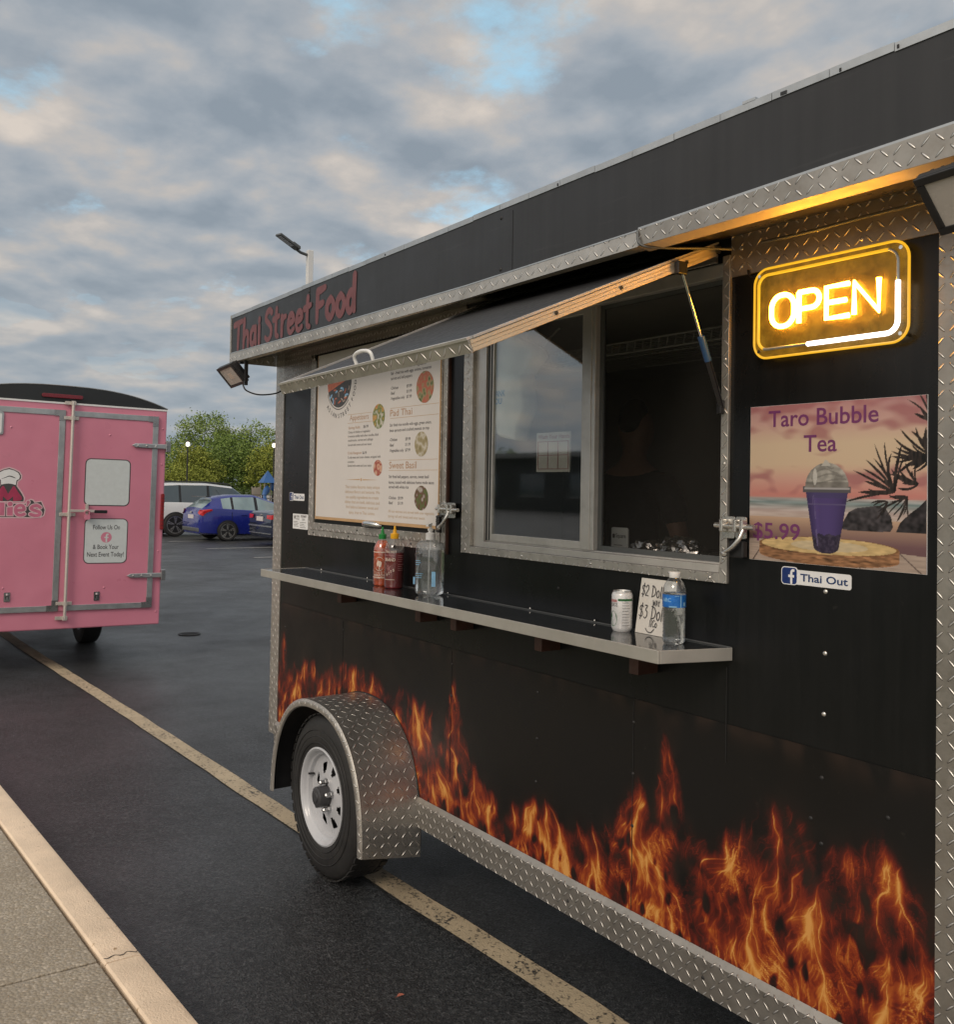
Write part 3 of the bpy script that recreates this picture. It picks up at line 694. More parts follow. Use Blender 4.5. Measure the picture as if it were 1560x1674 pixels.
def flame_rgb(x0=-5.035,x1=-1.218,z0=.392,z1=1.06,dx=.0025,seed=5):
    rng=np.random.default_rng(seed)
    W=int((x1-x0)/dx)+1;H=int((z1-z0)/dx)+1
    def fld(lx,lz,seed):   # smooth random field, feature size lx,lz metres
        g=np.random.default_rng(seed).standard_normal((H,W))
        kx=np.fft.fftfreq(W,dx)[None,:];kz=np.fft.fftfreq(H,dx)[:,None]
        F=np.fft.fft2(g)*np.exp(-2*((kx*lx)**2+(kz*lz)**2))
        r=np.real(np.fft.ifft2(F));return r/r.std()
    def blur(a,lx,lz):
        kx=np.fft.fftfreq(W,dx)[None,:];kz=np.fft.fftfreq(H,dx)[:,None]
        return np.real(np.fft.ifft2(np.fft.fft2(a)*np.exp(-2*((kx*lx)**2+(kz*lz)**2)*np.pi)))
    xs=x0+np.arange(W)*dx; zs=z0+np.arange(H)*dx
    X,Z=np.meshgrid(xs,zs)
    env=np.interp(xs,[p[0] for p in FL],[p[1] for p in FL])
    # lateral velocity
    V=.95*fld(.10,.14,seed+1)+.70*fld(.035,.05,seed+2)+.40*fld(.015,.02,seed+8)
    D=fld(.09,.13,seed+3)          # density of flame
    acc=np.zeros((H,W)); acc2=np.zeros((H,W))
    N=12000
    px=rng.uniform(x0,x1,N); e=np.interp(px,xs,env)
    pz=z0-.12+(e-z0+.06)*rng.uniform(0,1,N)**1.15
    L=(.06+.20*rng.uniform(0,1,N)**2)
    for k,(tx,tz,th) in enumerate(((-4.965,.60,.012),(-3.235,.66,.016),(-2.085,.62,.020),(-2.20,.56,.03),(-1.60,.62,.03),(-1.36,.62,.03),(-4.27,.66,.014),(-4.62,.60,.012),(-3.67,.62,.016))):
        i0=k*120;i1=i0+120;px[i0:i1]=tx+rng.normal(0,th,120);pz[i0:i1]=tz+rng.uniform(-.10,.24,120);L[i0:i1]=rng.uniform(.08,.20,120)
    tw=.35+.65*rng.uniform(0,1,N); thick=rng.uniform(0,1,N)<.25
    S=70
    for s in range(S):
        t=s/(S-1)
        i=((px-x0)/dx);j=((pz-z0)/dx)
        ii=np.clip(i.astype(int),0,W-2);jj=np.clip(j.astype(int),0,H-2)
        v=V[jj,ii]
        px=px+v*.42*L/S; pz=pz+L/S*(1-.25*np.abs(v).clip(0,2))
        e=np.interp(px,xs,env)
        w=tw*np.sin(np.pi*t)**.8*np.clip((e-pz)/.05+.35,0,1)
        w=w*(.25+1.1*np.clip(.62+.55*D[jj,ii],0,1))
        ok=(i>=0)&(i<W-1)&(j>=0)&(j<H-1)
        fi=i-ii;fj=j-jj
        for (a,b,c) in ((0,0,(1-fi)*(1-fj)),(1,0,fi*(1-fj)),(0,1,(1-fi)*fj),(1,1,fi*fj)):
            np.add.at(acc,((jj+b)[ok],(ii+a)[ok]),(w*c)[ok])
    acc/=acc.mean()
    body=blur(acc,.010,.016); soft=blur(acc,.03,.05)
    fil=np.clip(acc-blur(acc,.005,.008)*.8,0,None)
    hn=np.clip((env[None,:]-Z)/(env[None,:]-z0+.02),0,1)   # 1 at the base, 0 at the tip
    # curled sheets: ridges of a stretched field, folded sideways more and more with height
    wx=V*.020*(.5+1.0*(1-hn))+fld(.05,.06,seed+20)*.014+fld(.016,.022,seed+30)*.006; wz=fld(.05,.05,seed+21)*.022
    def samp(F,ax,az):
        ii=np.clip(((X-x0+ax)/dx),0,W-2);jj=np.clip(((Z-z0+az)/dx),0,H-2);a=ii.astype(int);b=jj.astype(int);u=ii-a;v=jj-b
        return F[b,a]*(1-u)*(1-v)+F[b,a+1]*u*(1-v)+F[b+1,a]*(1-u)*v+F[b+1,a+1]*u*v
    f1=samp(fld(.016,.040,seed+22),wx,wz); f2=samp(fld(.0085,.021,seed+23),wx*1.3,wz*1.2)
    r1=np.exp(-(f1/.13)**2); r2=np.exp(-(f2/.17)**2)
    amp=np.clip(fld(.05,.08,seed+24)*.6+.55,0,1.6)
    sheet=np.clip(f1*.5+.5,0,1)**1.5
    inside=np.clip((env[None,:]+.015-Z+.03*fld(.02,.05,seed+25)*(1-hn*.5))/.05,0,1)*np.clip(.25+.9*blur(acc,.016,.03),0,1)
    hot=fld(.13,.10,seed+4)*.5+fld(.04,.05,seed+6)*.35
    base=.17*body+.24*soft*(.5+.5*hn)+.46*sheet*inside*(.45+.55*hn)+.10*inside*(.4+.6*hn)
    line=.24*fil+.62*r1*amp*inside+.34*r2*amp*inside*hn
    heat=(base*(.55+.45*hn)+line*(.35+.65*hn**.7))*(.70+.44*np.clip(hot,-1.3,2.2))*np.interp(xs,[-5.,-3.,-2.4,-1.2],[1.,1.,1.,1.08])[None,:]
    holes=np.clip((fld(.035,.07,seed+7)-1.0)*1.2,0,1)*np.clip(hn*3,0,1)
    heat=heat*(1-.9*holes)
    smoke=blur(np.clip(env[None,:]+.05-Z,0,1)*6,.05,.07).clip(0,1)
    h=heat.clip(0,3)*np.clip((env[None,:]+.07-Z)/.04,0,1)*np.clip((1.045-Z)/.03,0,1)
    st=[0,.06,.16,.34,.60,.95,1.35,2.0]
    R=[.0088,.0135,.050,.118,.21,.33,.46,.60]
    G=[.0082,.0085,.0112,.0165,.031,.073,.163,.29]
    B=[.0078,.0078,.0088,.0098,.0115,.0155,.030,.078]
    rgb=np.stack([np.interp(h,st,c) for c in (R,G,B)],-1)
    sm=(smoke*np.clip(.5+.5*fld(.06,.10,seed+9),0,1))[...,None]*np.exp(-h*6)[...,None]
    rgb=rgb+sm*np.array([.016,.0085,.0055])
    return xs,zs,rgb.astype(np.float32)

fx, fz, frgb = flame_rgb()
attr_grid('flame_graphic', 'flame', fx, fz, frgb, -.0025, T)
sm_ = MB()
for i, (x, z0_, z1_) in enumerate(((-4.25, .62, 1.05), (-3.27, .52, 1.05), (-2.214, .40, 1.05), (-1.84, .95, 1.22))):
    sm_.box((x-.0009, -.0042, z0_), (x+.0009, -.0027, z1_))
sm_.build('panel_seam', 'dark_steel', T)

def screw(x, y, z, r=.006, mat='dark_steel'):
    m = MB(); m.lathe([(r, 0), (r*.85, -.0018), (r*.4, -.0030), (.0005, -.0032)], (x, y, z), 10, 'y'); return m.build('screw', mat, T, smooth=R(60), fixn=False)
for x, z in ((-1.521, 1.466), (-1.521, 1.307), (-1.523, 1.151)): screw(x, 0, z, .0065, 'zinc')
for x, z in ((-1.525, .988), (-2.705, .988), (-2.704, .823), (-2.707, .669), (-2.214, .985), (-2.214, .823), (-1.557, .876), (-3.268, .998), (-4.249, 1.005), (-2.214, .66), (-3.268, .87), (-4.95, .93), (-4.95, .80), (-1.525, .82), (-1.34, .94)): screw(x, -.0027, z)
for x, z in ((-4.95, 2.09), (-4.95, 1.84), (-4.95, 1.73), (-4.95, 1.45), (-2.6, 1.37), (-3.29, 1.40)): screw(x, 0, z, .006)

# tread-plate trim
m = MB(); m.box((-5.147, -.006, .315), (-5.035, -.0005, 2.4525)); m.box((-5.147, -.0005, .315), (-5.1405, .12, 2.46)); m.build('corner_trim', 'tread', T)
m = MB(); m.box((-1.219, -.006, .28), (-1.094, -.0005, 2.333)); m.box((-1.0995, -.0005, .28), (-1.094, .12, 2.42)); m.build('corner_trim', 'tread_mid', T)
m = MB(); m.box((-5.0345, -.020, .277), (-1.2195, -.015, .377)); m.prism_axis([(-.020, .3775), (-.0155, .3775), (-.0025, .3935), (-.0045, .3960)], -5.0345, -1.2195, 0); m.build('bottom_trim', 'tread_mid', T)
m = MB(); m.box((-5.034, -.0065, 2.255), (-4.672, -.0005, 2.452)); m.build('upper_trim', 'tread_dark', T)
m = MB(); m.box((-4.6715, -.0075, 2.402), (-3.20, -.0005, 2.452)); m.build('upper_trim', 'tread_dark', T)
m = MB(); m.box((-1.838, -.0065, 2.335), (-1.094, -.0005, 2.452)); m.build('upper_trim', 'tread_mid', T)
for x, z in ((-1.80, 2.36), (-1.80, 2.41), (-1.42, 2.36), (-1.25, 2.41), (-1.55, 2.41)): screw(x, -.0065, z, .005, 'zinc')
for x, z in ((-1.155, 1.66), (-1.15, 1.0), (-1.155, 2.1), (-1.15, .62)): screw(x, -.006, z, .007, 'zinc')
for x in (-3.2, -2.5, -1.9, -1.5): screw(x, -.020, .325, .006, 'dark_steel')

# fascia and overhang
FY = -.275
m = MB(); top = lambda x: 2.648+.0085*(x+5.165)
bot = [(-5.165, 2.437), (-4.0, 2.431), (-2.8, 2.430), (-1.93, 2.443), (-1.0, 2.470)]
poly = [(-5.150, 2.437)]+bot[1:]+[(-1.0, top(-1.0)), (-5.150, top(-5.150))]
m.prism(poly, FY, FY+.02); fas = m.build('fascia', 'fascia', T)
m = MB(); m.prism([(-5.167, 2.39), (-5.1505, 2.39), (-5.1505, top(-5.15)+.004), (-5.167, top(-5.167)+.004)], FY-.004, FY+.03)
m.box((-5.167, FY+.03, 2.39), (-5.16, 0, 2.65)); m.build('fascia_end_trim', 'tread', fas)
m = MB(); X = [-5.1665+i*.16 for i in range(27)]; rn = random.Random(4)
for a, b in zip(X[:-1], X[1:]):
    d = rn.uniform(-.0015, .0015)
    m.prism([(a+.001, top(a)-.013+d), (b-.0005, top(b)-.013+d), (b-.0005, top(b)+.006+d), (a+.001, top(a)+.006+d)], FY-.003, FY+.06)
m.box((-1.575, FY-.004, top(-1.55)+.006), (-1.535, FY+.03, top(-1.55)+.013))
m.build('roof_edge_trim', 'galv', fas)
m = MB()
for x in (-1.46, -1.30, -1.16, -2.3, -3.4): m.box((x, FY-.0045, top(x)-.010), (x+.018 if x == -1.46 else x+.005, FY-.003, top(x)-.002))
m.build('sealant_spot', 'black_plastic', fas)
m = MB()
for x in (-4.125, -1.935-.6, ): m.box((x, FY-.0012, 2.443), (x+.0022, FY-.0003, 2.642))
m.build('fascia_joint', 'black_plastic', fas)
for x, z in ((-4.135, 2.625), (-4.135, 2.545), (-4.135, 2.455), (-2.6, 2.63), (-2.6, 2.455)):
    m = MB(); m.lathe([(.007, 0), (.005, -.002), (.0005, -.003)], (x, FY-.0004, z), 10, 'y'); m.build('fascia_screw', 'dark_steel', fas, fixn=False)
lowL = [(-5.149, 2.388), (-4.0, 2.387), (-2.8, 2.386), (-1.935, 2.400)]; upL = [(-1.935, 2.4425), (-2.8, 2.4295), (-4.0, 2.4305), (-5.149, 2.4365)]
m = MB(); m.prism(lowL+upL, FY-.006, FY-.001); m.build('fascia_trim', 'tread', fas)
lowR = [(-1.932, 2.400), (-1.5, 2.401), (-1.0, 2.404)]; upR = [(-1.0, 2.4695), (-1.5, 2.456), (-1.932, 2.446)]
m = MB(); m.prism(lowR+upR, FY-.012, FY-.006); m.build('fascia_trim', 'tread_mid', fas)
m = MB(); m.prism([(-1.932, 2.446), (-1.0, 2.4695), (-1.0, 2.4755), (-1.932, 2.452)], FY-.010, FY-.0005); m.prism([(-5.149, 2.4370), (-4.0, 2.4310), (-2.8, 2.4300), (-1.935, 2.4430), (-1.935, 2.4475), (-2.8, 2.4345), (-4.0, 2.4355), (-5.149, 2.4415)], FY-.007, FY-.0005)
m.build('trim_lip', 'galv', fas)
m = MB()   # bottom flange turned back under the strip, and the soffit behind it
m.add([(-5.149, FY-.006, 2.3872), (-1.935, FY-.006, 2.3985), (-1.935, FY+.035, 2.3985), (-5.149, FY+.035, 2.3872)], [(0, 1, 2, 3)])
m.add([(-1.932, FY-.012, 2.3990), (-1.0, FY-.012, 2.4030), (-1.0, FY+.035, 2.396), (-1.932, FY+.035, 2.392)], [(0, 1, 2, 3)])
m.build('fascia_flange', 'alu_ribbed', fas, fixn=False)
m = MB(); m.prism_axis([(FY+.0355, 2.405), (-.0005, 2.4525), (-.0005, 2.47), (FY+.0355, 2.47)], -5.149, -1.0, 0); m.build('soffit', 'soffit', T)
m = MB(); m.box((-5.159, FY+.03, 2.4705), (-1.0, -.0005, 2.60)); m.build('overhang_box', 'roof_black', T)

# Thai Street Food: brushed letters, strokes with round ends
GL = {'T': (.56, [[(.0, .93), (.28, .96), (.56, 1.)], [(.31, .97), (.29, .5), (.27, .02)]]),
 'h': (.46, [[(.10, 1.0), (.07, .5), (.06, .02)], [(.07, .30), (.20, .52), (.34, .50), (.37, .30), (.38, .02)]]),
 'a': (.46, [[(.36, .52), (.20, .60), (.06, .42), (.06, .16), (.18, .03), (.30, .16), (.35, .40)], [(.37, .60), (.36, .30), (.40, .02)]]),
 'i': (.22, [[(.10, .60), (.10, .02)], [(.11, .80), (.115, .84)]]),
 'S': (.52, [[(.46, .90), (.30, 1.0), (.10, .90), (.08, .70), (.30, .52), (.44, .34), (.40, .10), (.20, .0), (.03, .10)]]),
 't': (.46, [[(.22, .95), (.19, .5), (.20, .10), (.34, .02)], [(.02, .62), (.20, .65), (.40, .69)]]),
 'r': (.40, [[(.08, .62), (.07, .02)], [(.08, .36), (.17, .56), (.34, .60)]]),
 'e': (.46, [[(.08, .30), (.24, .33), (.38, .40), (.32, .57), (.16, .58), (.05, .36), (.08, .10), (.22, .01), (.40, .10)]]),
 'F': (.54, [[(.10, .98), (.08, .5), (.07, .02)], [(.10, .97), (.30, .99), (.52, 1.03)], [(.09, .50), (.26, .53), (.42, .56)]]),
 'o': (.50, [[(.24, .60), (.08, .46), (.06, .18), (.22, .02), (.38, .14), (.42, .40), (.30, .58), (.20, .60)]]),
 'd': (.48, [[(.40, 1.06), (.38, .5), (.40, .02)], [(.36, .46), (.22, .60), (.07, .42), (.06, .16), (.18, .02), (.31, .12), (.36, .30)]]),
 '$': (.55, [[(.46, .78), (.30, .88), (.10, .78), (.12, .58), (.40, .42), (.46, .22), (.28, .06), (.04, .16)], [(.33, 1.04), (.22, -.10)]]),
 '2': (.5, [[(.04, .74), (.16, .92), (.36, .86), (.38, .62), (.20, .34), (.02, .06), (.20, .06), (.44, .04)]]),
 '3': (.5, [[(.06, .92), (.36, .90), (.20, .62), (.40, .46), (.40, .18), (.22, .0), (.02, .10)]]),
 'D': (.62, [[(.10, .95), (.08, .02)], [(.0, .92), (.34, .84), (.54, .52), (.42, .16), (.04, .02)]]),
 'l': (.2, [[(.09, .95), (.08, .0)]]), '1': (.24, [[(.10, .92), (.08, .0)]]),
 'W': (.7, [[(.02, .9), (.16, .05), (.32, .7), (.46, .05), (.64, .92)]]), 'A': (.6, [[(.04, .02), (.28, .95), (.50, .02)], [(.12, .36), (.42, .38)]]),
 'C': (.52, [[(.46, .84), (.26, .94), (.06, .60), (.12, .16), (.34, .04), (.48, .16)]]), ' ': (.3, [])}
def brush(mb, txt, x, z, h, wd, y, xs=1., fix=None, slope=0., m=0, seg=7, yst=.00025):
    tot = sum(GL[c][0]+.06 for c in txt); k = (fix/(tot*h)) if fix else xs; cx = x; n = 0
    for c in txt:
        adv, S = GL[c]
        for s_ in S:
            P = sm(s_, seg) if len(s_) > 2 else [Vector(q) for q in s_]
            L = len(P)
            ww = [wd*(.86+.22*math.sin(1.3+2.2*i/L)) for i in range(L)]
            mb.ribbon([(cx+p.x*h*k, z+p.y*h+slope*(cx-x+p.x*h*k)) for p in P], ww, y-(n % 9)*yst, m, yg=.00001); n += 1
        cx += (adv+.06)*h*k
    return mb
m = MB()
brush(m, 'Thai', -5.105, 2.450, .150, .034, FY-.0010, fix=.40)
brush(m, 'Street', -4.665, 2.455, .150, .032, FY-.0010, fix=.58)
brush(m, 'Food', -4.055, 2.468, .145, .036, FY-.0010, fix=.415)
m.build('lettering', 'letter_red', fas, fixn=False)

# service window
m = MB(); m.box((-3.205, -.012, 1.457), (-3.148, -.0005, 2.40)); m.box((-3.148, -.012, 1.486), (-3.1405, .030, 2.385))
m.box((-3.1475, -.012, 1.457), (-1.865, -.0005, 1.4845)); m.box((-1.8645, -.012, 1.457), (-1.838, -.0005, 2.40))
win = m.build('window', 'tread', T, bevel=.0012)
m = MB(); y0, y1 = .004, .044
m.box((-3.140, y0, 1.4845), (-3.070, y1, 2.3849)); m.box((-1.878, y0, 1.4845), (-1.8655, y1, 2.3849)); m.box((-3.0695, y0, 2.345), (-1.8785, y1, 2.3849))
m.box((-3.0695, y0-.002, 1.4845), (-1.8785, y1, 1.507)); m.box((-3.0695, y0+.012, 1.5075), (-1.8785, y1-.002, 1.513)); m.box((-2.452, .010, 1.5135), (-2.434, .042, 2.3445))
m.build('window_frame', 'alu_white', win, bevel=.0012)
m = MB(); ya, yb = .012, .026
m.box((-3.069, ya, 1.5135), (-3.030, yb, 2.344)); m.box((-2.500, ya-.004, 1.5135), (-2.4525, yb, 2.344)); m.box((-3.0295, ya, 1.5135), (-2.5005, yb, 1.540)); m.box((-3.0295, ya, 2.325), (-2.5005, yb, 2.344))
m.build('sash', 'alu_white', win, bevel=.001)
m = MB(); m.box((-3.0295, .0175, 1.5405), (-2.5005, .0205, 2.3245)); m.build('pane', 'glass', win)
m = MB(); m.box((-3.045, .0095, 1.5135), (-3.040, .0118, 2.344)); m.box((-3.063, .0095, 1.5135), (-3.056, .0118, 2.344)); m.build('weather_strip', 'black_plastic', win)
m = MB(); m.box((-2.4335, .030, 1.5135), (-2.415, .040, 2.344)); m.box((-1.8945, .030, 1.5135), (-1.8785, .040, 2.344)); m.box((-2.4145, .030, 1.5135), (-1.895, .040, 1.530)); m.box((-2.4145, .030, 2.330), (-1.895, .040, 2.344)); m.build('screen_frame', 'lamp_grey', win)
m = MB(); m.add([(-2.4145, .035, 1.5305), (-1.895, .035, 1.5305), (-1.895, .035, 2.3295), (-2.4145, .035, 2.3295)], [(0, 1, 2, 3)]); m.build('insect_screen', 'screen', win, fixn=False)
for x, z in ((-3.175, 1.47), (-2.8, 1.47), (-2.42, 1.471), (-2.06, 1.471), (-1.90, 1.470), (-1.851, 1.53), (-1.851, 1.80), (-1.851, 2.1)): screw(x, -.012, z, .0055, 'zinc')

# awning: the window hatch, hinged at its top and propped open
hz, hy = 2.408, -.012; fz_, fy_ = 2.040, -.881
ax0, ax1 = -2.995, -1.873
d = Vector((0, fy_-hy, fz_-hz)).normalized(); nrm = Vector((0, d.z, -d.y)) if False else Vector((0, -d.z, d.y))
if nrm.z < 0: nrm = -nrm
Ls = math.hypot(fy_-hy, fz_-hz)
def A(x, s_, h): p = Vector((x, hy, hz))+d*s_+nrm*h; return (p.x, p.y, p.z-.020*(ax1-x)/(ax1-ax0)*s_/Ls)
def abox(mb, x0, x1, s0, s1, h0, h1, m=0):
    vs_ = [A(x, s_, h) for h in (h0, h1) for x, s_ in ((x0, s0), (x1, s0), (x1, s1), (x0, s1))]
    return mb.add(vs_, [(0,3,2,1),(4,5,6,7),(0,1,5,4),(1,2,6,5),(2,3,7,6),(3,0,4,7)], m)
TH = .034
m = MB(); abox(m, ax0+.006, ax1-.006, .0, Ls-.006, .004, TH-.004); aw = m.build('awning', 'black_plastic', T)
m = MB(); abox(m, ax0-.001, ax1+.001, Ls-.0055, Ls, -.002, TH-.004); m.build('awning_front_trim', 'tread', aw)
m = MB(); abox(m, ax0-.002, ax1+.002, Ls-.016, Ls+.003, TH-.0038, TH+.0025); abox(m, ax0-.002, ax0+.012, .0, Ls-.0165, TH-.0038, TH+.002); abox(m, ax1-.010, ax1+.005, .0, Ls-.0165, TH-.0038, TH+.002)
m.build('awning_edge_lip', 'alu_white', aw)
m = MB()
for k in range(3): abox(m, ax1-.0055, ax1+.0035-.0012*(k == 1), .02, Ls-.006, .0005+k*.0095, .0088+k*.0095)
abox(m, ax1-.0055, ax1+.0005, .02, Ls-.006, -.001, .029)
abox(m, ax0-.0045, ax0+.0055, .02, Ls-.006, .0005, .029); m.build('awning_side_trim', 'alu_ribbed', aw)
for s_ in (.15, .42, .66):
    p = A(ax1+.0035, s_, .0145); mm = MB(); mm.cyl(p, (p[0]+.003, p[1], p[2]), .005, n=10); mm.build('screw', 'dark_steel', aw)
m = MB(); hp = [A(x, Ls-.02, TH+h) for x, h in ((-2.470, .0), (-2.470, .020), (-2.455, .030), (-2.42, .034), (-2.385, .030), (-2.370, .020), (-2.370, .0))]
m.tube(sm(hp, 5), .0055, 8); m.build('awning_handle', 'white_plastic', aw, smooth=R(60))
m = MB(); m.box((-3.19, -.030, 2.412), (-1.875, -.0078, 2.432)); m.box((-3.19, -.020, 2.385), (-1.885, -.0078, 2.412)); m.build('awning_hinge', 'tread_dark', T)
# gas struts: body, rod and grip, one at each end
for x, nm in ((-1.866, 0),):
    b0 = Vector((x-.002 if nm == 0 else x, -.020, 1.962)); b1 = Vector(A(x, .195, .004))
    if nm == 0: b1.x += .012; b0.x += .012
    v = b1-b0; st_ = MB(); st_.cyl(b0, b0+v*.50, .0085, n=14); gs = st_.build('gas_strut', 'black_gloss', T, smooth=R(50))
    q = MB(); q.cyl(b0+v*.50, b0+v*.97, .0038, n=10); q.build('strut_rod', 'chrome', gs, smooth=R(50))
    q = MB(); q.cyl(b0+v*.34, b0+v*.52, .0105, n=14); q.build('strut_grip', 'blue_grip', gs, smooth=R(50))
    q = MB(); q.box((b1.x-.010, b1.y-.018, b1.z-.016), (b1.x+.007, b1.y+.018, b1.z+.020)); q.build('strut_bracket', 'black_plastic', gs, bevel=.003)
    q = MB(); q.box((b0.x-.010, -.030, b0.z-.02), (b0.x+.006, -.0125, b0.z+.02)); q.build('strut_bracket', 'black_plastic', gs, bevel=.003)

# menu hatch
m = MB(); frame4(m, -4.668, 1.452, -3.327, 2.4015, .032, -.011, -.0005, top=False); hat = m.build('menu_hatch', 'tread', T, bevel=.001)
m = MB(); frame4(m, -4.634, 1.4845, -3.361, 2.4015, .036, -.016, -.0005, top=False); m.build('hatch_trim', 'tread', hat, bevel=.001)
m = MB(); m.box((-4.5975, -.006, 1.521), (-3.3975, -.0005, 2.40)); m.build('hatch_panel', 'black', hat)
m = MB(); hp = [(-4.022, -.006, 1.5335), (-4.005, -.028, 1.538), (-3.95, -.034, 1.541), (-3.895, -.028, 1.538), (-3.874, -.006, 1.5335)]
m.tube(sm(hp, 6), [.010+.004*math.sin(math.pi*i/24) for i in range(25)], 10); m.build('hatch_handle', 'chrome', hat, smooth=R(60))
for x in (-4.5, -4.1, -3.75, -3.45): screw(x, -.016, 1.502, .0055, 'dark_steel')
for x in (-4.6, -4.2, -3.6): screw(x, -.011, 1.4675, .0055, 'dark_steel')
def latch(x0, z0, L_):
    m = MB(); m.rrect(x0, z0, x0+.046, z0+.062, .006, -.018, -.0135); m.rrect(x0+.049, z0, x0+L_*.92, z0+.062, .006, -.018, -.0135); lt = m.build('barrel_bolt', 'zinc', T, bevel=.0008)
    q = MB(); q.cyl((x0-.014, -.030, z0+.036), (x0+L_+.03, -.030, z0+.034), .0075, n=14); q.lathe([(.0085, 0), (.011, -.004), (.0085, -.008)], (x0+.02, -.020, z0+.036), 12, 'y'); q.build('bolt_rod', 'zinc', lt, smooth=R(50))
    q = MB()
    for xx in (x0+.008, x0+L_*.6, x0+L_*.85): q.box((xx, -.041, z0+.018), (xx+.012, -.0185, z0+.054))
    q.build('bolt_guide', 'zinc', lt, bevel=.003)
    q = MB(); q.tube(sm([(x0+.088, -.034, z0+.026), (x0+.084, -.046, z0+.0), (x0+.066, -.05, z0-.022), (x0+.038, -.048, z0-.038)], 6), .0065, 10); q.lathe([(.001, -.006), (.010, -.004), (.012, 0), (.010, .004), (.001, .006)], (x0+.034, -.048, z0-.042), 12, 'y'); q.build('bolt_lever', 'zinc', lt, smooth=R(60))
    return lt
la = latch(-1.851, 1.588, .094); q = MB(); q.box((-1.812, -.034, 1.535), (-1.762, -.014, 1.582)); q.build('padlock', 'black_plastic', la, bevel=.004)
la = latch(-3.352, 1.592, .118)
q = MB(); q.tube([(-3.345+.010*math.cos(a*1.1), -.030+.010*math.sin(a*1.1), 1.60-.0009*a*1.3) for a in range(60)], .0042, 6); q.build('coiled_tether', 'black_plastic', la, smooth=R(60))
m = MB(); m.box((-3.318, -.013, 1.44), (-3.3135, -.0005, 2.36)); m.build('hatch_hinge', 'wood', hat)

# shelf
sx0, sx1, sz, sd_ = -4.700, -1.885, 1.276, -.228
def shx(mb):
    out = []
    for x, y, z in mb.v:
        t_ = (sx1-x)/(sx1-sx0); k_ = 1+y/.228
        out.append((x+(.066*k_ if x > -2.2 else 0.), y*(1+.10*min(1, max(0, t_))), z))
    mb.v = out; return mb
m = MB(); m.box((sx0+.004, sd_+.004, sz-.030), (sx1-.004, -.003, sz)); sh = shx(m).build('shelf', 'shelf_top', T, bevel=.0015)
m = MB(); m.box((sx0, sd_-.004, sz-.035), (sx1, sd_+.0035, sz+.002)); m.box((sx0, sd_+.004, sz-.035), (sx0+.0035, -.003, sz+.002)); m.box((sx1-.0035, sd_+.004, sz-.035), (sx1, -.003, sz+.002)); shx(m).build('shelf_edge', 'alu_edge', sh, bevel=.0015)
m = MB(); m.box((sx0+.004, -.008, sz+.0005), (sx1-.004, -.003, sz+.004)); shx(m).build('shelf_bead', 'lamp_grey', sh)
for x in (-4.11, -3.385, -3.115, -2.58, -2.11):
    m = MB(); m.box((x-.040, -.088, sz-.118), (x, -.0035, sz-.0365)); m.build('bracket', 'wood', sh, bevel=.002)
for x in (-4.5, -4.0, -3.3, -2.75, -2.4, -2.1): screw(x, -.008, sz+.007, .004, 'zinc')

# stickers
def badge(x0, z0, x1, z1, nm):
    h = z1-z0; m = MB(); m.rrect(x0+h*.72, z0+h*.05, x1, z1-h*.14, h*.14, -.0015, -.0005); bd = m.build('sticker', 'decal_white', T)
    q = MB(); q.rrect(x0, z0, x0+h*1.08, z1, h*.22, -.0022, -.0006); q.build('sticker_border', 'decal_white', bd)
    q = MB(); q.rrect(x0+h*.05, z0+h*.05, x0+h*1.03, z1-h*.05, h*.18, -.0026, -.0023); q.build('sticker_badge', 'fb_blue', bd)
    q = MB(); X = x0+h*.68
    q.ribbon(sm([(X+h*.20, z1-h*.20), (X+h*.06, z1-h*.20), (X, z1-h*.34), (X, z0+h*.42), (X, z0+h*.05)], 6), h*.14, -.0029, cap=False); q.add([(X-h*.20, -.0032, z0+h*.42), (X+h*.20, -.0032, z0+h*.42), (X+h*.18, -.0032, z0+h*.56), (X-h*.20, -.0032, z0+h*.56)], [(0, 1, 2, 3)])
    q.build('sticker_emblem', 'decal_white', bd, fixn=False)
    q = MB(); q.text('Thai Out', x0+h*1.25, z0+h*.27, h*.40, -.0019, width=(x1-x0)-h*1.45, bold=.02); q.build('sticker_lettering', 'navy', bd, fixn=False)
    return bd
badge(-1.657, 1.474, -1.445, 1.522, 0)
badge(-4.935, 1.627, -4.742, 1.674, 1)
m = MB(); m.box((-4.885, -.0016, 1.477), (-4.690, -.0005, 1.558)); pt = m.build('permit_sticker', 'decal_white', T)
q = MB(); q.text('MOBILE', -4.845, 1.540, .010, -.0020, width=.05); q.text('FOOD', -4.845, 1.526, .010, -.0020, width=.045); q.text('PERMIT', -4.78, 1.540, .012, -.0020, width=.075, bold=.02); q.text('2024', -4.765, 1.524, .011, -.0020, width=.035)
for k in range(4): q.box((-4.87, -.0020, 1.490+k*.008), (-4.81-.01*(k % 2), -.0018, 1.4925+k*.008)); q.box((-4.79, -.0020, 1.485+k*.009), (-4.715-.012*(k % 3), -.0018, 1.4875+k*.009))
q.disc(-4.860, 1.540, .010, .010, -.0020, 14); q.build('permit_print', 'ink_soft', pt, fixn=False)

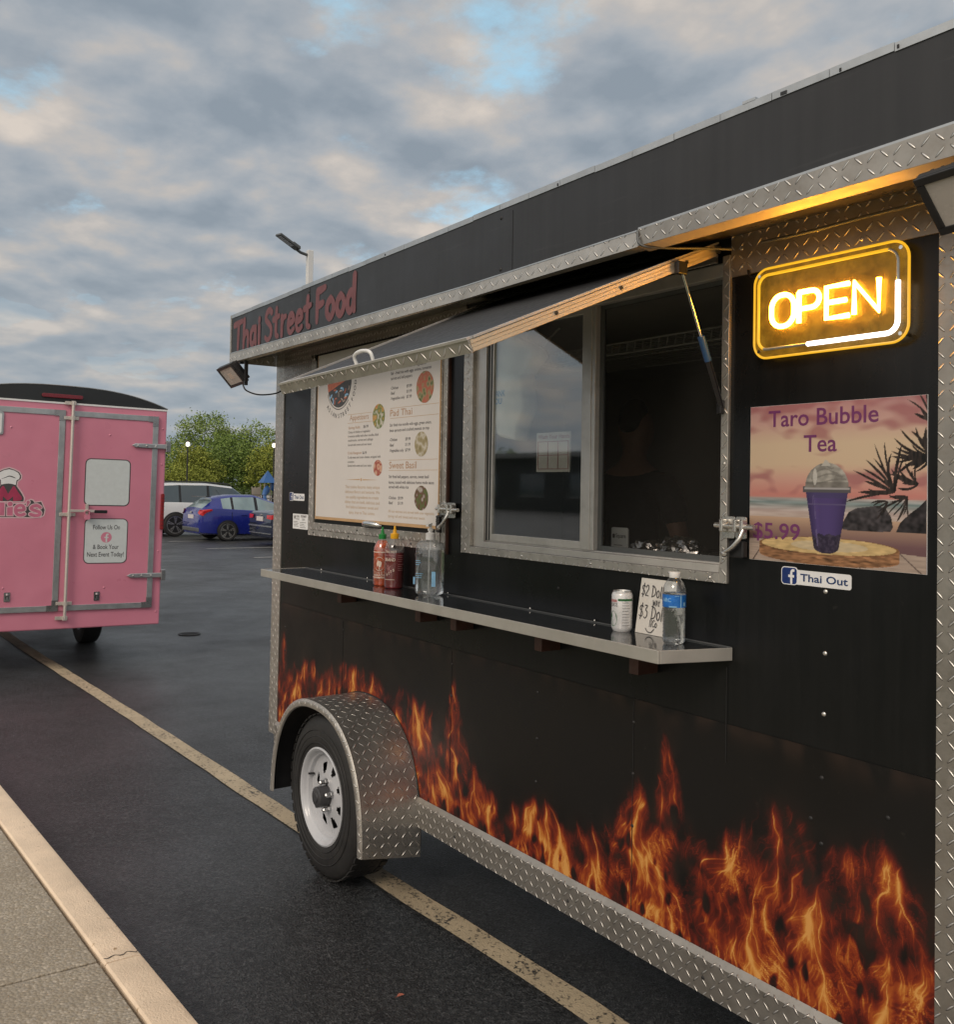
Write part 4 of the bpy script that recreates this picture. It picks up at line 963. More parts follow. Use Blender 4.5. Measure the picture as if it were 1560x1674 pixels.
# flood lights under the ends of the overhang
def flood(x0, y0, z0, wd, bracket_x, name='flood_light'):
    e1 = Vector((wd, 0, .012)); e2 = Vector((.012, .085, -.100)); nr = e1.cross(e2).normalized()
    if nr.y > 0: nr = -nr
    o = Vector((x0, y0, z0)); W1 = e1.normalized(); W2 = e2.normalized(); a, b = e1.length, e2.length
    def P(u, v, h): return tuple(o+W1*u+W2*v+nr*h)
    def fb(mb, u0, u1, v0, v1, h0, h1):
        mb.add([P(u, v, h) for h in (h0, h1) for u, v in ((u0, v0), (u1, v0), (u1, v1), (u0, v1))], [(0,3,2,1),(4,5,6,7),(0,1,5,4),(1,2,6,5),(2,3,7,6),(3,0,4,7)])
    m = MB(); fb(m, 0, a, 0, b, -.028, -.004); fl = m.build(name, 'black_plastic', T, bevel=.004)
    q = MB(); e = .016
    for u0, u1, v0, v1 in ((0, a, 0, e), (0, a, b-e, b), (0, e, e, b-e), (a-e, a, e, b-e)): fb(q, u0, u1, v0, v1, -.0038, .004)
    q.build('flood_rim', 'black_plastic', fl, bevel=.0015)
    q = MB(); fb(q, e, a-e, e, b-e, -.0038, -.0005); q.build('flood_lens', 'glow_grey', fl)
    q = MB(); fb(q, a*.38, a*.62, b*.36, b*.64, -.0003, .0006); q.build('led_chip', 'cream_ink', fl)
    q = MB()
    for k in range(9): fb(q, a*(.06+.1*k), a*(.09+.1*k), b*.06, b*.94, -.052, -.0285)
    q.build('cooling_fin', 'black_plastic', fl)
    q = MB(); q.box((bracket_x-.006, y0+.075, z0-.10), (bracket_x+.006, y0+.095, 2.386)); q.box((bracket_x-a*.35, y0+.075, z0+.022), (bracket_x-a*.35+.012, y0+.095, 2.386)); q.build('flood_bracket', 'black_plastic', fl, bevel=.002)
    return fl
fl = flood(-5.215, -.335, 2.352, .215, -4.985)
q = MB(); q.tube(sm([(-5.03, -.25, 2.26), (-5.01, -.235, 2.225), (-4.98, -.17, 2.205), (-4.99, -.06, 2.225), (-5.02, -.012, 2.27)], 6), .0042, 7); q.build('flood_cable', 'black_plastic', fl, smooth=R(60))
fl = flood(-1.082, -.345, 2.355, .215, -.90)
q = MB(); q.tube(sm([(-1.93, -.288, 2.442), (-1.915, -.292, 2.400), (-1.88, -.24, 2.392), (-1.84, -.13, 2.400), (-1.80, -.05, 2.402)], 6), .0038, 7); q.build('flood_cable', 'lamp_grey', fl, smooth=R(60))
q = MB(); q.tube(sm([(-1.70, -.04, 2.404), (-1.55, -.05, 2.398), (-1.40, -.04, 2.404), (-1.2, -.05, 2.402), (-1.05, -.12, 2.39)], 6), .005, 7); q.build('flood_cable', 'lamp_grey', fl, smooth=R(60))

# wheels
def tyre_wheel(name, cx, cy, cz, Rt, wt, side, parent, rim_r, detail=True):
    """wheel facing -Y when side = -1; cy is the outer face"""
    s_ = -side   # inward direction along Y
    f = lambda prof: [(r, h*s_) for r, h in prof]
    m = MB(); m.lathe(f([(rim_r+.002, .020), (rim_r+.004, .006), (rim_r+.018, -.002), (rim_r+.05, -.008), (rim_r+.085, -.006), (Rt-.045, .0), (Rt-.022, .010), (Rt-.006, .026), (Rt-.001, .045), (Rt, wt*.5), (Rt-.001, wt-.045), (Rt-.01, wt-.02), (Rt-.05, wt), (rim_r+.05, wt+.006), (rim_r, wt-.01)]), (cx, cy, cz), 64, 'y')
    for k in (.032, .060, .088): m.lathe(f([(rim_r+k, -.0072), (rim_r+k+.002, -.0090), (rim_r+k+.004, -.0072)]), (cx, cy, cz), 64, 'y')
    wh = m.build(name, 'rubber', parent, smooth=R(40))
    q = MB()
    nb = 46
    for i in range(nb):
        for row in range(4):
            t = 2*math.pi*(i+.5*(row % 2))/nb; y = cy+s_*(.028+row*(wt-.056)/3.)-s_*.014; r0, r1 = Rt-.004, Rt+.0018; dt = 2*math.pi/nb*.36
            q.add([(cx+r*math.cos(t+u), yy, cz+r*math.sin(t+u)) for r in (r0, r1) for u, yy in ((-dt, y), (dt, y), (dt, y+s_*.030), (-dt, y+s_*.030))], [(0,3,2,1),(4,5,6,7),(0,1,5,4),(1,2,6,5),(2,3,7,6),(3,0,4,7)])
    q.build('tyre_tread', 'rubber', wh)
    q = MB(); rr = rim_r
    q.lathe(f([(rr+.012, .004), (rr+.013, -.003), (rr+.006, -.006), (rr-.002, -.002), (rr-.008, .012), (rr-.013, .020), (rr-.020, .023), (rr-.026, .040), (rr-.038, .044)]), (cx, cy, cz), 64, 'y')
    # disc with eight real openings
    rings = [rr-.038, rr-.058, rr-.076, rr-.094, rr-.105, rr-.125, .052, .030]; hs = [.044, .047, .043, .038, .034, .028, .030, .030]
    K = 96; vs_ = []; 
    for r, h in zip(rings, hs):
        for i in range(K): t = 2*math.pi*i/K; vs_.append((cx+r*math.cos(t), cy+s_*h, cz+r*math.sin(t)))
    fs = []
    for j in range(len(rings)-1):
        for i in range(K):
            ph = (i % 12); hole = (j == 1 and 4 <= ph <= 8) or (j == 2 and 4 <= ph <= 8) or (j == 3 and 5 <= ph <= 7)
            if not hole: fs.append((j*K+i, j*K+(i+1) % K, (j+1)*K+(i+1) % K, (j+1)*K+i))
    q.add(vs_, fs); rim = q.build('rim', 'wheel_white', wh, smooth=R(45), fixn=False)
    q = MB(); q.lathe(f([(rr-.035, .085), (.001, .085)]), (cx, cy, cz), 40, 'y'); q.build('brake_drum', 'dark_steel', wh)
    if detail:
        q = MB(); q.lathe(f([(.046, .030), (.045, -.010), (.043, -.022), (.038, -.026), (.024, -.027), (.022, -.032), (.012, -.033), (.001, -.033)]), (cx, cy, cz), 32, 'y'); q.build('hub_cap', 'cap_grey', wh, smooth=R(40))
        for k in range(5):
            t = R(20+72*k); q = MB(); q.lathe(f([(.016, .028), (.013, .018), (.0105, .016), (.0105, -.004), (.006, -.010), (.001, -.011)]), (cx+.062*math.cos(t), cy, cz+.062*math.sin(t)), 6, 'y'); q.build('lug_nut', 'steel', wh)
        t = R(160); q = MB(); q.cyl((cx+(rr-.036)*math.cos(t), cy+s_*.04, cz+(rr-.036)*math.sin(t)), (cx+(rr-.028)*math.cos(t), cy+s_*.012, cz+(rr-.03)*math.sin(t)), .005, n=8); q.build('valve_stem', 'black_plastic', wh)
    return wh
tyre_wheel('wheel', -3.945, -.250, .318, .362, .205, -1, T, .203)
tyre_wheel('wheel', -3.945, YB+.250, .318, .362, .205, 1, T, .203, False)
# fender: bent tread plate with a rolled lip and black liner
fcx, fa, fb_, fz0 = -3.960, .478, .548, .195
prof = []
for i in range(41):
    t = math.pi*(1-i/40); c_, s_ = math.cos(t), math.sin(t); e = 2/2.35
    prof.append((fcx+fa*math.copysign(abs(c_)**e, c_), fz0+.0+fb_*abs(s_)**e))
prof[0] = (prof[0][0], fz0+.03); 
def sheet(mb, pr, y0, y1, th):
    n = len(pr); acc = 0; uv = []
    inn = []
    for i, (x, z) in enumerate(pr):
        a = Vector(pr[max(i-1, 0)]); b = Vector(pr[min(i+1, n-1)]); dd = (b-a).normalized(); inn.append((x+dd.y*th, z-dd.x*th))
    dr = lambda i: .045*max(0., (i-(n-8))/7.)
    vs_ = [(x, y0, z) for x, z in pr]+[(x, y1, z-dr(i)) for i, (x, z) in enumerate(pr)]+[(x, y0, z) for x, z in inn]+[(x, y1, z-dr(i)) for i, (x, z) in enumerate(inn)]
    L = [0]
    for i in range(1, n): L.append(L[-1]+math.dist(pr[i], pr[i-1]))
    mb.uv = [(y0, l) for l in L]+[(y1, l) for l in L]+[(y0, l) for l in L]+[(y1, l) for l in L]
    fs = []
    for i in range(n-1):
        fs += [(i, i+1, n+i+1, n+i), (2*n+i, 3*n+i, 3*n+i+1, 2*n+i+1), (i, 2*n+i, 2*n+i+1, i+1), (n+i, n+i+1, 3*n+i+1, 3*n+i)]
    fs += [(0, n, 3*n, 2*n), (n-1, 3*n-1, 4*n-1, 2*n-1)]
    return mb.add(vs_, fs)
m = MB(); sheet(m, prof, -.283, -.0052, .003); fen = m.build('fender', 'tread_big', T, smooth=R(40))
m = MB(); n = len(prof); lipv = []; acc = 0
for i, (x, z) in enumerate(prof):
    a = Vector(prof[max(i-1, 0)]); b = Vector(prof[min(i+1, n-1)]); dd = (b-a).normalized(); ix, iz = dd.y, -dd.x
    if i: acc += math.dist(prof[i], prof[i-1])
    for k, (u, y) in enumerate(((.0, -.2835), (.007, -.290), (.018, -.2925), (.032, -.290), (.036, -.283))): lipv.append(((x+ix*u, y, z+iz*u), (u, acc)))
m.add([p for p, q in lipv], [(i*5+k, i*5+k+1, (i+1)*5+k+1, (i+1)*5+k) for i in range(n-1) for k in range(4)]); m.uv = [(q[0]+.004, q[1]) for p, q in lipv]
m.build('fender_lip', 'tread', fen, smooth=R(50), fixn=False)
m = MB(); pi_ = [(fcx+(x-fcx)*.985, fz0+(z-fz0)*.985) for x, z in prof]; sheet(m, pi_, -.270, -.006, .004); m.build('fender_liner', 'black_plastic', fen, smooth=R(40))
m = MB(); m.ribbon([(x, z) for x, z in prof[12:]], .010, -.0049, cap=False); m.build('fender_seal', 'black_plastic', fen, fixn=False)

# ------------------------------------------------------------------ things on the trailer wall
S = thing('open_sign', 'glowing amber neon sign reading OPEN on a clear rounded panel', 'neon sign', (-1.507, -.02, 2.085))
nx0, nx1, nz0, nz1 = -1.734, -1.281, 2.087, 2.330
m = MB(); m.rrect(nx0, nz0, nx1, nz1, .042, -.030, -.026, k=8); m.build('acrylic_panel', 'acrylic', S)
m = MB(); pl = rr_poly(nx0-.001, nz0-.001, nx1+.001, nz1+.001, .043, 8); m.tube([(x, -.028, z) for x, z in pl], .0034, 8, closed=True); m.build('edge_glow', 'neon_rim', S, smooth=R(60))
inn = rr_poly(nx0+.021, nz0+.021, nx1-.021, nz1-.019, .030, 8); n9 = 9
br = inn[0:9]; tr_ = inn[9:18]; tl = inn[18:27]; bl = inn[27:36]
amb = tr_[7:]+tl+bl[:7]
m = MB(); m.tube([(x, -.038, z) for x, z in amb], .0042, 8); m.build('border_tube', 'neon_rim', S, smooth=R(60))
m = MB(); m.tube([(x, -.038, z) for x, z in [(-1.555, nz0+.021)]+br+[(nx1-.021, 2.232)]], .0062, 8); m.build('border_tube', 'neon_white', S, smooth=R(60))
m = MB(); m.tube([(x, -.038, z) for x, z in bl[6:]+[(-1.557, nz0+.021)]], .0042, 8); m.tube([(x, -.038, z) for x, z in [(nx1-.021, 2.234)]+tr_[:8]], .0042, 8); m.build('border_tube', 'galv', S, smooth=R(60))
LZ0, LZ1 = 2.166, 2.246
def nl(mb, pts, smo=False): mb.tube([(x, -.041, z) for x, z in (sm(pts, 6) if smo else pts)], .0066, 10)
h_ = LZ1-LZ0; zc_ = (LZ0+LZ1)/2
m = MB(); m.tube([(x, -.040, z) for x, z in rr_poly(-1.668, LZ0-.002, -1.596, LZ1+.002, .033, 8)], .0066, 10, closed=True); m.build('neon_letter', 'neon_amber', S, smooth=R(60))
m = MB(); nl(m, [(-1.580, LZ0), (-1.580, LZ1)]); nl(m, [(-1.580, LZ1), (-1.545, LZ1)]+[(-1.540+.022*math.cos(R(a)), LZ1-.022+.022*math.sin(R(a))) for a in range(80, -100, -20)]+[(-1.545, LZ1-.044), (-1.580, LZ1-.044)]); m.build('neon_letter', 'neon_amber', S, smooth=R(60))
m = MB(); nl(m, [(-1.432, LZ1), (-1.497, LZ1), (-1.497, LZ0), (-1.432, LZ0)]); nl(m, [(-1.497, zc_), (-1.440, zc_)]); m.build('neon_letter', 'neon_amber', S, smooth=R(60))
m = MB(); nl(m, [(-1.417, LZ0), (-1.417, LZ1), (-1.350, LZ0), (-1.350, LZ1)]); m.build('neon_letter', 'neon_amber', S, smooth=R(60))
for x, z in ((nx0+.018, nz0+.018), (nx1-.018, nz0+.018), (nx0+.018, nz1-.018), (nx1-.018, nz1-.018)):
    m = MB(); m.cyl((x, -.033, z), (x, -.0065, z), .005, n=10); m.build('standoff', 'chrome', S)
m = MB(); m.tube(sm([(nx0+.03, -.020, 2.326), (nx0-.02, -.012, 2.322), (nx0-.035, -.012, 2.33), (nx0-.04, -.010, 2.345)], 5), .003, 6); m.build('power_wire', 'black_plastic', S)

# bubble tea poster, printed on a flat sheet
def inpoly(X, Z, poly):
    r = np.zeros(X.shape, bool); n = len(poly); j = n-1
    for i in range(n):
        xi, zi = poly[i]; xj, zj = poly[j]
        r ^= ((zi > Z) != (zj > Z)) & (X < (xj-xi)*(Z-zi)/((zj-zi)+1e-12)+xi); j = i
    return r
def poster_rgb(x0, x1, z0, z1, dx):
    W_ = int((x1-x0)/dx)+1; H_ = int((z1-z0)/dx)+1; xs = np.linspace(x0, x1, W_); zs = np.linspace(z0, z1, H_); X, Z = np.meshgrid(xs, zs)
    rng = np.random.default_rng(11)
    def fld(lx, lz):
        g = rng.standard_normal((H_, W_)); kx = np.fft.fftfreq(W_, dx)[None, :]; kz = np.fft.fftfreq(H_, dx)[:, None]
        r = np.real(np.fft.ifft2(np.fft.fft2(g)*np.exp(-2*((kx*lx)**2+(kz*lz)**2)))); return r/r.std()
    u = (X-x0)/(x1-x0); v = (Z-z0)/(z1-z0)
    def C(v_, st, cols): return np.stack([np.interp(v_, st, [c[k] for c in cols]) for k in range(3)], -1)
    img = C(v, [.0, .40, .43, .52, .62, .75, .88, 1.0], [(.30, .17, .15), (.45, .23, .20), (.50, .20, .17), (.54, .30, .24), (.56, .42, .29), (.56, .43, .30), (.50, .31, .27), (.40, .22, .22)])
    cl = np.clip(fld(.05, .022)*.5+np.interp(v, [.45, .56, .64, .74, .86, 1.], [.1, .5, -.6, -.5, .45, .9])-.1, 0, 1)[..., None]
    img = img*(1-.75*cl)+.75*cl*np.array([.30, .105, .115])
    def put(mask, c, a=1.):
        c = np.array(c) if not isinstance(c, np.ndarray) else c
        mk = (mask.astype(float)*a)[..., None]; img[:] = img*(1-mk)+mk*c
    hz = z0+.412*(z1-z0)
    seaL = z0+.285*(z1-z0)
    sea = (Z < hz) & (Z > seaL); f1 = fld(.07, .006)
    scol = C(np.clip((Z-seaL)/(hz-seaL), 0, 1), [0, .3, .45, .75, .9, 1.], [(.45, .36, .31), (.46, .37, .34), (.40, .36, .34), (.14, .20, .20), (.34, .33, .32), (.42, .33, .30)])+.05*np.clip(f1, -1, 1.6)[..., None]
    put(sea, scol)
    sand = (Z <= seaL); scl = C(np.clip((Z-z0)/(seaL-z0), 0, 1), [0, .25, .5, .8, 1.], [(.12, .06, .06), (.12, .065, .07), (.15, .08, .085), (.30, .19, .14), (.46, .31, .21)]); put(sand, scl)
    P = lambda a, b: (x0+a*(x1-x0), z0+b*(z1-z0))
    put(inpoly(X, Z, [P(0, 0), P(1, 0), P(1, .095), P(.8, .11), P(0, .14)]), np.array([.36, .28, .23])*(1+.10*fld(.05, .004))[..., None])
    for a0, a1 in ((.10, .02), (.36, .34), (.60, .66), (.84, .97)): put(inpoly(X, Z, [P(a0, .13), P(a0+.006, .13), P(a1+.010, 0), P(a1, 0)]), (.10, .07, .06))
    rk = fld(.012, .010)
    put(inpoly(X, Z, [P(*q) for q in ((.555, .23), (.575, .28), (.60, .33), (.64, .355), (.70, .365), (.755, .375), (.80, .355), (.825, .31), (.835, .25), (.82, .225), (.70, .22), (.60, .222))]), (np.array([.040, .035, .038])*(1+.35*rk)[..., None]+.03*np.clip((v-.30)*6, 0, 1)[..., None]))
    put(inpoly(X, Z, [P(*q) for q in ((.85, .225), (.87, .28), (.92, .335), (.97, .38), (1.0, .42), (1.0, .225))]), np.array([.026, .022, .024])*(1+.3*rk)[..., None])
    fr = fld(.006, .02)
    def blade(a, b, wd, bend, c=(.022, .016, .014)):
        a = np.array(P(*a)); b = np.array(P(*b)); n_ = np.array([-(b-a)[1], (b-a)[0]]); L_ = np.linalg.norm(n_); n_ = n_/L_
        S_ = np.linspace(0, 1, 9); ctr = [a+(b-a)*s_+n_*bend*L_*4*s_*(1-s_) for s_ in S_]; ww = [wd*(.35+1.2*s_)*(1-s_)**.6*.5 for s_ in S_]
        put(inpoly(X, Z, [tuple(p+n_*w_) for p, w_ in zip(ctr, ww)]+[tuple(p-n_*w_) for p, w_ in list(zip(ctr, ww))[::-1]]), np.array(c)*(1+.5*fr)[..., None])
    rq = np.random.default_rng(4)
    def fan(c0, a0, a1, n_, r0, r1, wd):
        for k in range(n_):
            a_ = math.radians(a0+(a1-a0)*(k+.5*rq.random())/n_); r_ = r0+(r1-r0)*rq.random()
            blade((c0[0]+.01*rq.random(), c0[1]), (c0[0]+r_*math.cos(a_), c0[1]+r_*1.15*math.sin(a_)), wd*(.7+.6*rq.random()), rq.uniform(-.10, .14))
    fan((.835, .455), 68, 200, 13, .13, .27, .011); fan((.90, .43), 170, 285, 9, .08, .19, .008); fan((1.01, .66), 95, 235, 15, .10, .20, .012); fan((.95, .50), 90, 200, 8, .06, .16, .010); fan((1.02, .85), 95, 160, 5, .08, .17, .010); fan((.80, .40), 185, 260, 6, .05, .11, .006)
    # wooden round
    ex, ez, ea, eb = x0+.467*(x1-x0), z0+.118*(z1-z0), .40*(x1-x0), .052*(z1-z0); dp = .068*(z1-z0)
    d1 = ((X-ex)/ea)**2+((Z-ez)/eb)**2; d0 = ((X-ex)/ea)**2+((Z-ez+dp)/eb)**2
    side = ((d0 < 1) | ((np.abs(X-ex) < ea) & (Z < ez) & (Z > ez-dp))) & (d1 >= 1)
    put(side, np.array([.23, .115, .055])*(1+.25*fld(.02, .004)+.5*(fld(.03, .008) < -1.0))[..., None])
    put(d1 < 1, np.array([.52, .37, .17])*(1+.10*fld(.02, .005))[..., None]); put((d1 < 1) & (d1 > .93), (.20, .10, .04))
    put(((X-ex-.01)/(ea*.55))**2+((Z-ez)/(eb*.62))**2 < 1, (.50, .44, .33), .55)
    # cup
    cx = x0+.475*(x1-x0); zt, zb = z0+.462*(z1-z0), z0+.115*(z1-z0); wt, wb = .123*(x1-x0), .073*(x1-x0)
    hw = np.interp(Z, [zb, zt], [wb, wt]); inb = (np.abs(X-cx) < hw) & (Z < zt) & (Z > zb); bt = ((X-cx)/wb)**2+((Z-zb)/.018)**2 < 1
    q = (X-cx)/hw; cupc = np.array([.064, .042, .140])*(1.15-.55*q**2+.25*np.exp(-((q+.55)/.12)**2))[..., None]
    put(inb | bt, cupc); pearl = (Z < zb+.033+.004*fld(.01, .01)) & (inb | bt); put(pearl, np.array([.030, .024, .034])*(1+.5*np.clip(fld(.006, .006), -1, 1.5))[..., None], .85)
    put(inb & (Z > zt-.040) & (Z < zt-.036), (.10, .08, .17)); put(inb & (Z > zt-.022), (.055, .045, .11), .6)
    put((np.abs(X-cx) < wt*1.12) & (np.abs(Z-zt-.001) < .0075), (.085, .080, .085)); put((np.abs(X-cx) < wt*1.05) & (np.abs(Z-zt-.003) < .0022), (.40, .38, .38), .8)
    dm = (((X-cx)/(wt*1.02))**2+((Z-zt-.006)/.064)**2 < 1) & (Z > zt+.006); sw = fld(.016, .012)
    put(dm, (np.array([.30, .285, .255])*(1+.22*np.clip(sw, -1.6, 1.6))[..., None])); put(dm & (Z < zt+.020), (.10, .09, .08), .6)
    for k in range(4):
        zz = zt+.022+.013*k; ww_ = wt*(.92-.2*k); put((np.abs(Z-zz-.006*np.sin((X-cx)/ww_*2.4+k)) < .0022) & (np.abs(X-cx) < ww_) & dm, (.13, .12, .105), .55)
    put(dm & (((X-cx+wt*.55)/.006)**2+((Z-zt-.034)/.022)**2 < 1), (.62, .60, .56), .6)
    put(inpoly(X, Z, [(cx-.016, zt+.062), (cx+.012, zt+.062), (cx+.002, zt+.076), (cx-.004, zt+.078)]), (.42, .40, .36))
    put(inb & (np.abs(q+.66) < .05) & (fld(.004, .02) > -.3), (.16, .13, .25), .6)
    return xs, zs, np.clip(img, .004, 1)
Pq = thing('bubble_tea_poster', 'printed beach sunset poster for Taro Bubble Tea at $5.99 on the black wall', 'poster', (-1.507, -.001, 1.533))
m = MB(); m.box((-1.765, -.0028, 1.533), (-1.246, -.0004, 1.957)); m.build('poster_backing', 'decal_white', Pq)
pxs, pzs, prgb = poster_rgb(-1.7645, -1.2465, 1.5335, 1.9565, .0016); attr_grid('poster_print', 'poster', pxs, pzs, prgb, -.0031, Pq)
m = MB(); m.text('Taro Bubble', -1.703, 1.899, .044, -.0035, width=.331, bold=.012); m.text('Tea', -1.589, 1.829, .044, -.0035, width=.100, bold=.012); m.text('$5.99', -1.752, 1.594, .043, -.0035, width=.154, bold=.012)
m.build('poster_lettering', 'purple', Pq, fixn=False)

# menu board
B = thing('menu_board', 'pale printed menu board with tan border listing Appetizers, Pad Thai and Sweet Basil', 'menu board', (-3.965, -.012, 1.557))
m = MB(); m.box((-4.560, -.0195, 1.555), (-3.372, -.0165, 2.388)); m.build('board_sheet', 'menu_white', B)
m = MB(); m.box((-4.566, -.0200, 1.541), (-3.366, -.0170, 1.5546)); m.box((-3.3715, -.0200, 1.5547), (-3.366, -.0165, 2.388)); m.box((-4.566, -.0200, 1.5547), (-4.5605, -.0165, 2.388)); m.build('board_border', 'menu_edge', B)
Y1 = -.0199
ink = MB(); soft = MB(); brn = MB(); tan = MB(); lin = MB()
def ln(mb, s, x, z, wd, h=.0125): mb.text(s, x, z, h, Y1, width=wd, bold=.008)
brn.text('Appetizers', -4.192, 2.034, .026, Y1, width=.195, bold=.004); brn.text('Pad Thai', -3.791, 2.034, .030, Y1, width=.195, bold=.006); brn.text('Sweet Basil', -3.791, 1.797, .031, Y1, width=.240, bold=.006)
ln(brn, 'Spring Rolls', -4.203, 1.992, .12); ln(ink, '$6.99', -4.048, 1.993, .05); ln(brn, 'Crab Rangoon', -4.207, 1.869, .145); ln(ink, '$6.99', -4.052, 1.868, .042)
for s_, z, wd in (('Choice of chicken or vegetables', 1.971, .225), ('6 wonton stuffed with silver noodles, black', 1.951, .31), ('mushrooms, carrots and cabbage', 1.931, .255), ('Served with sweet and sour sauce', 1.909, .242), ('5 crab meat and cream cheese, wrapped with', 1.848, .332), ('a wonton', 1.827, .068), ('Served with sweet and sour sauce', 1.808, .244)): ln(soft, s_, -4.205, z, wd, .0115)
for s_, z, wd in (('Thai cuisine features many unique', 1.704, .350), ('delicious flavors and textures. We', 1.680, .350), ('use quality ingredients to create', 1.655, .330), ('dishes that are bold, delicious and', 1.631, .352), ('find balance between sweet and', 1.607, .324), ('spicy, true to Thai cuisine.', 1.581, .264)): tan.text(s_, -4.050, z, .0145, Y1, width=wd, align='C', bold=.006)
for s_, z, wd in (('Choice of chicken, beef or vegetables', 2.244, .305), ('Stir - fried rice with eggs, onions, tomatoes', 2.222, .350), ('carrots and bell peppers', 2.199, .190), ('Stir fried rice noodle with eggs, green onion,', 1.987, .358), ('bean sprouts and crushed peanuts on top', 1.963, .340), ('Stir fried bell peppers, carrots, sweet basil', 1.754, .344), ('leaves, tossed with delicious home made sauce', 1.729, .387), ('served with white rice', 1.708, .178)): ln(ink, s_, -3.792, z, wd, .0135)
for z0_, dz, pr, items in ((2.155, .0235, -3.647, ('-Chicken', '-Beef', '-Vegetables only')), (1.921, .0245, -3.650, ('-Chicken', '-Beef', '-Vegetables only')), (1.659, .0228, -3.705, ('-Chicken', '-Beef'))):
    for k, s_ in enumerate(items):
        ln(ink, s_, -3.792, z0_-k*dz, (.070, .040, .128)[k], .0135); ln(ink, ('$9.99', '$11.99', '$7.99')[k], pr, z0_-k*dz, .044, .0130)
tan.text('All our entrees are served with one vegetable', -3.792, 1.599, .0125, Y1, width=.393, bold=.004); tan.text('spring roll and sweet and sour sauce.', -3.792, 1.577, .0125, Y1, width=.32, bold=.004)
for x0, x1, z in ((-4.214, -3.96, 2.063), (-4.214, -3.96, 2.021), (-3.79, -3.377, 2.070), (-3.79, -3.377, 2.024), (-3.795, -3.38, 1.835), (-3.795, -3.38, 1.789)): lin.box((x0, -.0200, z-.0008), (x1, -.0196, z+.0008))
lin.add([(-4.224, Y1, 1.746), (-4.075, Y1, 1.7435), (-4.075, Y1, 1.7490)], [(0, 1, 2)]); lin.add([(-3.895, Y1, 1.745), (-4.045, Y1, 1.7425), (-4.045, Y1, 1.7480)], [(0, 1, 2)]); lin.disc(-4.060, 1.7458, .0075, .0075, Y1, 12)
ink.build('menu_text', 'ink', B, fixn=False); soft.build('menu_text', 'ink_soft', B, fixn=False); brn.build('menu_heading', 'ink_brown', B, fixn=False); tan.build('menu_paragraph', 'ink_tan', B, fixn=False); lin.build('menu_rule', 'menu_edge', B, fixn=False)
for i, (x, z, rx, rz) in enumerate(((-3.492, 2.146, .072, .069), (-3.899, 2.040, .059, .058), (-3.898, 1.801, .042, .037), (-3.514, 1.901, .055, .054), (-3.506, 1.669, .058, .053))):
    m = MB(); m.disc(x, z, rx, rz, -.0202, 40); m.build('food_photo', 'food%d' % i, B, fixn=False)
bx, bz, br_ = -4.313, 2.238, .133
m = MB(); m.add([(bx+br_*math.cos(R(a)), -.0198, bz+br_*math.sin(R(a))) for a in range(180, 361, 6)], [tuple(range(31))]); bw = m.build('bowl_emblem', 'navy', B, fixn=False); bw.data.materials[0] = M_['ink']
q = MB(); q.add([(bx+br_*1.0*math.cos(R(a)), -.0201, bz+br_*math.sin(R(a))) for a in (180, 184, 188, 192, 197, 202)]+[(bx+br_*.55, -.0201, bz-.002), (bx+br_*.98, -.0201, bz)], [tuple(range(8))])
q.add([(bx-.11, -.0199, bz+.005), (bx+.13, -.0199, bz+.004), (bx+.12, -.0199, bz+.035), (bx-.05, -.0199, bz+.055), (bx-.12, -.0199, bz+.03)], [(0, 1, 2, 3, 4)]); q.build('bowl_rim', 'orange_red', bw, fixn=False)
q = MB(); rn = random.Random(5); n9 = 0
for i in range(26):
    a = rn.uniform(190, 350); r_ = br_*math.sqrt(rn.uniform(.08, .80)); x, z = bx+r_*math.cos(R(a)), bz+r_*math.sin(R(a)); t = rn.uniform(0, 3.14); L_ = rn.uniform(.007, .014)
    if z > bz-.035: continue
    q.ribbon(sm([(x-L_*math.cos(t), z-L_*math.sin(t)), (x+.002, z+.002), (x+L_*math.cos(t), z+L_*math.sin(t))], 3), .0045+.003*(i % 3), -.0202-.0001*(i % 7), m=i % 3)
q.build('bowl_garnish', ['cream_ink', 'orange_red', 'label_pale'], bw, fixn=False)
q = MB()
def arc_text(s_, a0, a1, rad, h):
    for k, c in enumerate(s_):
        a = a0+(a1-a0)*k/max(1, len(s_)-1)
        if c != ' ': q.text(c, bx+rad*math.cos(R(a)), bz+rad*math.sin(R(a)), h, Y1, align='C', bold=.014, rot=R(a+90))
arc_text('ASIAN', 225, 259, .186, .022); arc_text('STREET', 270, 313, .186, .022); arc_text('FOOD', 325, 354, .186, .022); q.ribbon([(bx+br_*1.07*math.cos(R(a)), bz+br_*1.07*math.sin(R(a))) for a in range(205, 320, 5)], .0045, Y1); q.build('bowl_lettering', 'ink', bw, fixn=False)

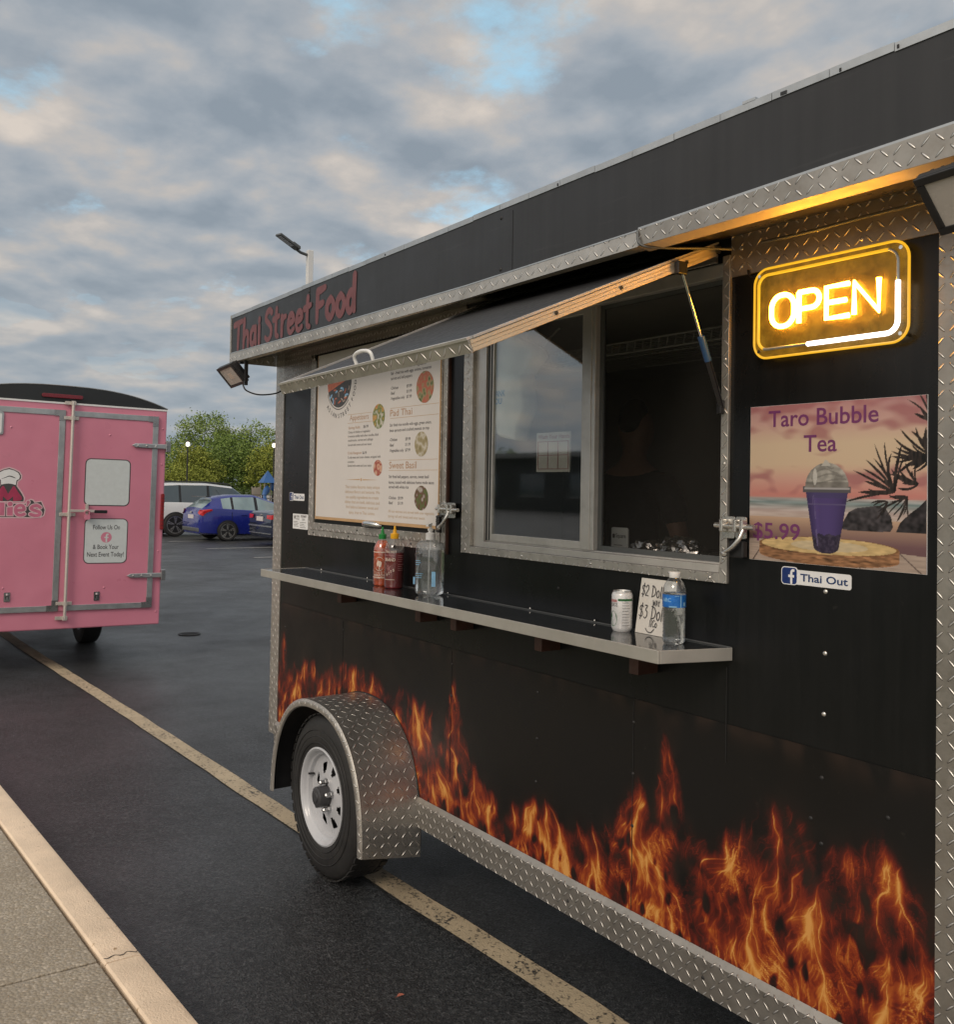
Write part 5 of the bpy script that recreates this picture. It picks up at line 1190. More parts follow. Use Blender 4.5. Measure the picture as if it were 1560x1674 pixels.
# ------------------------------------------------------------------ things on the shelf
SZ = sz+.0005
def bottle_sauce(x, y, r, H, mat_s, fill, cap, label, lab2):
    t = thing('sauce_bottle', label, 'sauce bottle', (x, y, SZ))
    fl_ = H*fill
    body = [(.001, 0), (r*.90, .001), (r, .008), (r, H*.585), (r*.97, H*.635), (r*.80, H*.70), (r*.55, H*.755), (r*.38, H*.785), (r*.36, H*.80)]
    def cut(z): return [(p, q) for p, q in body if q <= z]
    m = MB(); pr = cut(fl_); rl = np.interp(fl_, [q for p, q in body], [p for p, q in body]); m.lathe([(p, q) for p, q in pr]+[(float(rl), fl_), (.001, fl_+.0005)], (x, y, SZ), 40); m.build('sauce', mat_s, t, smooth=R(50))
    m = MB(); m.lathe([(p+.0012, q) for p, q in body[2:]], (x, y, SZ), 40); m.build('bottle_body', 'clear_thin', t, smooth=R(50), fixn=False)
    m = MB(); m.lathe([(r*.44, H*.785), (r*.45, H*.79), (r*.45, H*.862), (r*.40, H*.868), (r*.23, H*.87), (r*.19, H*.90), (r*.19, H*.925), (r*.13, H*.93), (r*.10, H*.985), (.001, H*.988)], (x, y, SZ), 28); m.build('cap', cap, t, smooth=R(35))
    for i in range(24):
        pass
    # printed label on the front half
    m = MB(); rr = r+.0016
    def cyl_text(s_, z, h, a0, a1, mi=0):
        vs_, fs, w0, hc = text_geo(s_, .02); out = []
        for p, q in vs_:
            a = R(a0+(a1-a0)*p/w0); out.append((x+rr*math.cos(a), y+rr*math.sin(a), SZ+z+q*h/hc))
        m.add(out, fs, mi)
    if lab2 == 0:
        for z, h in ((H*.56, .004), (H*.14, .003)): m.lathe([(rr, z), (rr, z+h)], (x, y, SZ), 30, a0=R(200), a1=R(350))
        for i in range(44):
            a = R(270-30+60*(.5+.5*math.cos(i/44*6.283))); 
        K = 28; cen = R(268); ring = [(cen+.58*math.cos(6.283*k/K), H*.37+.030*math.sin(6.283*k/K)) for k in range(K)]
        for k in range(K):
            a, b = ring[k], ring[(k+1) % K]; m.add([(x+rr*math.cos(a[0]), y+rr*math.sin(a[0]), SZ+a[1]-.0012), (x+rr*math.cos(b[0]), y+rr*math.sin(b[0]), SZ+b[1]-.0012), (x+rr*math.cos(b[0]), y+rr*math.sin(b[0]), SZ+b[1]+.0012), (x+rr*math.cos(a[0]), y+rr*math.sin(a[0]), SZ+a[1]+.0012)], [(0, 1, 2, 3)])
        for poly in ([(-.34, .0), (-.2, .016), (-.26, .026), (-.1, .012), (.1, .014), (.30, .006), (.2, -.012), (.0, -.016), (-.1, -.006), (-.24, -.014)], [(.0, -.016), (.06, -.016), (.08, -.025), (-.04, -.025)]):
            m.add([(x+(rr+.0002)*math.cos(cen+a), y+(rr+.0002)*math.sin(cen+a), SZ+H*.37+z) for a, z in poly], [tuple(range(len(poly)))])
        for k in range(7):
            a = 212+k*17; cyl_text('TUONGOT'[k], H*(.235-.030*math.sin(math.pi*k/6)), .008, a, a+9)
        cyl_text('SRIRACHA', H*.165, .009, 225, 318); cyl_text('HOT CHILI SAUCE', H*.125, .005, 225, 318)
    else:
        cyl_text('TRA HOT', H*.565, .010, 222, 300); cyl_text('CHILI SAUCE', H*.515, .006, 222, 285, 1); m.lathe([(rr, H*.490), (rr, H*.494)], (x, y, SZ), 20, a0=R(222), a1=R(280), m=1); cyl_text('BRAND', H*.435, .013, 222, 292)
        for k in range(4): a = 236+k*14; cyl_text('HOTS'[k], H*(.20+.025*k), .011, a, a+9)
        K = 12
        for a0, a1, z0_, z1_ in ((228, 250, .40, .30), (250, 262, .30, .36), (232, 258, .33, .25), (246, 264, .37, .25)):
            m.add([(x+rr*math.cos(R(a)), y+rr*math.sin(R(a)), SZ+H*z) for a, z in ((a0, z0_), (a0+4, z0_), (a1+3, z1_), (a1, z1_))], [(0, 1, 2, 3)], 1)
        for z in (.52, .49, .46, .43, .38, .35, .32, .29): m.lathe([(rr, H*z), (rr, H*z+.0016)], (x, y, SZ), 20, a0=R(308), a1=R(345-8*(int(z*100) % 2)), m=1)
        m.lathe([(rr, H*.14), (rr, H*.147)], (x, y, SZ), 20, a0=R(220), a1=R(290))
    ca_, sa_ = math.cos(R(44)), math.sin(R(44)); m.v = [(x+(a-x)*ca_-(b-y)*sa_, y+(a-x)*sa_+(b-y)*ca_, z_) for a, b, z_ in m.v]
    m.build('label_print', ['cream_ink', 'pink_ink'], t, fixn=False)
    return t
bottle_sauce(-3.745, -.072, .0375, .262, 'sauce_orange', .76, 'green', 'orange chili sauce bottle with green pointed cap at the left of the shelf bottles', 0)
bottle_sauce(-3.622, -.080, .0410, .272, 'sauce_red', .565, 'yellow', 'half-empty dark red chili sauce bottle with yellow pointed cap', 1)
hx, hyy = -3.315, -.088
t = thing('hand_sanitizer', 'large clear pump bottle of hand sanitizer standing beside the two sauce bottles', 'sanitizer bottle', (hx, hyy, SZ))
def rrlathe(mb, prof, cx, cy, z0, asp=.62, k=6, m=0):
    rings = []
    for w_, z, rad in prof:
        rings.append([(cx+px_, cy+py_, z0+z) for px_, py_ in rr_poly(-w_, -w_*asp, w_, w_*asp, min(rad, w_*asp*.98), k)])
    n = len(rings[0]); vs_ = [p for r_ in rings for p in r_]
    fs = [(j*n+i, j*n+(i+1) % n, (j+1)*n+(i+1) % n, (j+1)*n+i) for j in range(len(rings)-1) for i in range(n)]+[tuple(range(n-1, -1, -1)), tuple(range((len(rings)-1)*n, len(rings)*n))]
    return mb.add(vs_, fs, m)
m = MB(); rrlathe(m, [(.046, 0, .02), (.056, .008, .025), (.058, .02, .025), (.058, .190, .025), (.054, .212, .025), (.040, .222, .02), (.020, .226, .012), (.018, .232, .011)], hx, hyy, SZ); m.build('bottle_body', 'clear', t, smooth=R(40))
m = MB(); rrlathe(m, [(.043, .003, .018), (.0535, .010, .023), (.0555, .02, .023), (.0555, .180, .023), (.0535, .186, .023)], hx, hyy, SZ); m.build('gel', 'water', t, smooth=R(40))
m = MB(); m.lathe([(.0195, .226), (.0195, .252), (.016, .254), (.009, .256), (.009, .262), (.012, .263), (.012, .271), (.0055, .272), (.0055, .286), (.007, .287), (.007, .293), (.001, .294)], (hx, hyy, SZ), 24); m.box((hx-.006, hyy-.03, SZ+.280), (hx+.006, hyy, SZ+.291)); m.build('pump', 'white_plastic', t, smooth=R(40))
m = MB(); m.cyl((hx, hyy, SZ+.012), (hx, hyy, SZ+.23), .0032, n=10); m.build('pump_tube', 'white_plastic', t, smooth=R(40))
m = MB(); yy = hyy-.0372
m.text('Purell', hx-.050, SZ+.158, .013, yy, width=.032, bold=.03, m=0)
for k, wd in enumerate((.020, .024, .018)): m.box((hx-.046, yy-.0002, SZ+.140-k*.008), (hx-.046+wd, yy, SZ+.1425-k*.008), 1)
for k, wd in enumerate((.034, .03, .028)): m.box((hx-.046, yy-.0002, SZ+.088-k*.008), (hx-.046+wd, yy, SZ+.090-k*.008), 1)
m.box((hx+.028, yy-.0002, SZ+.04), (hx+.046, yy, SZ+.10), 2); m.box((hx-.056, yy-.0002, SZ+.045), (hx-.048, yy, SZ+.075), 2); m.build('label_print', ['ink', 'label_pale', 'label_pale'], t, fixn=False)
t.rotation_euler = (0, 0, R(30))

cx_, cy_ = -2.219, -.055
t = thing('drink_can', 'small white and green coconut juice can standing on the shelf beside a price card', 'drink can', (cx_, cy_, SZ))
m = MB(); m.lathe([(.001, .004), (.024, .003), (.0265, 0), (.0300, .006), (.033, .013), (.033, .112), (.0310, .118), (.0285, .122), (.0275, .1225)], (cx_, cy_, SZ), 48); m.build('can_body', 'can_white', t, smooth=R(40))
m = MB(); m.lathe([(.0276, .1215), (.0290, .1225), (.0285, .1265), (.0265, .1265), (.0258, .1225), (.001, .1225)], (cx_, cy_, SZ), 48); m.build('can_lid', 'alu', t, smooth=R(40))
m = MB(); rr = .0333
def cyl_patch(mb, a0, a1, z0_, z1_, mi, rr_=None): mb.lathe([(rr_ or rr, z0_), (rr_ or rr, z1_)], (cx_, cy_, SZ), 20, a0=R(a0), a1=R(a1), m=mi)
cyl_patch(m, 268, 360, .096, .103, 0); cyl_patch(m, 200, 262, .092, .100, 1)
for k in range(9): cyl_patch(m, 292, 330+3*(k % 3), .090-k*.0088, .0915-k*.0088, 2)
vs_, fs, w0, hc = text_geo('JUICE', .02); m.add([(cx_+rr*math.cos(R(214+52*p/w0)), cy_+rr*math.sin(R(214+52*p/w0)), SZ+.079+q*.011/hc) for p, q in vs_], fs, 2)
K = 20; m.add([(cx_+rr*math.cos(R(238+26*math.cos(6.283*k/K))), cy_+rr*math.sin(R(238+26*math.cos(6.283*k/K))), SZ+.040+.024*math.sin(6.283*k/K)) for k in range(K)], [tuple(range(K))], 0)
ca_, sa_ = math.cos(R(26)), math.sin(R(26)); m.v = [(cx_+(a-cx_)*ca_-(b-cy_)*sa_, cy_+(a-cx_)*sa_+(b-cy_)*ca_, z_) for a, b, z_ in m.v]
m.build('can_print', ['green_dark', 'pink_ink', 'ink_soft'], t, fixn=False)

t = thing('price_card', 'white card with handwritten $2 and $3 prices and a smile, leaning on the wall', 'price card', (-2.10, -.03, SZ))
ca = R(9); y_b, y_t = -.036, -.009
m = MB(); zt_ = .168
m.add([(-2.180, y_b, SZ), (-2.030, y_b, SZ), (-2.030, y_t, SZ+zt_), (-2.180, y_t, SZ+zt_), (-2.180, y_b+.004, SZ), (-2.030, y_b+.004, SZ), (-2.030, y_t+.004, SZ+zt_), (-2.180, y_t+.004, SZ+zt_)], [(0,1,2,3),(7,6,5,4),(0,4,5,1),(1,5,6,2),(2,6,7,3),(3,7,4,0)])
m.build('card', 'paper', t, bevel=.001)
m = MB(); brush(m, '$2 Dollar', -2.172, .115, .036, .0034, 0, xs=.82, slope=-.02); brush(m, 'WAt', -2.118, .088, .018, .0028, 0, xs=.9); brush(m, '$3 Dollar', -2.172, .048, .042, .0036, 0, xs=.82, slope=-.02); brush(m, '11Co', -2.122, .024, .022, .0028, 0, xs=.9)
m.ribbon(sm([(-2.135, .018), (-2.125, .009), (-2.110, .008), (-2.099, .019)], 6), .0026, -.002)
m.v = [(x, y_b+(y_t-y_b)*z/zt_-.0006+y, SZ+z) for x, y, z in m.v]; m.build('handwriting', 'ink', t, fixn=False)

wx_, wy_ = -1.968, -.085
t = thing('water_bottle', 'clear plastic water bottle with blue label and white cap at the end of the shelf', 'water bottle', (wx_, wy_, SZ))
H = .206; r = .0335
pr = [(.001, .004), (.018, .003), (.028, .0), (.0315, .006)]
for k in range(9): pr += [(.0335, .012+k*.0105), (.0322, .0172+k*.0105)]
pr += [(.0328, .108), (.0328, .142), (.0336, .146), (.0335, .152), (.0315, .163), (.0265, .175), (.0185, .185), (.0135, .189), (.0128, .192)]
m = MB(); m.lathe(pr, (wx_, wy_, SZ), 48); m.build('bottle_body', 'clear', t, smooth=R(50), fixn=False)
m = MB(); pw = [(max(p-.0012, .001), q+.0006) for p, q in pr if q < .150]; m.lathe(pw+[(.001, .150)], (wx_, wy_, SZ), 48); m.build('water', 'water', t, smooth=R(50))
m = MB(); m.lathe([(.0155, .190), (.0160, .191), (.0160, .2055), (.0150, .2072), (.001, .2075)], (wx_, wy_, SZ), 28); m.build('cap', 'white_plastic', t, smooth=R(40))
m = MB(); m.lathe([(.0342, .106), (.0342, .142)], (wx_, wy_, SZ), 48); lb = m.build('label', 'label_blue', t, fixn=False, smooth=R(60))
m = MB(); rr = .0345
for a0, a1, z0_, z1_ in ((318, 324, .106, .142), (335, 352, .110, .121), (290, 312, .138, .1395), (262, 300, .1065, .110)): m.lathe([(rr, z0_), (rr, z1_)], (wx_, wy_, SZ), 12, a0=R(a0), a1=R(a1))
vs_, fs, w0, hc = text_geo('ARC', .02); m.add([(wx_+rr*math.cos(R(222+50*p/w0)), wy_+rr*math.sin(R(222+50*p/w0)), SZ+.122+q*.011/hc) for p, q in vs_], fs)
ca_, sa_ = math.cos(R(26)), math.sin(R(26)); m.v = [(wx_+(a-wx_)*ca_-(b-wy_)*sa_, wy_+(a-wx_)*sa_+(b-wy_)*ca_, z_) for a, b, z_ in m.v]
m.build('label_print', 'label_pale', lb, fixn=False)

# ------------------------------------------------------------------ inside the trailer
t = thing('plastic_bag', 'white printed plastic bag hanging behind the left window pane', 'plastic bag', (-2.96, .065, 1.90))
m = MB(); sil = [(-3.335, 2.32), (-3.26, 2.35), (-3.20, 2.365), (-3.165, 2.30), (-3.05, 2.245), (-3.035, 2.22), (-3.095, 2.150), (-3.11, 2.165), (-3.125, 2.10), (-3.105, 2.02), (-3.13, 1.96), (-3.165, 1.90), (-3.25, 1.915), (-3.34, 1.95), (-3.37, 2.1)]
cxb = -2.96; k = len(sil); vs_ = []
for y, sc in ((.030, .80), (.040, .97), (.065, 1.0), (.09, .97), (.11, .82)):
    vs_ += [(cxb+(x-cxb)*sc, y+.008*math.sin(x*40+z*23), 2.13+(z-2.13)*(sc*.3+.7)) for x, z in [(a+.24, b_) for a, b_ in sil]]
m.add(vs_, [(j*k+i, j*k+(i+1) % k, (j+1)*k+(i+1) % k, (j+1)*k+i) for j in range(4) for i in range(k)]+[tuple(range(k)), tuple(range(5*k-1, 4*k-1, -1))]); m.build('bag_body', 'bag', t, smooth=R(70))
m = MB(); m.text('THANK', -3.07, 2.075, .022, .0235, width=.10, bold=.02); m.text('YOU', -3.06, 2.045, .022, .0235, width=.07, bold=.02); m.build('bag_print', 'label_pale', t, fixn=False)
m = MB(); m.tube([(-2.98, .065, 2.35), (-2.98, .065, 2.392)], .004, 6); m.build('hook', 'chrome', t)
t = thing('wash_hands_notice', 'white notice with red heading and grid hanging just behind the left window pane', 'notice', (-2.70, .053, 1.78))
m = MB(); m.box((-2.80, .050, 1.78), (-2.61, .056, 1.925)); m.build('notice_sheet', 'paper', t)
m = MB(); m.text('Wash Your Hands', -2.79, 1.902, .015, .0485, width=.18, bold=.02); 
for k in range(4): m.box((-2.792+.058*k, .0480, 1.79), (-2.789+.058*k, .0495, 1.892))
for k in range(3): m.box((-2.792, .0480, 1.79+.05*k), (-2.616, .0495, 1.7925+.05*k))
m.build('notice_print', 'pink_ink', t, fixn=False)
t = thing('wire_rack', 'white wire storage rack fixed high behind the service window', 'wire rack', (-2.6, .75, 2.25))
m = MB()
for k in range(46): x = -3.6+k*.043; m.tube([(x, .45, 2.30), (x, .44, 2.255)], .0022, 5); m.tube([(x, .45, 2.30), (x, 1.05, 2.30)], .0022, 5)
for y, z in ((.45, 2.30), (.44, 2.255), (.75, 2.30), (1.05, 2.30)): m.tube([(-3.6, y, z), (-1.65, y, z)], .0035, 6)
m.build('rack_wire', 'white_plastic', t)
m = MB(); m.tube([(-3.29, .20, 2.085), (-2.93, .26, 2.36)], .006, 8); m.build('rack_brace', 'white_plastic', t)
t = thing('work_counter', 'stainless work counter running along the inside of the trailer', 'counter', (-2.8, 1.35, .44))
m = MB(); m.box((-4.4, 1.25, 1.36), (-1.5, 1.95, 1.40)); m.build('counter_top', 'steel', t, bevel=.004)
m = MB(); m.box((-4.4, 1.30, .44), (-1.5, 1.93, 1.359)); m.build('counter_cabinet', 'lamp_grey', t)
t = thing('ledge', 'narrow metal ledge just inside the service window sill', 'ledge', (-2.5, .15, 1.45))
m = MB(); m.box((-3.6, .046, 1.468), (-1.5, .33, 1.4825)); m.build('ledge_plate', 'steel', t)
m = MB()
for x in (-3.5, -2.6, -1.6): m.prism_axis([(.046, 1.40), (.046, 1.467), (.25, 1.467)], x, x+.01, 0)
m.build('ledge_bracket', 'steel', t)
t = thing('payment_sign', 'small white payment notice standing in the lower corner of the right window', 'counter sign', (-2.32, .10, 1.483))
m = MB(); m.rrect(-2.425, 1.484, -2.345, 1.592, .008, .085, .090); m.build('sign_card', 'decal_grey', t)
m = MB(); m.text('Square', -2.402, 1.558, .014, .0842, width=.048, bold=.01); m.rrect(-2.418, 1.556, -2.406, 1.570, .003, .0842); m.box((-2.415, .0838, 1.50), (-2.395, .0843, 1.52)); m.box((-2.41, .0838, 1.532), (-2.37, .0843, 1.534)); m.build('sign_print', 'ink', t, fixn=False)
for i, (x, y, sx_, h_) in enumerate(((-2.27, .12, .085, .050), (-2.14, .13, .095, .062), (-2.02, .14, .06, .032))):
    t = bpy.data.meshes.new('foil_packet'); bm = bmesh.new(); bmesh.ops.create_icosphere(bm, subdivisions=4, radius=1)
    rn = random.Random(i)
    from mathutils import noise as mn
    for v in bm.verts:
        c_ = mn.noise(v.co*3.1+Vector((i*7, 0, 0)))*.35+mn.noise(v.co*7)*.16; v.co = Vector((v.co.x*sx_*(1+c_*.5), v.co.y*.06*(1+c_*.5), max(-.0, v.co.z*h_*(1+c_)+h_*.35)))
    bm.to_mesh(t); bm.free(); t.materials.append(M_['foil'])
    o = bpy.data.objects.new('foil_packet', t); col.objects.link(o); o.location = (x, y, 1.4835)
    tag(o, ('crumpled silver foil packet next to the small payment notice in the window', 'largest crumpled silver foil packet, in the middle of the window sill pile', 'low silver foil packet at the right end of the window sill pile')[i], 'foil packet', 'foil packets on the window ledge')
for i, (x, z, w_, h_) in enumerate(((-2.65, 1.40, .34, .16), (-2.15, 1.40, .30, .13))):
    m = MB(); rrlathe(m, [(w_*.45, 0, .02), (w_*.5, h_, .03), (w_*.53, h_+.006, .03), (w_*.49, h_+.006, .03), (w_*.44, .01, .02)], x, 1.5, z+.001, .7); o = m.build('food_pan', 'steel', loc=(x, 1.5, z), smooth=R(40))
    tag(o, ('left steel food pan on the counter inside the trailer', 'right steel food pan on the counter inside the trailer')[i], 'food pan', 'food pans on the counter')

# person inside, seen from behind through the screen
def skin_obj(name, mat, joints, edges, parent, sub=2):
    me = bpy.data.meshes.new(name); me.from_pydata([j[0] for j in joints], edges, []); ob = bpy.data.objects.new(name, me); col.objects.link(ob); ob.parent = parent
    md = ob.modifiers.new('skin', 'SKIN'); md.use_smooth_shade = True
    lay = me.skin_vertices[0].data if me.skin_vertices else None
    if lay is None:
        with bpy.context.temp_override(object=ob, active_object=ob): bpy.ops.mesh.customdata_skin_add()
        lay = me.skin_vertices[0].data
    for i, j in enumerate(joints): lay[i].radius = (j[1], j[2] if len(j) > 2 else j[1])
    lay[0].use_root = True
    sb = ob.modifiers.new('sub', 'SUBSURF'); sb.levels = sub; sb.render_levels = sub
    me.materials.append(M_[mat]); return ob
Pn = thing('person', 'person in a dark shirt with short black hair, seen from behind inside the trailer', 'person', (-3.14, .86, .44), (0, 0, R(8)), local=True); Pn.scale = (.95, .95, .95)
J = [((0, 0, .92), .14, .11), ((0, .01, 1.10), .135, .10), ((0, .02, 1.30), .15, .10), ((0, .01, 1.41), .10, .075), ((0, .02, 1.50), .052, .052), ((0, .035, 1.58), .068, .08), ((0, .04, 1.66), .074, .092), ((0, .035, 1.735), .050, .062),
     ((-.19, .01, 1.37), .058), ((-.25, .02, 1.12), .044), ((-.21, .22, .98), .033), ((-.20, .30, .96), .030),
     ((.19, .01, 1.37), .058), ((.26, .03, 1.13), .044), ((.22, .24, 1.02), .033), ((.21, .32, 1.01), .030),
     ((-.10, 0, .86), .09), ((-.11, .02, .48), .062), ((-.11, .0, .09), .042), ((-.11, .12, .035), .035),
     ((.10, 0, .86), .09), ((.11, .02, .48), .062), ((.11, .0, .09), .042), ((.11, .12, .035), .035),
     ((0, .135, 1.645), .012), ((-.083, .03, 1.65), .014, .020), ((.083, .03, 1.65), .014, .020)]
E_ = [(0, 1), (1, 2), (2, 3), (3, 4), (4, 5), (5, 6), (6, 7), (3, 8), (8, 9), (9, 10), (10, 11), (3, 12), (12, 13), (13, 14), (14, 15), (0, 16), (16, 17), (17, 18), (18, 19), (0, 20), (20, 21), (21, 22), (22, 23), (6, 24), (6, 25), (6, 26)]
hb = len(J)
for sx in (-1, 1):
    w_ = 11 if sx < 0 else 15
    bx_, by_, bz_ = J[w_][0]
    for k, (dx_, L_) in enumerate(((-.024, .060), (-.008, .070), (.008, .066), (.024, .052))):
        J += [((bx_+dx_, by_+.035, bz_-.004), .010), ((bx_+dx_, by_+.035+L_*.6, bz_-.018), .009), ((bx_+dx_, by_+.035+L_, bz_-.040), .008)]; n_ = len(J); E_ += [(w_, n_-3), (n_-3, n_-2), (n_-2, n_-1)]
    J += [((bx_-sx*.030, by_+.030, bz_-.012), .011), ((bx_-sx*.042, by_+.058, bz_-.026), .009)]; n_ = len(J); E_ += [(w_, n_-2), (n_-2, n_-1)]
skin_obj('body', 'skin', J, E_, Pn)
skin_obj('shirt', 'shirt', [((0, 0, .86), .165, .13), ((0, .01, 1.10), .155, .122), ((0, .02, 1.30), .172, .122), ((0, .01, 1.405), .118, .092), ((0, .015, 1.455), .070, .066), ((-.195, .01, 1.37), .074), ((-.24, .02, 1.17), .066), ((.195, .01, 1.37), .074), ((.25, .03, 1.18), .066)], [(0, 1), (1, 2), (2, 3), (3, 4), (3, 5), (5, 6), (3, 7), (7, 8)], Pn)
skin_obj('trousers', 'navy', [((0, 0, .90), .150, .12), ((-.10, 0, .84), .102), ((-.11, .02, .48), .078), ((-.11, .0, .10), .062), ((.10, 0, .84), .102), ((.11, .02, .48), .078), ((.11, .0, .10), .062)], [(0, 1), (1, 2), (2, 3), (0, 4), (4, 5), (5, 6)], Pn)
skin_obj('hair', 'hair', [((0, -.005, 1.60), .060, .055), ((0, .005, 1.67), .078, .085), ((0, .03, 1.745), .060, .070), ((0, .075, 1.745), .045, .035)], [(0, 1), (1, 2), (2, 3)], Pn)

# ------------------------------------------------------------------ the pink trailer (its rear face looks along local -Y)
K = thing('pink_trailer', 'pink enclosed cargo trailer with black rounded roof and double rear doors', 'cargo trailer', (-9.5, -.30, 0), (0, 0, 0), local=True)
K.rotation_mode = 'QUATERNION'; K.rotation_quaternion = (Matrix.Rotation(R(-.8), 4, 'X') @ Matrix.Rotation(R(90), 4, 'Z')).to_quaternion()
px0, px1, pz0, pz1, plen = -.985, .938, .335, 2.437, 4.3
m = MB(); m.box((px0, 0, pz0), (px1, plen, pz1)); m.build('trailer_body', 'pink', K, bevel=.012)
arc = []
for i in range(31):
    t = i/30; x = px0-.004+(px1-px0+.008)*t; u = 2*t-1; arc.append((x, pz1+.006+.150*(1-abs(u)**2.6)))
m = MB(); poly = [(px0-.004, pz1+.001)]+[(px1+.004, pz1+.001)]+arc[::-1]; m.prism(poly, .004, plen, 0); rf = m.build('trailer_roof', 'roof_black', K, smooth=R(30))
m = MB(); m.box((px0-.002, -.006, pz1-.012), (px1+.002, .003, pz1+.004)); m.build('drip_rail', 'decal_white', rf)
m = MB(); m.tube([(x, .004, z+.004) for x, z in arc], .006, 6); m.build('roof_edge', 'galv', rf, smooth=R(60))
m = MB(); m.rrect(-.215, 2.478, .142, 2.514, .015, -.022, .006); m.build('marker_light', 'maroon_lens', K, bevel=.004)
def door(x0, x1, left):
    m = MB(); z0_, z1_ = .505, 2.368
    m.box((x0, -.012, z0_), (x1, .004, z1_)); dr = m.build('rear_door', 'pink', K, bevel=.003)
    q = MB(); w_ = .052
    q.box((x0+w_, -.020, z1_-w_), (x1-w_, -.0115, z1_)); q.box((x0+w_, -.020, z0_), (x1-w_, -.0115, z0_+w_)); (q.box((x0, -.020, z0_+w_*1.9), (x0+w_, -.0115, z1_-w_*1.9)) if left else None); q.box((x1-w_, -.020, z0_+w_*1.9), (x1, -.0115, z1_-w_*1.9)); q.build('door_frame', 'galv', dr, bevel=.002)
    q = MB(); a = .10
    for cx, sx in (((x0, 1), (x1, -1)) if left else ((x1, -1),)):
        for cz, sz_ in ((z0_, 1), (z1_, -1)):
            q.prism([(cx, cz), (cx+sx*a, cz), (cx+sx*a, cz+sz_*w_*1.06), (cx+sx*w_*1.06, cz+sz_*w_*1.06), (cx+sx*w_*1.06, cz+sz_*a), (cx, cz+sz_*a)], -.0225, -.0115)
    q.build('corner_bracket', 'steel', dr)
    return dr
dR = door(-.0, .852, False); dL = door(-.905, -.004, True)
for dr, xs2 in ((dR, 1), (dL, -1)):
    for z in (2.075, .818):
        q = MB(); X = (lambda x: x) if xs2 > 0 else (lambda x: -.05-x)
        pl = [(.60, z), (.635, z+.020), (.94, z+.024), (.94, z-.024), (.635, z-.020)]
        pl = [(X(a), b) for a, b in pl]; q.prism(pl if xs2 > 0 else pl[::-1], -.036, -.0225); hg = q.build('strap_hinge', 'galv', K, bevel=.006)
        q = MB(); x = X(.948); q.box((x-.022, -.045, z-.052), (x+.022, .004, z+.052)); q.build('hinge_plate', 'steel', hg, bevel=.004)
        q = MB()
        for a in (.66, .74, .83): q.lathe([(.010, 0), (.007, -.006), (.001, -.008)], (X(a), -.036, z), 10, 'y')
        q.build('hinge_bolt', 'zinc', hg)
q = MB(); q.cyl((.054, -.048, .43), (.054, -.048, 2.452), .0145, n=14); rod = q.build('lock_rod', 'zinc_clean', K, smooth=R(60))
for x, z, a in ((.035, 2.436, .05), (.048, 2.297, .065), (.046, 1.400, .07), (.047, .575, .07), (.03, .440, .055)):
    q = MB(); q.box((x-a, -.030, z-.016), (x+a, -.0125, z+.016)); q.box((.036, -.060, z-.02), (.072, -.0305, z+.02)); q.build('rod_bracket', 'zinc_clean', rod, bevel=.003)
q = MB(); q.box((.054, -.062, 1.423), (.285, -.050, 1.447)); q.box((.20, -.048, 1.37), (.225, -.0125, 1.50)); ha = q.build('lock_handle', 'zinc_clean', K, bevel=.003)
q = MB(); q.rrect(.275, 1.415, .392, 1.445, .008, -.068, -.045); q.build('handle_grip', 'black_plastic', ha, bevel=.003)
q = MB(); q.tube(sm([(.195, -.06, 1.40), (.19, -.065, 1.43), (.213, -.066, 1.44), (.232, -.065, 1.43), (.230, -.06, 1.40)], 4), .005, 6); q.rrect(.188, 1.355, .238, 1.402, .012, -.072, -.050); q.build('door_padlock', 'pink', ha)
for x, z in ((-.434, .650), (.337, .632)):
    q = MB(); q.rrect(x-.026, z-.042, x+.026, z+.042, .005, -.018, -.0125); q.cyl((x, -.018, z+.025), (x, -.034, z+.01), .012, n=10); q.box((x-.008, -.030, z-.032), (x+.008, -.0185, z+.012)); q.build('holdback_latch', 'steel', K)
    q = MB(); q.rrect(x-.014, z-.022, x+.014, z+.016, .003, -.0192, -.0185); q.build('latch_slot', 'black_plastic', K)
q = MB(); q.rrect(.905, 1.262, .934, 1.614, .010, -.030, .002); q.rrect(.908, 1.262, .930, 1.614, .008, -.036, -.0305); tl_ = q.build('tail_light', 'red_lens', K, bevel=.003)
q = MB()
for k in range(8): q.box((.903, -.0375, 1.30+k*.038), (.936, -.0365, 1.303+k*.038))
q.build('lens_rib', 'black_plastic', tl_)
# stickers: plain white panel (its code left out), and the invitation
q = MB(); q.rrect(.188, 1.484, .604, 1.932, .050, -.0135, -.0122); s1 = q.build('door_sticker', 'ink', K); s1['label'] = 'blank white rounded sticker'
q = MB(); q.rrect(.197, 1.493, .595, 1.923, .044, -.0145, -.0136); q.build('sticker_face', 'decal_grey', s1)
q = MB(); q.rrect(.203, .938, .600, 1.366, .050, -.0135, -.0122); s2 = q.build('door_sticker', 'ink', K); s2['label'] = 'white sticker inviting people to follow and book'
q = MB(); q.rrect(.211, .946, .592, 1.358, .044, -.0145, -.0136); q.build('sticker_face', 'decal_grey', s2)
q = MB(); q.text('Follow Us On', .403, 1.262, .042, -.0149, width=.245, align='C', bold=.012); q.text('& Book Your', .403, 1.076, .042, -.0149, width=.236, align='C', bold=.012); q.text('Next Event Today!', .403, 1.004, .044, -.0149, width=.335, align='C', bold=.012); q.build('sticker_lettering', 'ink', s2, fixn=False)
q = MB(); q.disc(.403, 1.186, .050, .050, -.0149, 32); q.build('sticker_badge', 'pink', s2, fixn=False)
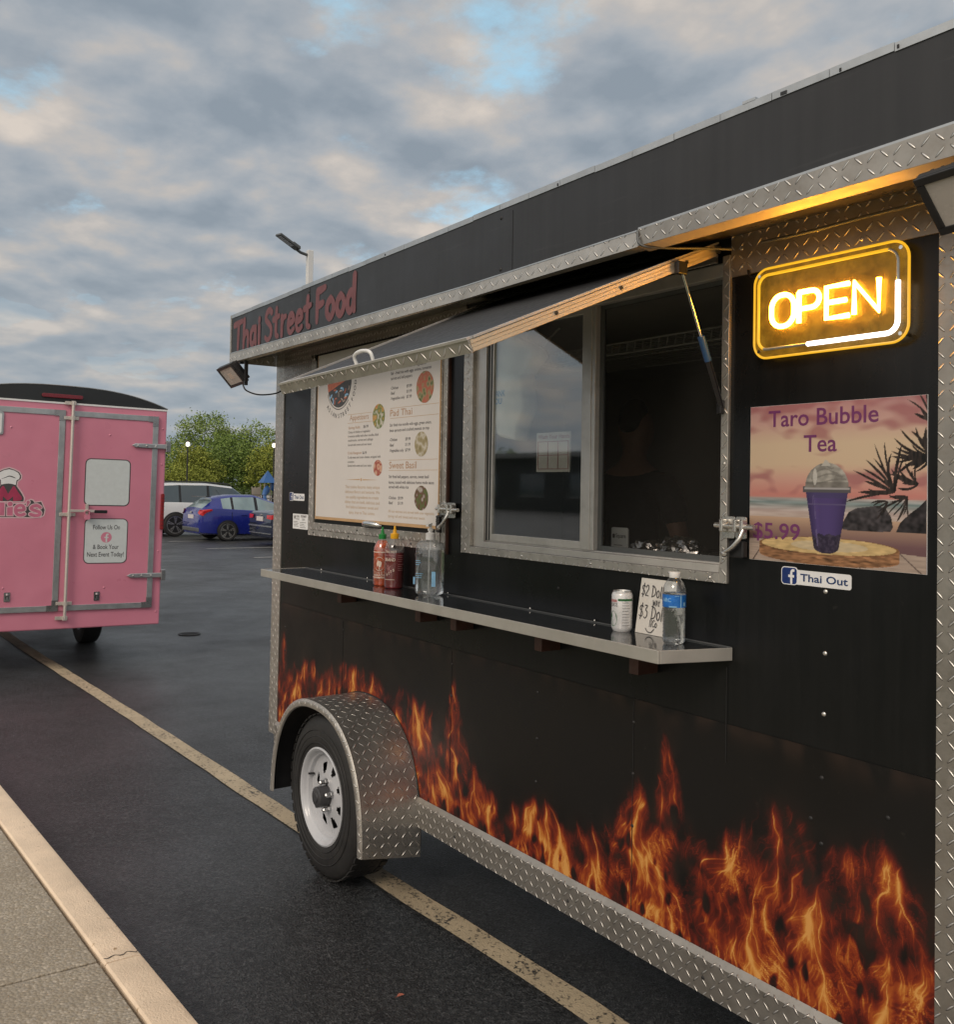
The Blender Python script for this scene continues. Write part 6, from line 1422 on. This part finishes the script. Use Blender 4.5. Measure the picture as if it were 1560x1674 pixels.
q = MB(); q.ribbon(sm([(.424, 1.214), (.410, 1.214), (.405, 1.200), (.405, 1.175), (.405, 1.140)], 5), .014, -.0153, cap=False); q.box((.385, -.0158, 1.180), (.424, -.0154, 1.191)); q.build('sticker_emblem', 'decal_grey', s2, fixn=False)
for x, z in ((-.46, 2.18), (.40, 2.16), (-.47, .73), (.40, .71), (.90, .46), (.90, 1.9), (.90, 1.05), (.90, 2.25)):
    q = MB(); q.lathe([(.010, 0), (.008, -.003), (.001, -.005)], (x, -.0122 if x < .86 else .0, z), 10, 'y'); q.build('rivet', 'pink', K, smooth=R(60), fixn=False)
# licence plate holder, cut by the frame
q = MB(); q.rrect(-.80, 2.108, -.522, 2.316, .02, -.024, -.0125); q.build('plate_holder', 'galv', K, bevel=.004)
q = MB(); q.rrect(-.785, 2.124, -.540, 2.300, .01, -.026, -.0245); q.build('plate', 'decal_white', K)
# the shop emblem: chef hat over lettering, layered vinyl
t = bpy.data.materials.new('logo_pink'); M_['logo_pink'] = pm('logo_vinyl', (.52, .15, .235), .4, 0, .15, 14); M_['logo_deep'] = pm('logo_vinyl_deep', (.36, .038, .092), .4, 0, .12, 14); M_['logo_edge'] = pm('logo_vinyl_edge', (.66, .46, .49), .4, 0, .04, 14)
xm = -.461
def mir(p): return p+[(2*xm-x, z) for x, z in p[::-1]]
hat_o = mir([(xm, 1.822), (-.415, 1.808), (-.372, 1.785), (-.350, 1.750), (-.352, 1.715), (-.380, 1.690), (-.385, 1.655), (-.340, 1.590), (-.318, 1.545), (-.325, 1.505)])
word_o = [(-.92, 1.50), (-.32, 1.50), (-.30, 1.520), (-.272, 1.540), (-.245, 1.530), (-.235, 1.512), (-.178, 1.522), (-.140, 1.440), (-.150, 1.385), (-.18, 1.365), (-.26, 1.360), (-.92, 1.360)]
y = -.0130
q = MB(); q.add([(x, y, z) for x, z in hat_o], [tuple(range(len(hat_o)))]); q.add([(x, y-.0003, z) for x, z in word_o], [tuple(range(len(word_o)))]); lg = q.build('logo', 'logo_edge', K, fixn=False)
def inset(poly, d):
    n = len(poly); cx = sum(p[0] for p in poly)/n; cz = sum(p[1] for p in poly)/n; out = []
    for i in range(n):
        a, b, c = Vector(poly[i-1]), Vector(poly[i]), Vector(poly[(i+1) % n]); e1 = (b-a).normalized(); e2 = (c-b).normalized(); nn = Vector((-(e1+e2).y, (e1+e2).x))
        nn = nn.normalized() if nn.length > 1e-6 else Vector((0, 0)); area = 1
        out.append(b+nn*d)
    return [(p.x, p.y) for p in out]
q = MB(); q.add([(x, y-.0006, z) for x, z in inset(hat_o, -.011)], [tuple(range(len(hat_o)))]); q.add([(x, y-.0009, z) for x, z in inset(word_o, -.011)], [tuple(range(len(word_o)))]); q.build('logo_shadow', 'ink', lg, fixn=False)
hat_w = mir([(xm, 1.801), (-.418, 1.790), (-.385, 1.770), (-.370, 1.742), (-.375, 1.715), (-.397, 1.702), (-.401, 1.660), (-.430, 1.668), (xm, 1.672)])
q = MB(); q.add([(x, y-.0012, z) for x, z in hat_w], [tuple(range(len(hat_w)))]); q.build('logo_hat', 'decal_white', lg, fixn=False)
q = MB(); q.ribbon(sm([(-.52, 1.712), (-.49, 1.725), (-.46, 1.738), (-.435, 1.734), (-.405, 1.722)], 6), [.002+.012*(i/24)*(1-(i/24)**6) for i in range(25)], y-.0015); q.build('logo_fold', 'ink', lg, fixn=False)
Mp = mir([(xm, 1.578), (-.424, 1.648), (-.412, 1.650), (-.375, 1.590), (-.346, 1.552), (-.346, 1.530), (-.360, 1.520), (-.418, 1.512), (-.420, 1.556), (xm, 1.516)])
q = MB(); q.add([(x, y-.0015, z) for x, z in Mp], [tuple(range(len(Mp)))]); q.build('logo_letter', 'logo_deep', lg, fixn=False)
def logo_word(q, g, yy, bold):
    for k, (x, top_) in enumerate(((-.566, 1.500), (-.508, 1.500))): q.add([(x-.023-g, yy, 1.384-g), (x+.023+g, yy, 1.384-g), (x+.021+g, yy, top_+g), (x-.019-g, yy, top_+g)], [(0, 1, 2, 3)])
    q.add([(-.462-g, yy, 1.384-g), (-.416+g, yy, 1.384-g), (-.418+g, yy, 1.462+g), (-.464-g, yy, 1.456+g)], [(0, 1, 2, 3)])
    q.disc(-.441, 1.488, .021+g, .021+g, yy-.00005, 18)
    # e: a ring with its bar, opened at the lower right; s: one thick curve
    q.ribbon(sm([(-.385, 1.432), (-.345, 1.434), (-.325, 1.440), (-.332, 1.468), (-.358, 1.478), (-.388, 1.462), (-.394, 1.428), (-.380, 1.396), (-.350, 1.388), (-.322, 1.398)], 5), .027+2*g, yy-.0001, yg=.000004)
    q.disc(-.292, 1.506, .014+g, .016+g, yy-.0002, 14); q.ribbon([(-.288, 1.500), (-.300, 1.478)], .012+2*g, yy-.00025)
    q.ribbon(sm([(-.190, 1.462), (-.218, 1.478), (-.256, 1.468), (-.262, 1.446), (-.226, 1.430), (-.192, 1.416), (-.196, 1.392), (-.232, 1.386), (-.268, 1.398)], 5), .028+2*g, yy-.0003, yg=.000004)
q = MB(); logo_word(q, .0075, y-.0015, 0); q.build('logo_outline', 'logo_edge', lg, fixn=False)
q = MB(); logo_word(q, 0, y-.0022, 0); q.build('logo_lettering', 'logo_pink', lg, fixn=False)
tyre_wheel('wheel', px1-.35, 1.5, .33, .335, .205, -1, K, .195, False) if False else None
def side_wheel(x_out, y, side):
    m = MB(); cz = .300; Rt = .345; s_ = -1 if side > 0 else 1
    P = [(.20, .02), (.23, .0), (Rt-.04, .0), (Rt-.01, .02), (Rt, .06), (Rt, .15), (Rt-.01, .19), (Rt-.05, .205), (.20, .19)]; k = 40; vs_ = []
    for r, h in P:
        for i in range(k): t = 2*math.pi*i/k; vs_.append((x_out+s_*h, y+r*math.cos(t), cz+r*math.sin(t)))
    m.add(vs_, [(j*k+i, j*k+(i+1) % k, (j+1)*k+(i+1) % k, (j+1)*k+i) for j in range(len(P)-1) for i in range(k)]); wh = m.build('wheel', 'rubber', K, smooth=R(40))
    q = MB(); q.cyl((x_out+s_*.04, y, cz), (x_out+s_*.19, y, cz), .205, n=32); q.build('rim', 'wheel_white', wh)
for side, xo in ((1, px1-.225), (-1, px0+.225)): side_wheel(xo, 1.55, side)
q = MB(); q.box((px0+.1, .9, .26), (px0+.18, plen, .334)); q.box((px1-.18, .9, .26), (px1-.1, plen, .334)); q.cyl((px0+.3, 1.55, .345), (px1-.3, 1.55, .345), .03); q.build('trailer_chassis', 'dark_steel', K)

# ------------------------------------------------------------------ parked cars: lofted body, glass set into the greenhouse, wheels
def car(name, label, paint, loc, L_, W_, st, glass_spec, wheel_y, wr, kind, sc=1.0):
    C_ = thing(name, label, 'car', loc, (0, 0, 0), 'cars parked in a row across the lot', local=True); C_.scale = (sc, sc, sc)
    hw = W_/2
    # st rows: y, zlow, belt, roof, wl (lower half width), wb (belt half width), wr (roof half width)
    def half(r):
        y, zl, zb, zr, wl, wb, wrf = r
        zm = zl+(zb-zl)*.55
        return [(0, zl), (wl*.86, zl), (wl*.97, zl+.05), (wl, zl+(zb-zl)*.30), (wl*1.0, zm), (wl*.985, zb-.09), (wb, zb), (wb*.985, zb+.012) if zr > zb+.05 else (wb*.97, zb+.01), (wrf+(wb-wrf)*.12, zr-.07*min(1, (zr-zb)/.3)) , (wrf*.90, zr-.012), (wrf*.5, zr+.006), (0, zr+.012)]
    S_ = [half(r) for r in st]; n = len(S_[0]); ring = 2*n-2; vs_ = []
    for r, h in zip(st, S_):
        y = r[0]
        for x, z in h: vs_.append((x, y, z))
        for x, z in h[-2:0:-1]: vs_.append((-x, y, z))
    fs = []; glass = {}
    for i in range(len(S_)-1):
        for k in range(ring):
            f = (i*ring+k, i*ring+(k+1) % ring, (i+1)*ring+(k+1) % ring, (i+1)*ring+k); kk = k if k < n-1 else ring-1-k
            g = glass_spec(i, kk)
            if g: glass.setdefault((g, k < n-1), []).append(f)
            else: fs.append(f)
    fs += [tuple(range(ring-1, -1, -1)), tuple(range((len(S_)-1)*ring, len(S_)*ring))]
    m = MB(); m.add(vs_, fs); m.build('car_body', paint, C_, smooth=R(32))
    for (g, sd_r), F in glass.items():
        q = MB(); used = sorted({v for f in F for v in f}); mp = {v: i for i, v in enumerate(used)}; q.add([vs_[v] for v in used], [tuple(mp[v] for v in f) for f in F]); q.build({'s': 'side_window', 'r': 'rear_window', 'w': 'windscreen', 'p': 'window_pillar'}[g], 'black_gloss' if g == 'p' else 'car_glass_light' if kind == 'hatch' else 'car_glass', C_, smooth=R(40))
    for y in wheel_y:
        for sx in (-1, 1):
            x = sx*(hw+(.032 if sx > 0 else -.05)); m = MB(); k = 36; P = [(wr*.72, .03), (wr*.755, .0), (wr*.92, .0), (wr*.99, .03), (wr, .07), (wr, .20), (wr*.7, .21)]; v2 = []
            for r, h in P:
                for i in range(k): t = 2*math.pi*i/k; v2.append((x-sx*h, y+r*math.cos(t), wr+r*math.sin(t)))
            m.add(v2, [(j*k+i, j*k+(i+1) % k, (j+1)*k+(i+1) % k, (j+1)*k+i) for j in range(len(P)-1) for i in range(k)]); wh = m.build('wheel', 'rubber', C_, smooth=R(40))
            q = MB(); r0 = wr*.72
            for s5 in range(5):
                for dl in (-.13, .13):
                    t = 2*math.pi*s5/5+.3; q.add([(x-sx*.022, y+r*math.cos(t+d_), wr+r*math.sin(t+d_)) for r, d_ in ((r0*.16, dl*1.2-.25), (r0*.16, dl*1.2+.25), (r0*.97, dl+.075), (r0*.97, dl-.075))], [(0, 1, 2, 3)])
            for i in range(k):
                t0, t1 = 2*math.pi*i/k, 2*math.pi*(i+1)/k; q.add([(x-sx*.015, y+r*math.cos(t), wr+r*math.sin(t)) for r, t in ((r0*.93, t0), (r0*1.02, t0), (r0*1.02, t1), (r0*.93, t1))], [(0, 1, 2, 3)])
            q.build('rim', 'alu', wh, fixn=False)
            q = MB(); q.add([(x-sx*.026, y+1.03*r0*math.cos(2*math.pi*i/k), wr+1.03*r0*math.sin(2*math.pi*i/k)) for i in range(k)], [tuple(range(k))]); q.build('wheel_well', 'black_plastic', wh, fixn=False)
            if sx < 0: continue
            q = MB(); ra = wr*1.09; xx = x-sx*.012
            A_ = [R(a) for a in range(-12, 193, 8)]; q.add([(xx-sx*h, y+ra*math.cos(a)*e, wr+ra*math.sin(a)*e) for h, e in ((.006, 1.0), (.004, .90), (.12, .86)) for a in A_], [(j*len(A_)+i, j*len(A_)+i+1, (j+1)*len(A_)+i+1, (j+1)*len(A_)+i) for j in range(2) for i in range(len(A_)-1)]); q.build('wheel_arch', 'black_plastic', C_, smooth=R(50), fixn=False)
    return C_
# hatchback, nose to +Y, tail to the camera side
W2 = .91
hs_ = [(-.04, .34, .60, .64, .78, .78, .70), (.0, .24, .86, .90, .86, .84, .74), (.08, .22, .99, 1.04, .90, .875, .72), (.42, .20, 1.03, 1.345, .905, .875, .60), (.70, .19, 1.015, 1.405, .91, .875, .61), (1.00, .18, .995, 1.445, .91, .875, .62), (1.08, .18, .99, 1.455, .91, .875, .62), (1.78, .18, .955, 1.462, .91, .875, .62), (1.88, .18, .95, 1.452, .91, .875, .62), (2.62, .18, .925, 1.20, .91, .875, .64), (3.10, .18, .90, .96, .91, .87, .66), (3.45, .18, .88, .91, .905, .85, .64), (4.05, .20, .79, .82, .88, .80, .56), (4.30, .26, .64, .67, .78, .68, .44)]
def gs1(i, k):
    if k == 7 and i in (4, 6, 8, 9): return 's'
    if k == 7 and i in (5, 7): return 'p'
    if i == 2 and k in (8, 9, 10): return 'r'
    if i in (8, 9) and k in (9, 10): return 'w'
bl_ = car('parked_hatchback', 'blue hatchback with red wrap-round tail lights parked in the middle of the row', 'car_blue', (-28.88, 7.24, GZ), 4.3, 1.82, hs_, gs1, (.86, 3.45), .32, 'hatch', .955)
for sx in (-1, 1):
    q = MB(); P_ = [(.895, .02, .98), (.915, .13, 1.00), (.925, .34, 1.01), (.922, .36, .965), (.925, .16, .90), (.915, .06, .80), (.85, -.035, .84), (.72, -.045, .89), (.74, -.02, .95), (.82, .0, 1.0)]
    q.add([(sx*x, y, z) for x, y, z in P_]+[(sx*.935, .06, .945)], [(i, (i+1) % 10, 10) for i in range(10)]); q.build('tail_light', 'red_light', bl_, fixn=False)
q = MB(); q.box((-.26, -.036, .70), (.26, -.022, .82)); q.build('number_plate', 'plate_white', bl_)
q = MB(); q.rrect(-.075, .865, .075, .925, .028, -.034, -.02); q.build('tailgate_emblem', 'alu', bl_)
q = MB(); q.box((-.72, .20, 1.375), (.72, .36, 1.41)); q.build('roof_spoiler', 'black_gloss', bl_, bevel=.012)
q = MB(); q.prism_axis([(-.045, .30), (-.05, .42), (.02, .46), (.2, .30)], -.80, .80, 0); q.build('rear_bumper', 'lamp_grey', bl_, bevel=.02)
q = MB(); q.box((-.30, .075, 1.015), (.16, .10, 1.035)); q.build('rear_wiper', 'black_plastic', bl_)
q = MB(); q.box((.905, 1.30, .81), (.925, 1.50, .835)); q.box((.905, 2.15, .80), (.925, 2.35, .825)); q.build('door_handle', 'car_blue', bl_, bevel=.006)
q = MB()
for y in (1.0, 1.9): q.box((.906, y, .30), (.9125, y+.008, .93))
q.build('door_gap', 'black_plastic', bl_)
q = MB(); q.cyl((0, .9, 1.455), (0, .75, 1.62), .006, n=6); q.build('aerial', 'black_plastic', bl_)
# large white suv
ss_ = [(-.02, .45, .86, .92, .86, .86, .80), (.05, .36, 1.08, 1.16, .95, .93, .80), (.14, .34, 1.14, 1.30, .98, .95, .78), (.38, .33, 1.15, 1.72, .985, .955, .74), (.55, .33, 1.15, 1.77, .99, .955, .75), (1.28, .32, 1.14, 1.81, .99, .955, .76), (1.36, .32, 1.14, 1.81, .99, .955, .76), (2.25, .32, 1.12, 1.81, .99, .955, .76), (2.34, .32, 1.12, 1.81, .99, .955, .76), (3.18, .32, 1.10, 1.72, .99, .955, .74), (3.95, .32, 1.09, 1.16, .99, .94, .76), (4.2, .34, 1.06, 1.10, .98, .92, .74), (5.0, .38, .98, 1.01, .95, .86, .66), (5.2, .45, .80, .84, .84, .74, .56)]
def gs2(i, k):
    if k == 7 and i in (4, 6, 8, 9): return 's'
    if k == 7 and i in (5, 7): return 'p'
    if i == 2 and k in (8, 9, 10): return 'r'
    if i == 9 and k in (8, 9, 10): return 'w'
su = car('parked_suv', 'large white sport utility car parked beyond the blue hatchback', 'car_white', (-31.8, 6.26, GZ), 5.2, 1.98, ss_, gs2, (1.15, 4.2), .40, 'suv', .955)
q = MB()
for sx in (-1, 1): q.tube(sm([(sx*.70, .7, 1.80), (sx*.70, .9, 1.84), (sx*.70, 2.0, 1.86), (sx*.70, 3.0, 1.80), (sx*.69, 3.15, 1.76)], 4), .022, 6)
q.build('roof_rail', 'black_plastic', su)
q = MB(); q.box((-.93, -.03, .36), (.93, .06, .52)); q.build('rear_bumper', 'lamp_grey', su, bevel=.02)
for sx in (-1, 1):
    q = MB(); q.box((sx*.90-.06, -.025, .98), (sx*.90+.06, .10, 1.16)); q.build('tail_light', 'red_light', su, bevel=.015)
# dark blue saloon, nearest
ds_ = [(-.02, .36, .70, .73, .80, .80, .72), (.03, .26, .92, .95, .87, .85, .74), (.12, .22, .98, 1.0, .89, .86, .76), (.62, .20, .99, 1.01, .905, .87, .74), (.72, .20, .99, 1.03, .91, .87, .70), (1.35, .19, .97, 1.38, .91, .88, .60), (1.50, .19, .96, 1.42, .91, .88, .61), (2.15, .18, .94, 1.44, .91, .88, .62), (2.24, .18, .94, 1.44, .91, .88, .62), (2.95, .18, .92, 1.36, .91, .88, .60), (3.6, .18, .91, .97, .91, .87, .68), (4.4, .20, .82, .85, .88, .80, .58), (4.7, .28, .66, .70, .76, .68, .46)]
def gs3(i, k):
    if k == 7 and i in (5, 6, 8): return 's'
    if i == 4 and k in (8, 9, 10): return 'r'
    if i == 9 and k in (8, 9, 10): return 'w'
dk = car('parked_saloon', 'dark navy saloon car parked nearest the trailer, only its tail in view', 'car_navy', (-25.8, 8.21, GZ), 4.7, 1.82, ds_, gs3, (1.0, 3.7), .32, 'saloon', .975)
for sx in (-1, 1):
    q = MB(); q.add([(sx*x, y, z) for x, y, z in ((.50, -.015, .90), (.86, .0, .91), (.90, .12, .92), (.895, .12, .82), (.84, -.01, .78), (.52, -.025, .80))], [(0, 1, 5), (1, 4, 5), (1, 2, 3), (1, 3, 4)]); q.build('tail_light', 'red_light', dk, fixn=False)
q = MB(); q.box((-.24, -.030, .72), (.24, -.016, .85)); q.build('number_plate', 'plate_white', dk)
q = MB(); q.rrect(-.07, .872, .07, .922, .02, -.012, .03); q.build('boot_emblem', 'alu', dk)
q = MB(); q.box((-.84, -.032, .56), (.84, -.008, .60)); q.box((-.80, -.035, .36), (.80, -.010, .38)); q.build('bumper_trim', 'alu', dk)

# ------------------------------------------------------------------ trees
def tree(x, y, h, crown, mat, label, seed, group, nleaf=2600, ls=.26):
    """crown: list of (dx, dy, z, rx, rz) lobes"""
    t = thing('tree', label, 'tree', (x, y, -.02), group=group); rn = random.Random(seed)
    m = MB(); r0 = .035*h*.5
    m.tube([(x, y, -.05), (x+.1, y, h*.2), (x-.05, y+.1, h*.45), (x, y, h*.75)], [r0, r0*.8, r0*.55, r0*.2], 8)
    for dx, dy, z, rx, rz in crown:
        zb = min(h*.5, max(h*.15, z-rz)); m.tube(sm([(x, y, zb*.7), (x+dx*.5, y+dy*.5, (zb*.7+z)/2), (x+dx, y+dy, z)], 3), [r0*.45]*3+[r0*.3]*3+[r0*.12], 6)
        for k in range(4):
            a = rn.uniform(0, 6.28); m.tube([(x+dx*.6, y+dy*.6, zb+(z-zb)*.5), (x+dx+rx*.7*math.cos(a), y+dy+rx*.7*math.sin(a), z+rz*rn.uniform(-.2, .85))], [r0*.2, r0*.05], 5)
    m.build('trunk', 'bark', t, smooth=R(60))
    q = MB(); tot = sum(c[3]**2*c[4] for c in crown)
    for dx, dy, z, rx, rz in crown:
        n_ = int(nleaf*rx**2*rz/tot); nc = max(10, n_//26)
        for c in range(nc):
            a = rn.uniform(0, 6.283); u = rn.uniform(-1, 1); rr = rn.uniform(.35, 1)**.5*(.85+.35*mn.noise(Vector((a*1.3, u*2, seed+dx))))
            cx, cy, cz = x+dx+rx*rr*math.sqrt(1-u*u)*math.cos(a), y+dy+rx*rr*math.sqrt(1-u*u)*math.sin(a), z+rz*rr*u
            cr = rn.uniform(.25, .75)*min(rx, 1.7)*.42
            for k in range(26):
                p = Vector((cx+rn.gauss(0, cr), cy+rn.gauss(0, cr), cz+rn.gauss(0, cr*.6))); e1 = Vector((rn.gauss(0, 1), rn.gauss(0, 1), rn.gauss(0, .6))).normalized(); e2 = e1.orthogonal(); e2.rotate(Matrix.Rotation(rn.uniform(0, 6.28), 3, e1))
                s_ = ls*rn.uniform(.45, 1.1); q.add([p-e1*s_*.5, p+e2*s_*.28, p+e1*s_*.5, p-e2*s_*.28], [(0, 1, 2, 3)])
    q.build('crown', mat, t, fixn=False)
    return t
TG = 'trees beyond the parking lot'
tree(-78.8, 24.4, 8.0, [(0, 0, 5.5, 2.6, 2.3), (-1.3, -1.0, 4.1, 2.0, 1.8), (.8, 1.5, 4.6, 2.2, 2.0), (0, .2, 2.8, 2.9, 1.6)], 'leaf_mid', 'tallest light green tree with ragged top, left of the group behind the white car', 1, TG, 15000, .2)
tree(-78.2, 28.9, 7.4, [(0, 0, 5.0, 2.5, 2.1), (.6, 1.9, 4.1, 2.0, 1.7), (-.2, -1.6, 4.3, 1.9, 1.8), (0, 0, 2.6, 2.8, 1.5)], 'leaf_mid', 'broad rounded green tree behind, right of the tallest ragged tree', 2, TG, 14000, .2)
tree(-67.9, 22.6, 5.7, [(0, 0, 3.7, 1.9, 1.8), (-.4, -1.3, 2.6, 1.5, 1.5), (.5, 1.4, 2.7, 1.5, 1.6), (.2, .3, 1.8, 2.2, 1.1)], 'leaf_drk', 'dark dense green tree standing in front of the middle of the tree group', 3, TG, 13000, .19)
tree(-61.8, 17.4, 3.2, [(0, 0, 1.9, 1.55, .95), (.3, -.8, 1.6, 1.1, .7), (0, .9, 1.7, 1.1, .8)], 'leaf_yel', 'low spreading yellow-green tree above the white car at the left', 4, TG, 8000, .16)
tree(-65.6, 19.2, 4.6, [(0, 0, 3.1, 1.2, 1.2), (.2, .9, 2.5, 1.2, 1.0), (0, -.5, 2.4, 1.0, .9)], 'leaf_yel', 'upright yellow-green tree beside the left lit lamp post', 5, TG, 7500, .17)
tree(-64.2, 24.6, 5.1, [(0, 0, 3.4, 1.7, 1.6), (.3, 1.2, 3.1, 1.4, 1.4), (-.2, -1.0, 2.6, 1.3, 1.2), (0, .2, 1.9, 1.7, .9)], 'leaf_yel', 'rounded yellow-green tree above the blue slide at the right of the group', 6, TG, 11000, .17)
tree(-86, 23.2, 6.2, [(0, 0, 3.9, 2.1, 1.9), (.3, -1.6, 3.1, 1.8, 1.5), (0, 1.2, 2.6, 2.0, 1.5)], 'leaf_drk', 'shadowy tree with bare twigs partly hidden by the pink trailer', 7, TG, 8000, .2)
BG = 'trees across the lawn behind the camera'
rb = random.Random(21)
for i in range(8):
    x = -118+12*i+rb.uniform(-2, 2); h = rb.uniform(5.5, 8.5)
    tree(x, -66+rb.uniform(-4, 4), h, [(0, 0, h*.62, 3.4, h*.32), (1.6, .5, h*.5, 2.4, h*.26), (-1.7, -.4, h*.48, 2.4, h*.26)], ('leaf_mid', 'leaf_drk')[i % 2], 'leafy tree in the row across the lawn behind the camera', 40+i, BG, 1500, .5)

t = thing('school_building', 'long low dark brick building with a flat roof across the lawn behind the camera', 'building', (-70, -52, -.03))
m = MB(); m.box((-125, -58, -.05), (-18, -46, 4.2)); m.build('wall', 'brick', t)
m = MB(); m.box((-125.4, -58.4, 4.2), (-17.6, -45.6, 4.6)); m.build('roof_trim', 'concrete', t)
for k in range(16):
    x = -121+6.4*k; m = MB(); m.box((x, -46.05, 1.1), (x+3.2, -45.95, 2.9)); wn_ = m.build('window', 'car_glass', t)
    m = MB(); m.box((x-.1, -46.06, .98), (x+3.3, -45.90, 1.1)); m.box((x+1.55, -46.06, 1.1), (x+1.65, -45.92, 2.9)); m.build('sill', 'concrete', wn_)
# ------------------------------------------------------------------ lamps, playground, odds and ends
for (x, y, z), lb in (((-59.7, 16.9, 4.14), 'lit street lamp on a thin dark post above the white car'), ((-58.5, 22.15, 4.24), 'lit street lamp at the edge of the black food trailer')):
    t = thing('street_lamp', lb, 'street lamp', (x, y, -.02), group='lit street lamps by the playground')
    m = MB(); m.tube([(x, y, -.02), (x, y, .5), (x, y, z-.2)], [.09, .06, .045], 8); m.build('lamp_post', 'iron', t)
    m = MB(); m.lathe([(.02, -.20), (.12, -.14), (.12, .0), (.09, .08), (.01, .11)], (x, y, z), 16); m.build('lamp_globe', 'lamp_glow', t, smooth=R(60))
    m = MB(); m.lathe([(.16, .10), (.10, .19), (.01, .23)], (x, y, z), 12); m.build('lamp_cap', 'iron', t)
t = thing('light_pole', 'tall white square parking lot pole with a tilted flat lamp head', 'light pole', (-20.25, 7.03, GZ))
m = MB(); m.box((-20.315, 6.965, GZ), (-20.185, 7.095, 7.10)); m.build('pole', 'pole_white', t, bevel=.01)
m = MB(); m.box((-20.5, 6.78, GZ), (-20.0, 7.28, .55)); m.build('pole_base', 'concrete', t, bevel=.02)
m = MB(); m.tube([(-20.25, 7.0, 6.98), (-20.25, 6.80, 7.02), (-20.24, 6.68, 7.08)], .035, 8); m.build('lamp_arm', 'lamp_grey', t)
a = Vector((-20.24, 6.72, 7.06)); b = Vector((-20.16, 6.20, 7.30)); dv = (b-a).normalized(); sd2 = Vector((1, 0, 0)); sd2 = (sd2-dv*sd2.dot(dv)).normalized(); up = sd2.cross(dv)
if up.z < 0: up = -up
def slab(mb, u0, u1, wd, h0, h1): mb.add([tuple(a+dv*u+sd2*v+up*h) for h in (h0, h1) for u, v in ((u0, -wd), (u1, -wd), (u1, wd), (u0, wd))], [(0,3,2,1),(4,5,6,7),(0,1,5,4),(1,2,6,5),(2,3,7,6),(3,0,4,7)])
m = MB(); slab(m, 0, .58, .12, .0, .05); slab(m, .0, .2, .08, .05, .09); hd = m.build('lamp_head', 'lamp_grey', t, bevel=.008)
m = MB(); slab(m, .16, .55, .09, -.006, -.001); m.build('lamp_lens', 'galv', hd)
# playground
t = thing('playground', 'playground climbing frame with blue pitched roof and blue curved slides', 'playground', (-49.3, 18.0, -.02))
m = MB()
for dx in (-.55, .55):
    for dy in (-.55, .55): m.box((-49.3+dx-.05, 18.0+dy-.05, -.02), (-49.3+dx+.05, 18.0+dy+.05, 1.75))
m.build('post', 'tan_play', t)
m = MB(); m.add([(-50.05, 17.25, 1.72), (-48.55, 17.25, 1.72), (-48.55, 18.75, 1.72), (-50.05, 18.75, 1.72), (-49.3, 18.0, 2.38)], [(0, 3, 2, 1), (0, 1, 4), (1, 2, 4), (2, 3, 4), (3, 0, 4)]); m.build('roof', 'blue_play', t)
m = MB(); m.box((-49.9, 17.4, .86), (-48.7, 18.6, .92)); m.build('platform', 'tan_play', t)
m = MB(); m.tube(sm([(-49.0, 17.9, 1.35), (-48.6, 17.5, 1.25), (-48.2, 17.2, .95), (-48.1, 17.35, .65), (-48.0, 17.6, .40), (-47.9, 17.9, .25)], 5), .24, 10); m.build('slide', 'blue_play', t, smooth=R(60))
m = MB(); m.tube(sm([(-49.3, 18.4, 1.55), (-49.3, 18.9, 1.45), (-49.3, 19.4, 1.15), (-49.3, 19.8, .8), (-49.2, 20.2, .5)], 5), .24, 10); m.build('slide', 'blue_play', t, smooth=R(60))
m = MB()
for y in (16.4, 16.75, 17.1, 17.3): m.box((-49.7, y, .0), (-49.6, y+.09, 1.5))
m.box((-49.72, 16.4, 1.0), (-49.58, 17.4, 1.45)); m.box((-49.72, 16.4, .45), (-49.58, 16.9, .7)); m.build('climbing_panel', 'tan_play', t)
for o_ in t.children: o_.data.transform(Matrix.Diagonal((.52, .52, 1.02, 1)))
t = thing('metal_fence', 'low dark rail fence in front of the playground', 'fence', (-46, 15.3, 0))
m = MB()
for k in range(17): y = 14.2+k*.5; m.box((-45.53, y-.02, GZ), (-45.49, y+.02, 1.15))
m.build('fence_post', 'iron', t)
m = MB()
for z in (1.12, .65, .2): m.box((-45.525, 14.2, z), (-45.495, 22.2, z+.03))
m.build('fence_rail', 'iron', t)
m = MB(); mx_, my_ = -11.02, 1.44; m.lathe([(.125, .002), (.125, .010), (.11, .010), (.108, .006), (.10, .010), (.001, .010)], (mx_, my_, GZ), 36)
for k in range(-4, 5): m.box((mx_-.07, my_+k*.018-.004, .010+GZ), (mx_+.07, my_+k*.018+.004, .014+GZ))
tag(m.build('manhole_cover', 'iron', loc=(mx_, my_, GZ)), 'small round iron cover set in the asphalt right of the pink trailer', 'manhole cover')
m = MB(); lx, ly_ = -2.880, -.446; pts = [(.000, -.014), (.006, -.008), (.0085, .0), (.006, .009), (.0, .016), (-.006, .009), (-.0085, .0), (-.006, -.008)]
m.add([(lx+a, ly_+b, .006+GZ+abs(a)*.6) for a, b in pts]+[(lx, ly_, .0055+GZ)], [(i, (i+1) % 8, 8) for i in range(8)]); m.tube([(lx, ly_-.013, .0065+GZ), (lx+.002, ly_-.022, .008+GZ)], .0008, 5)
tag(m.build('fallen_leaf', 'leaf_red', loc=(lx, ly_, GZ), fixn=False), 'small dry reddish leaf lying on the wet asphalt', 'leaf')
for o in list(bpy.data.objects):
    if o.type == 'MESH' and o.parent is None and 'label' not in o and 'kind' not in o: o['kind'] = 'structure'
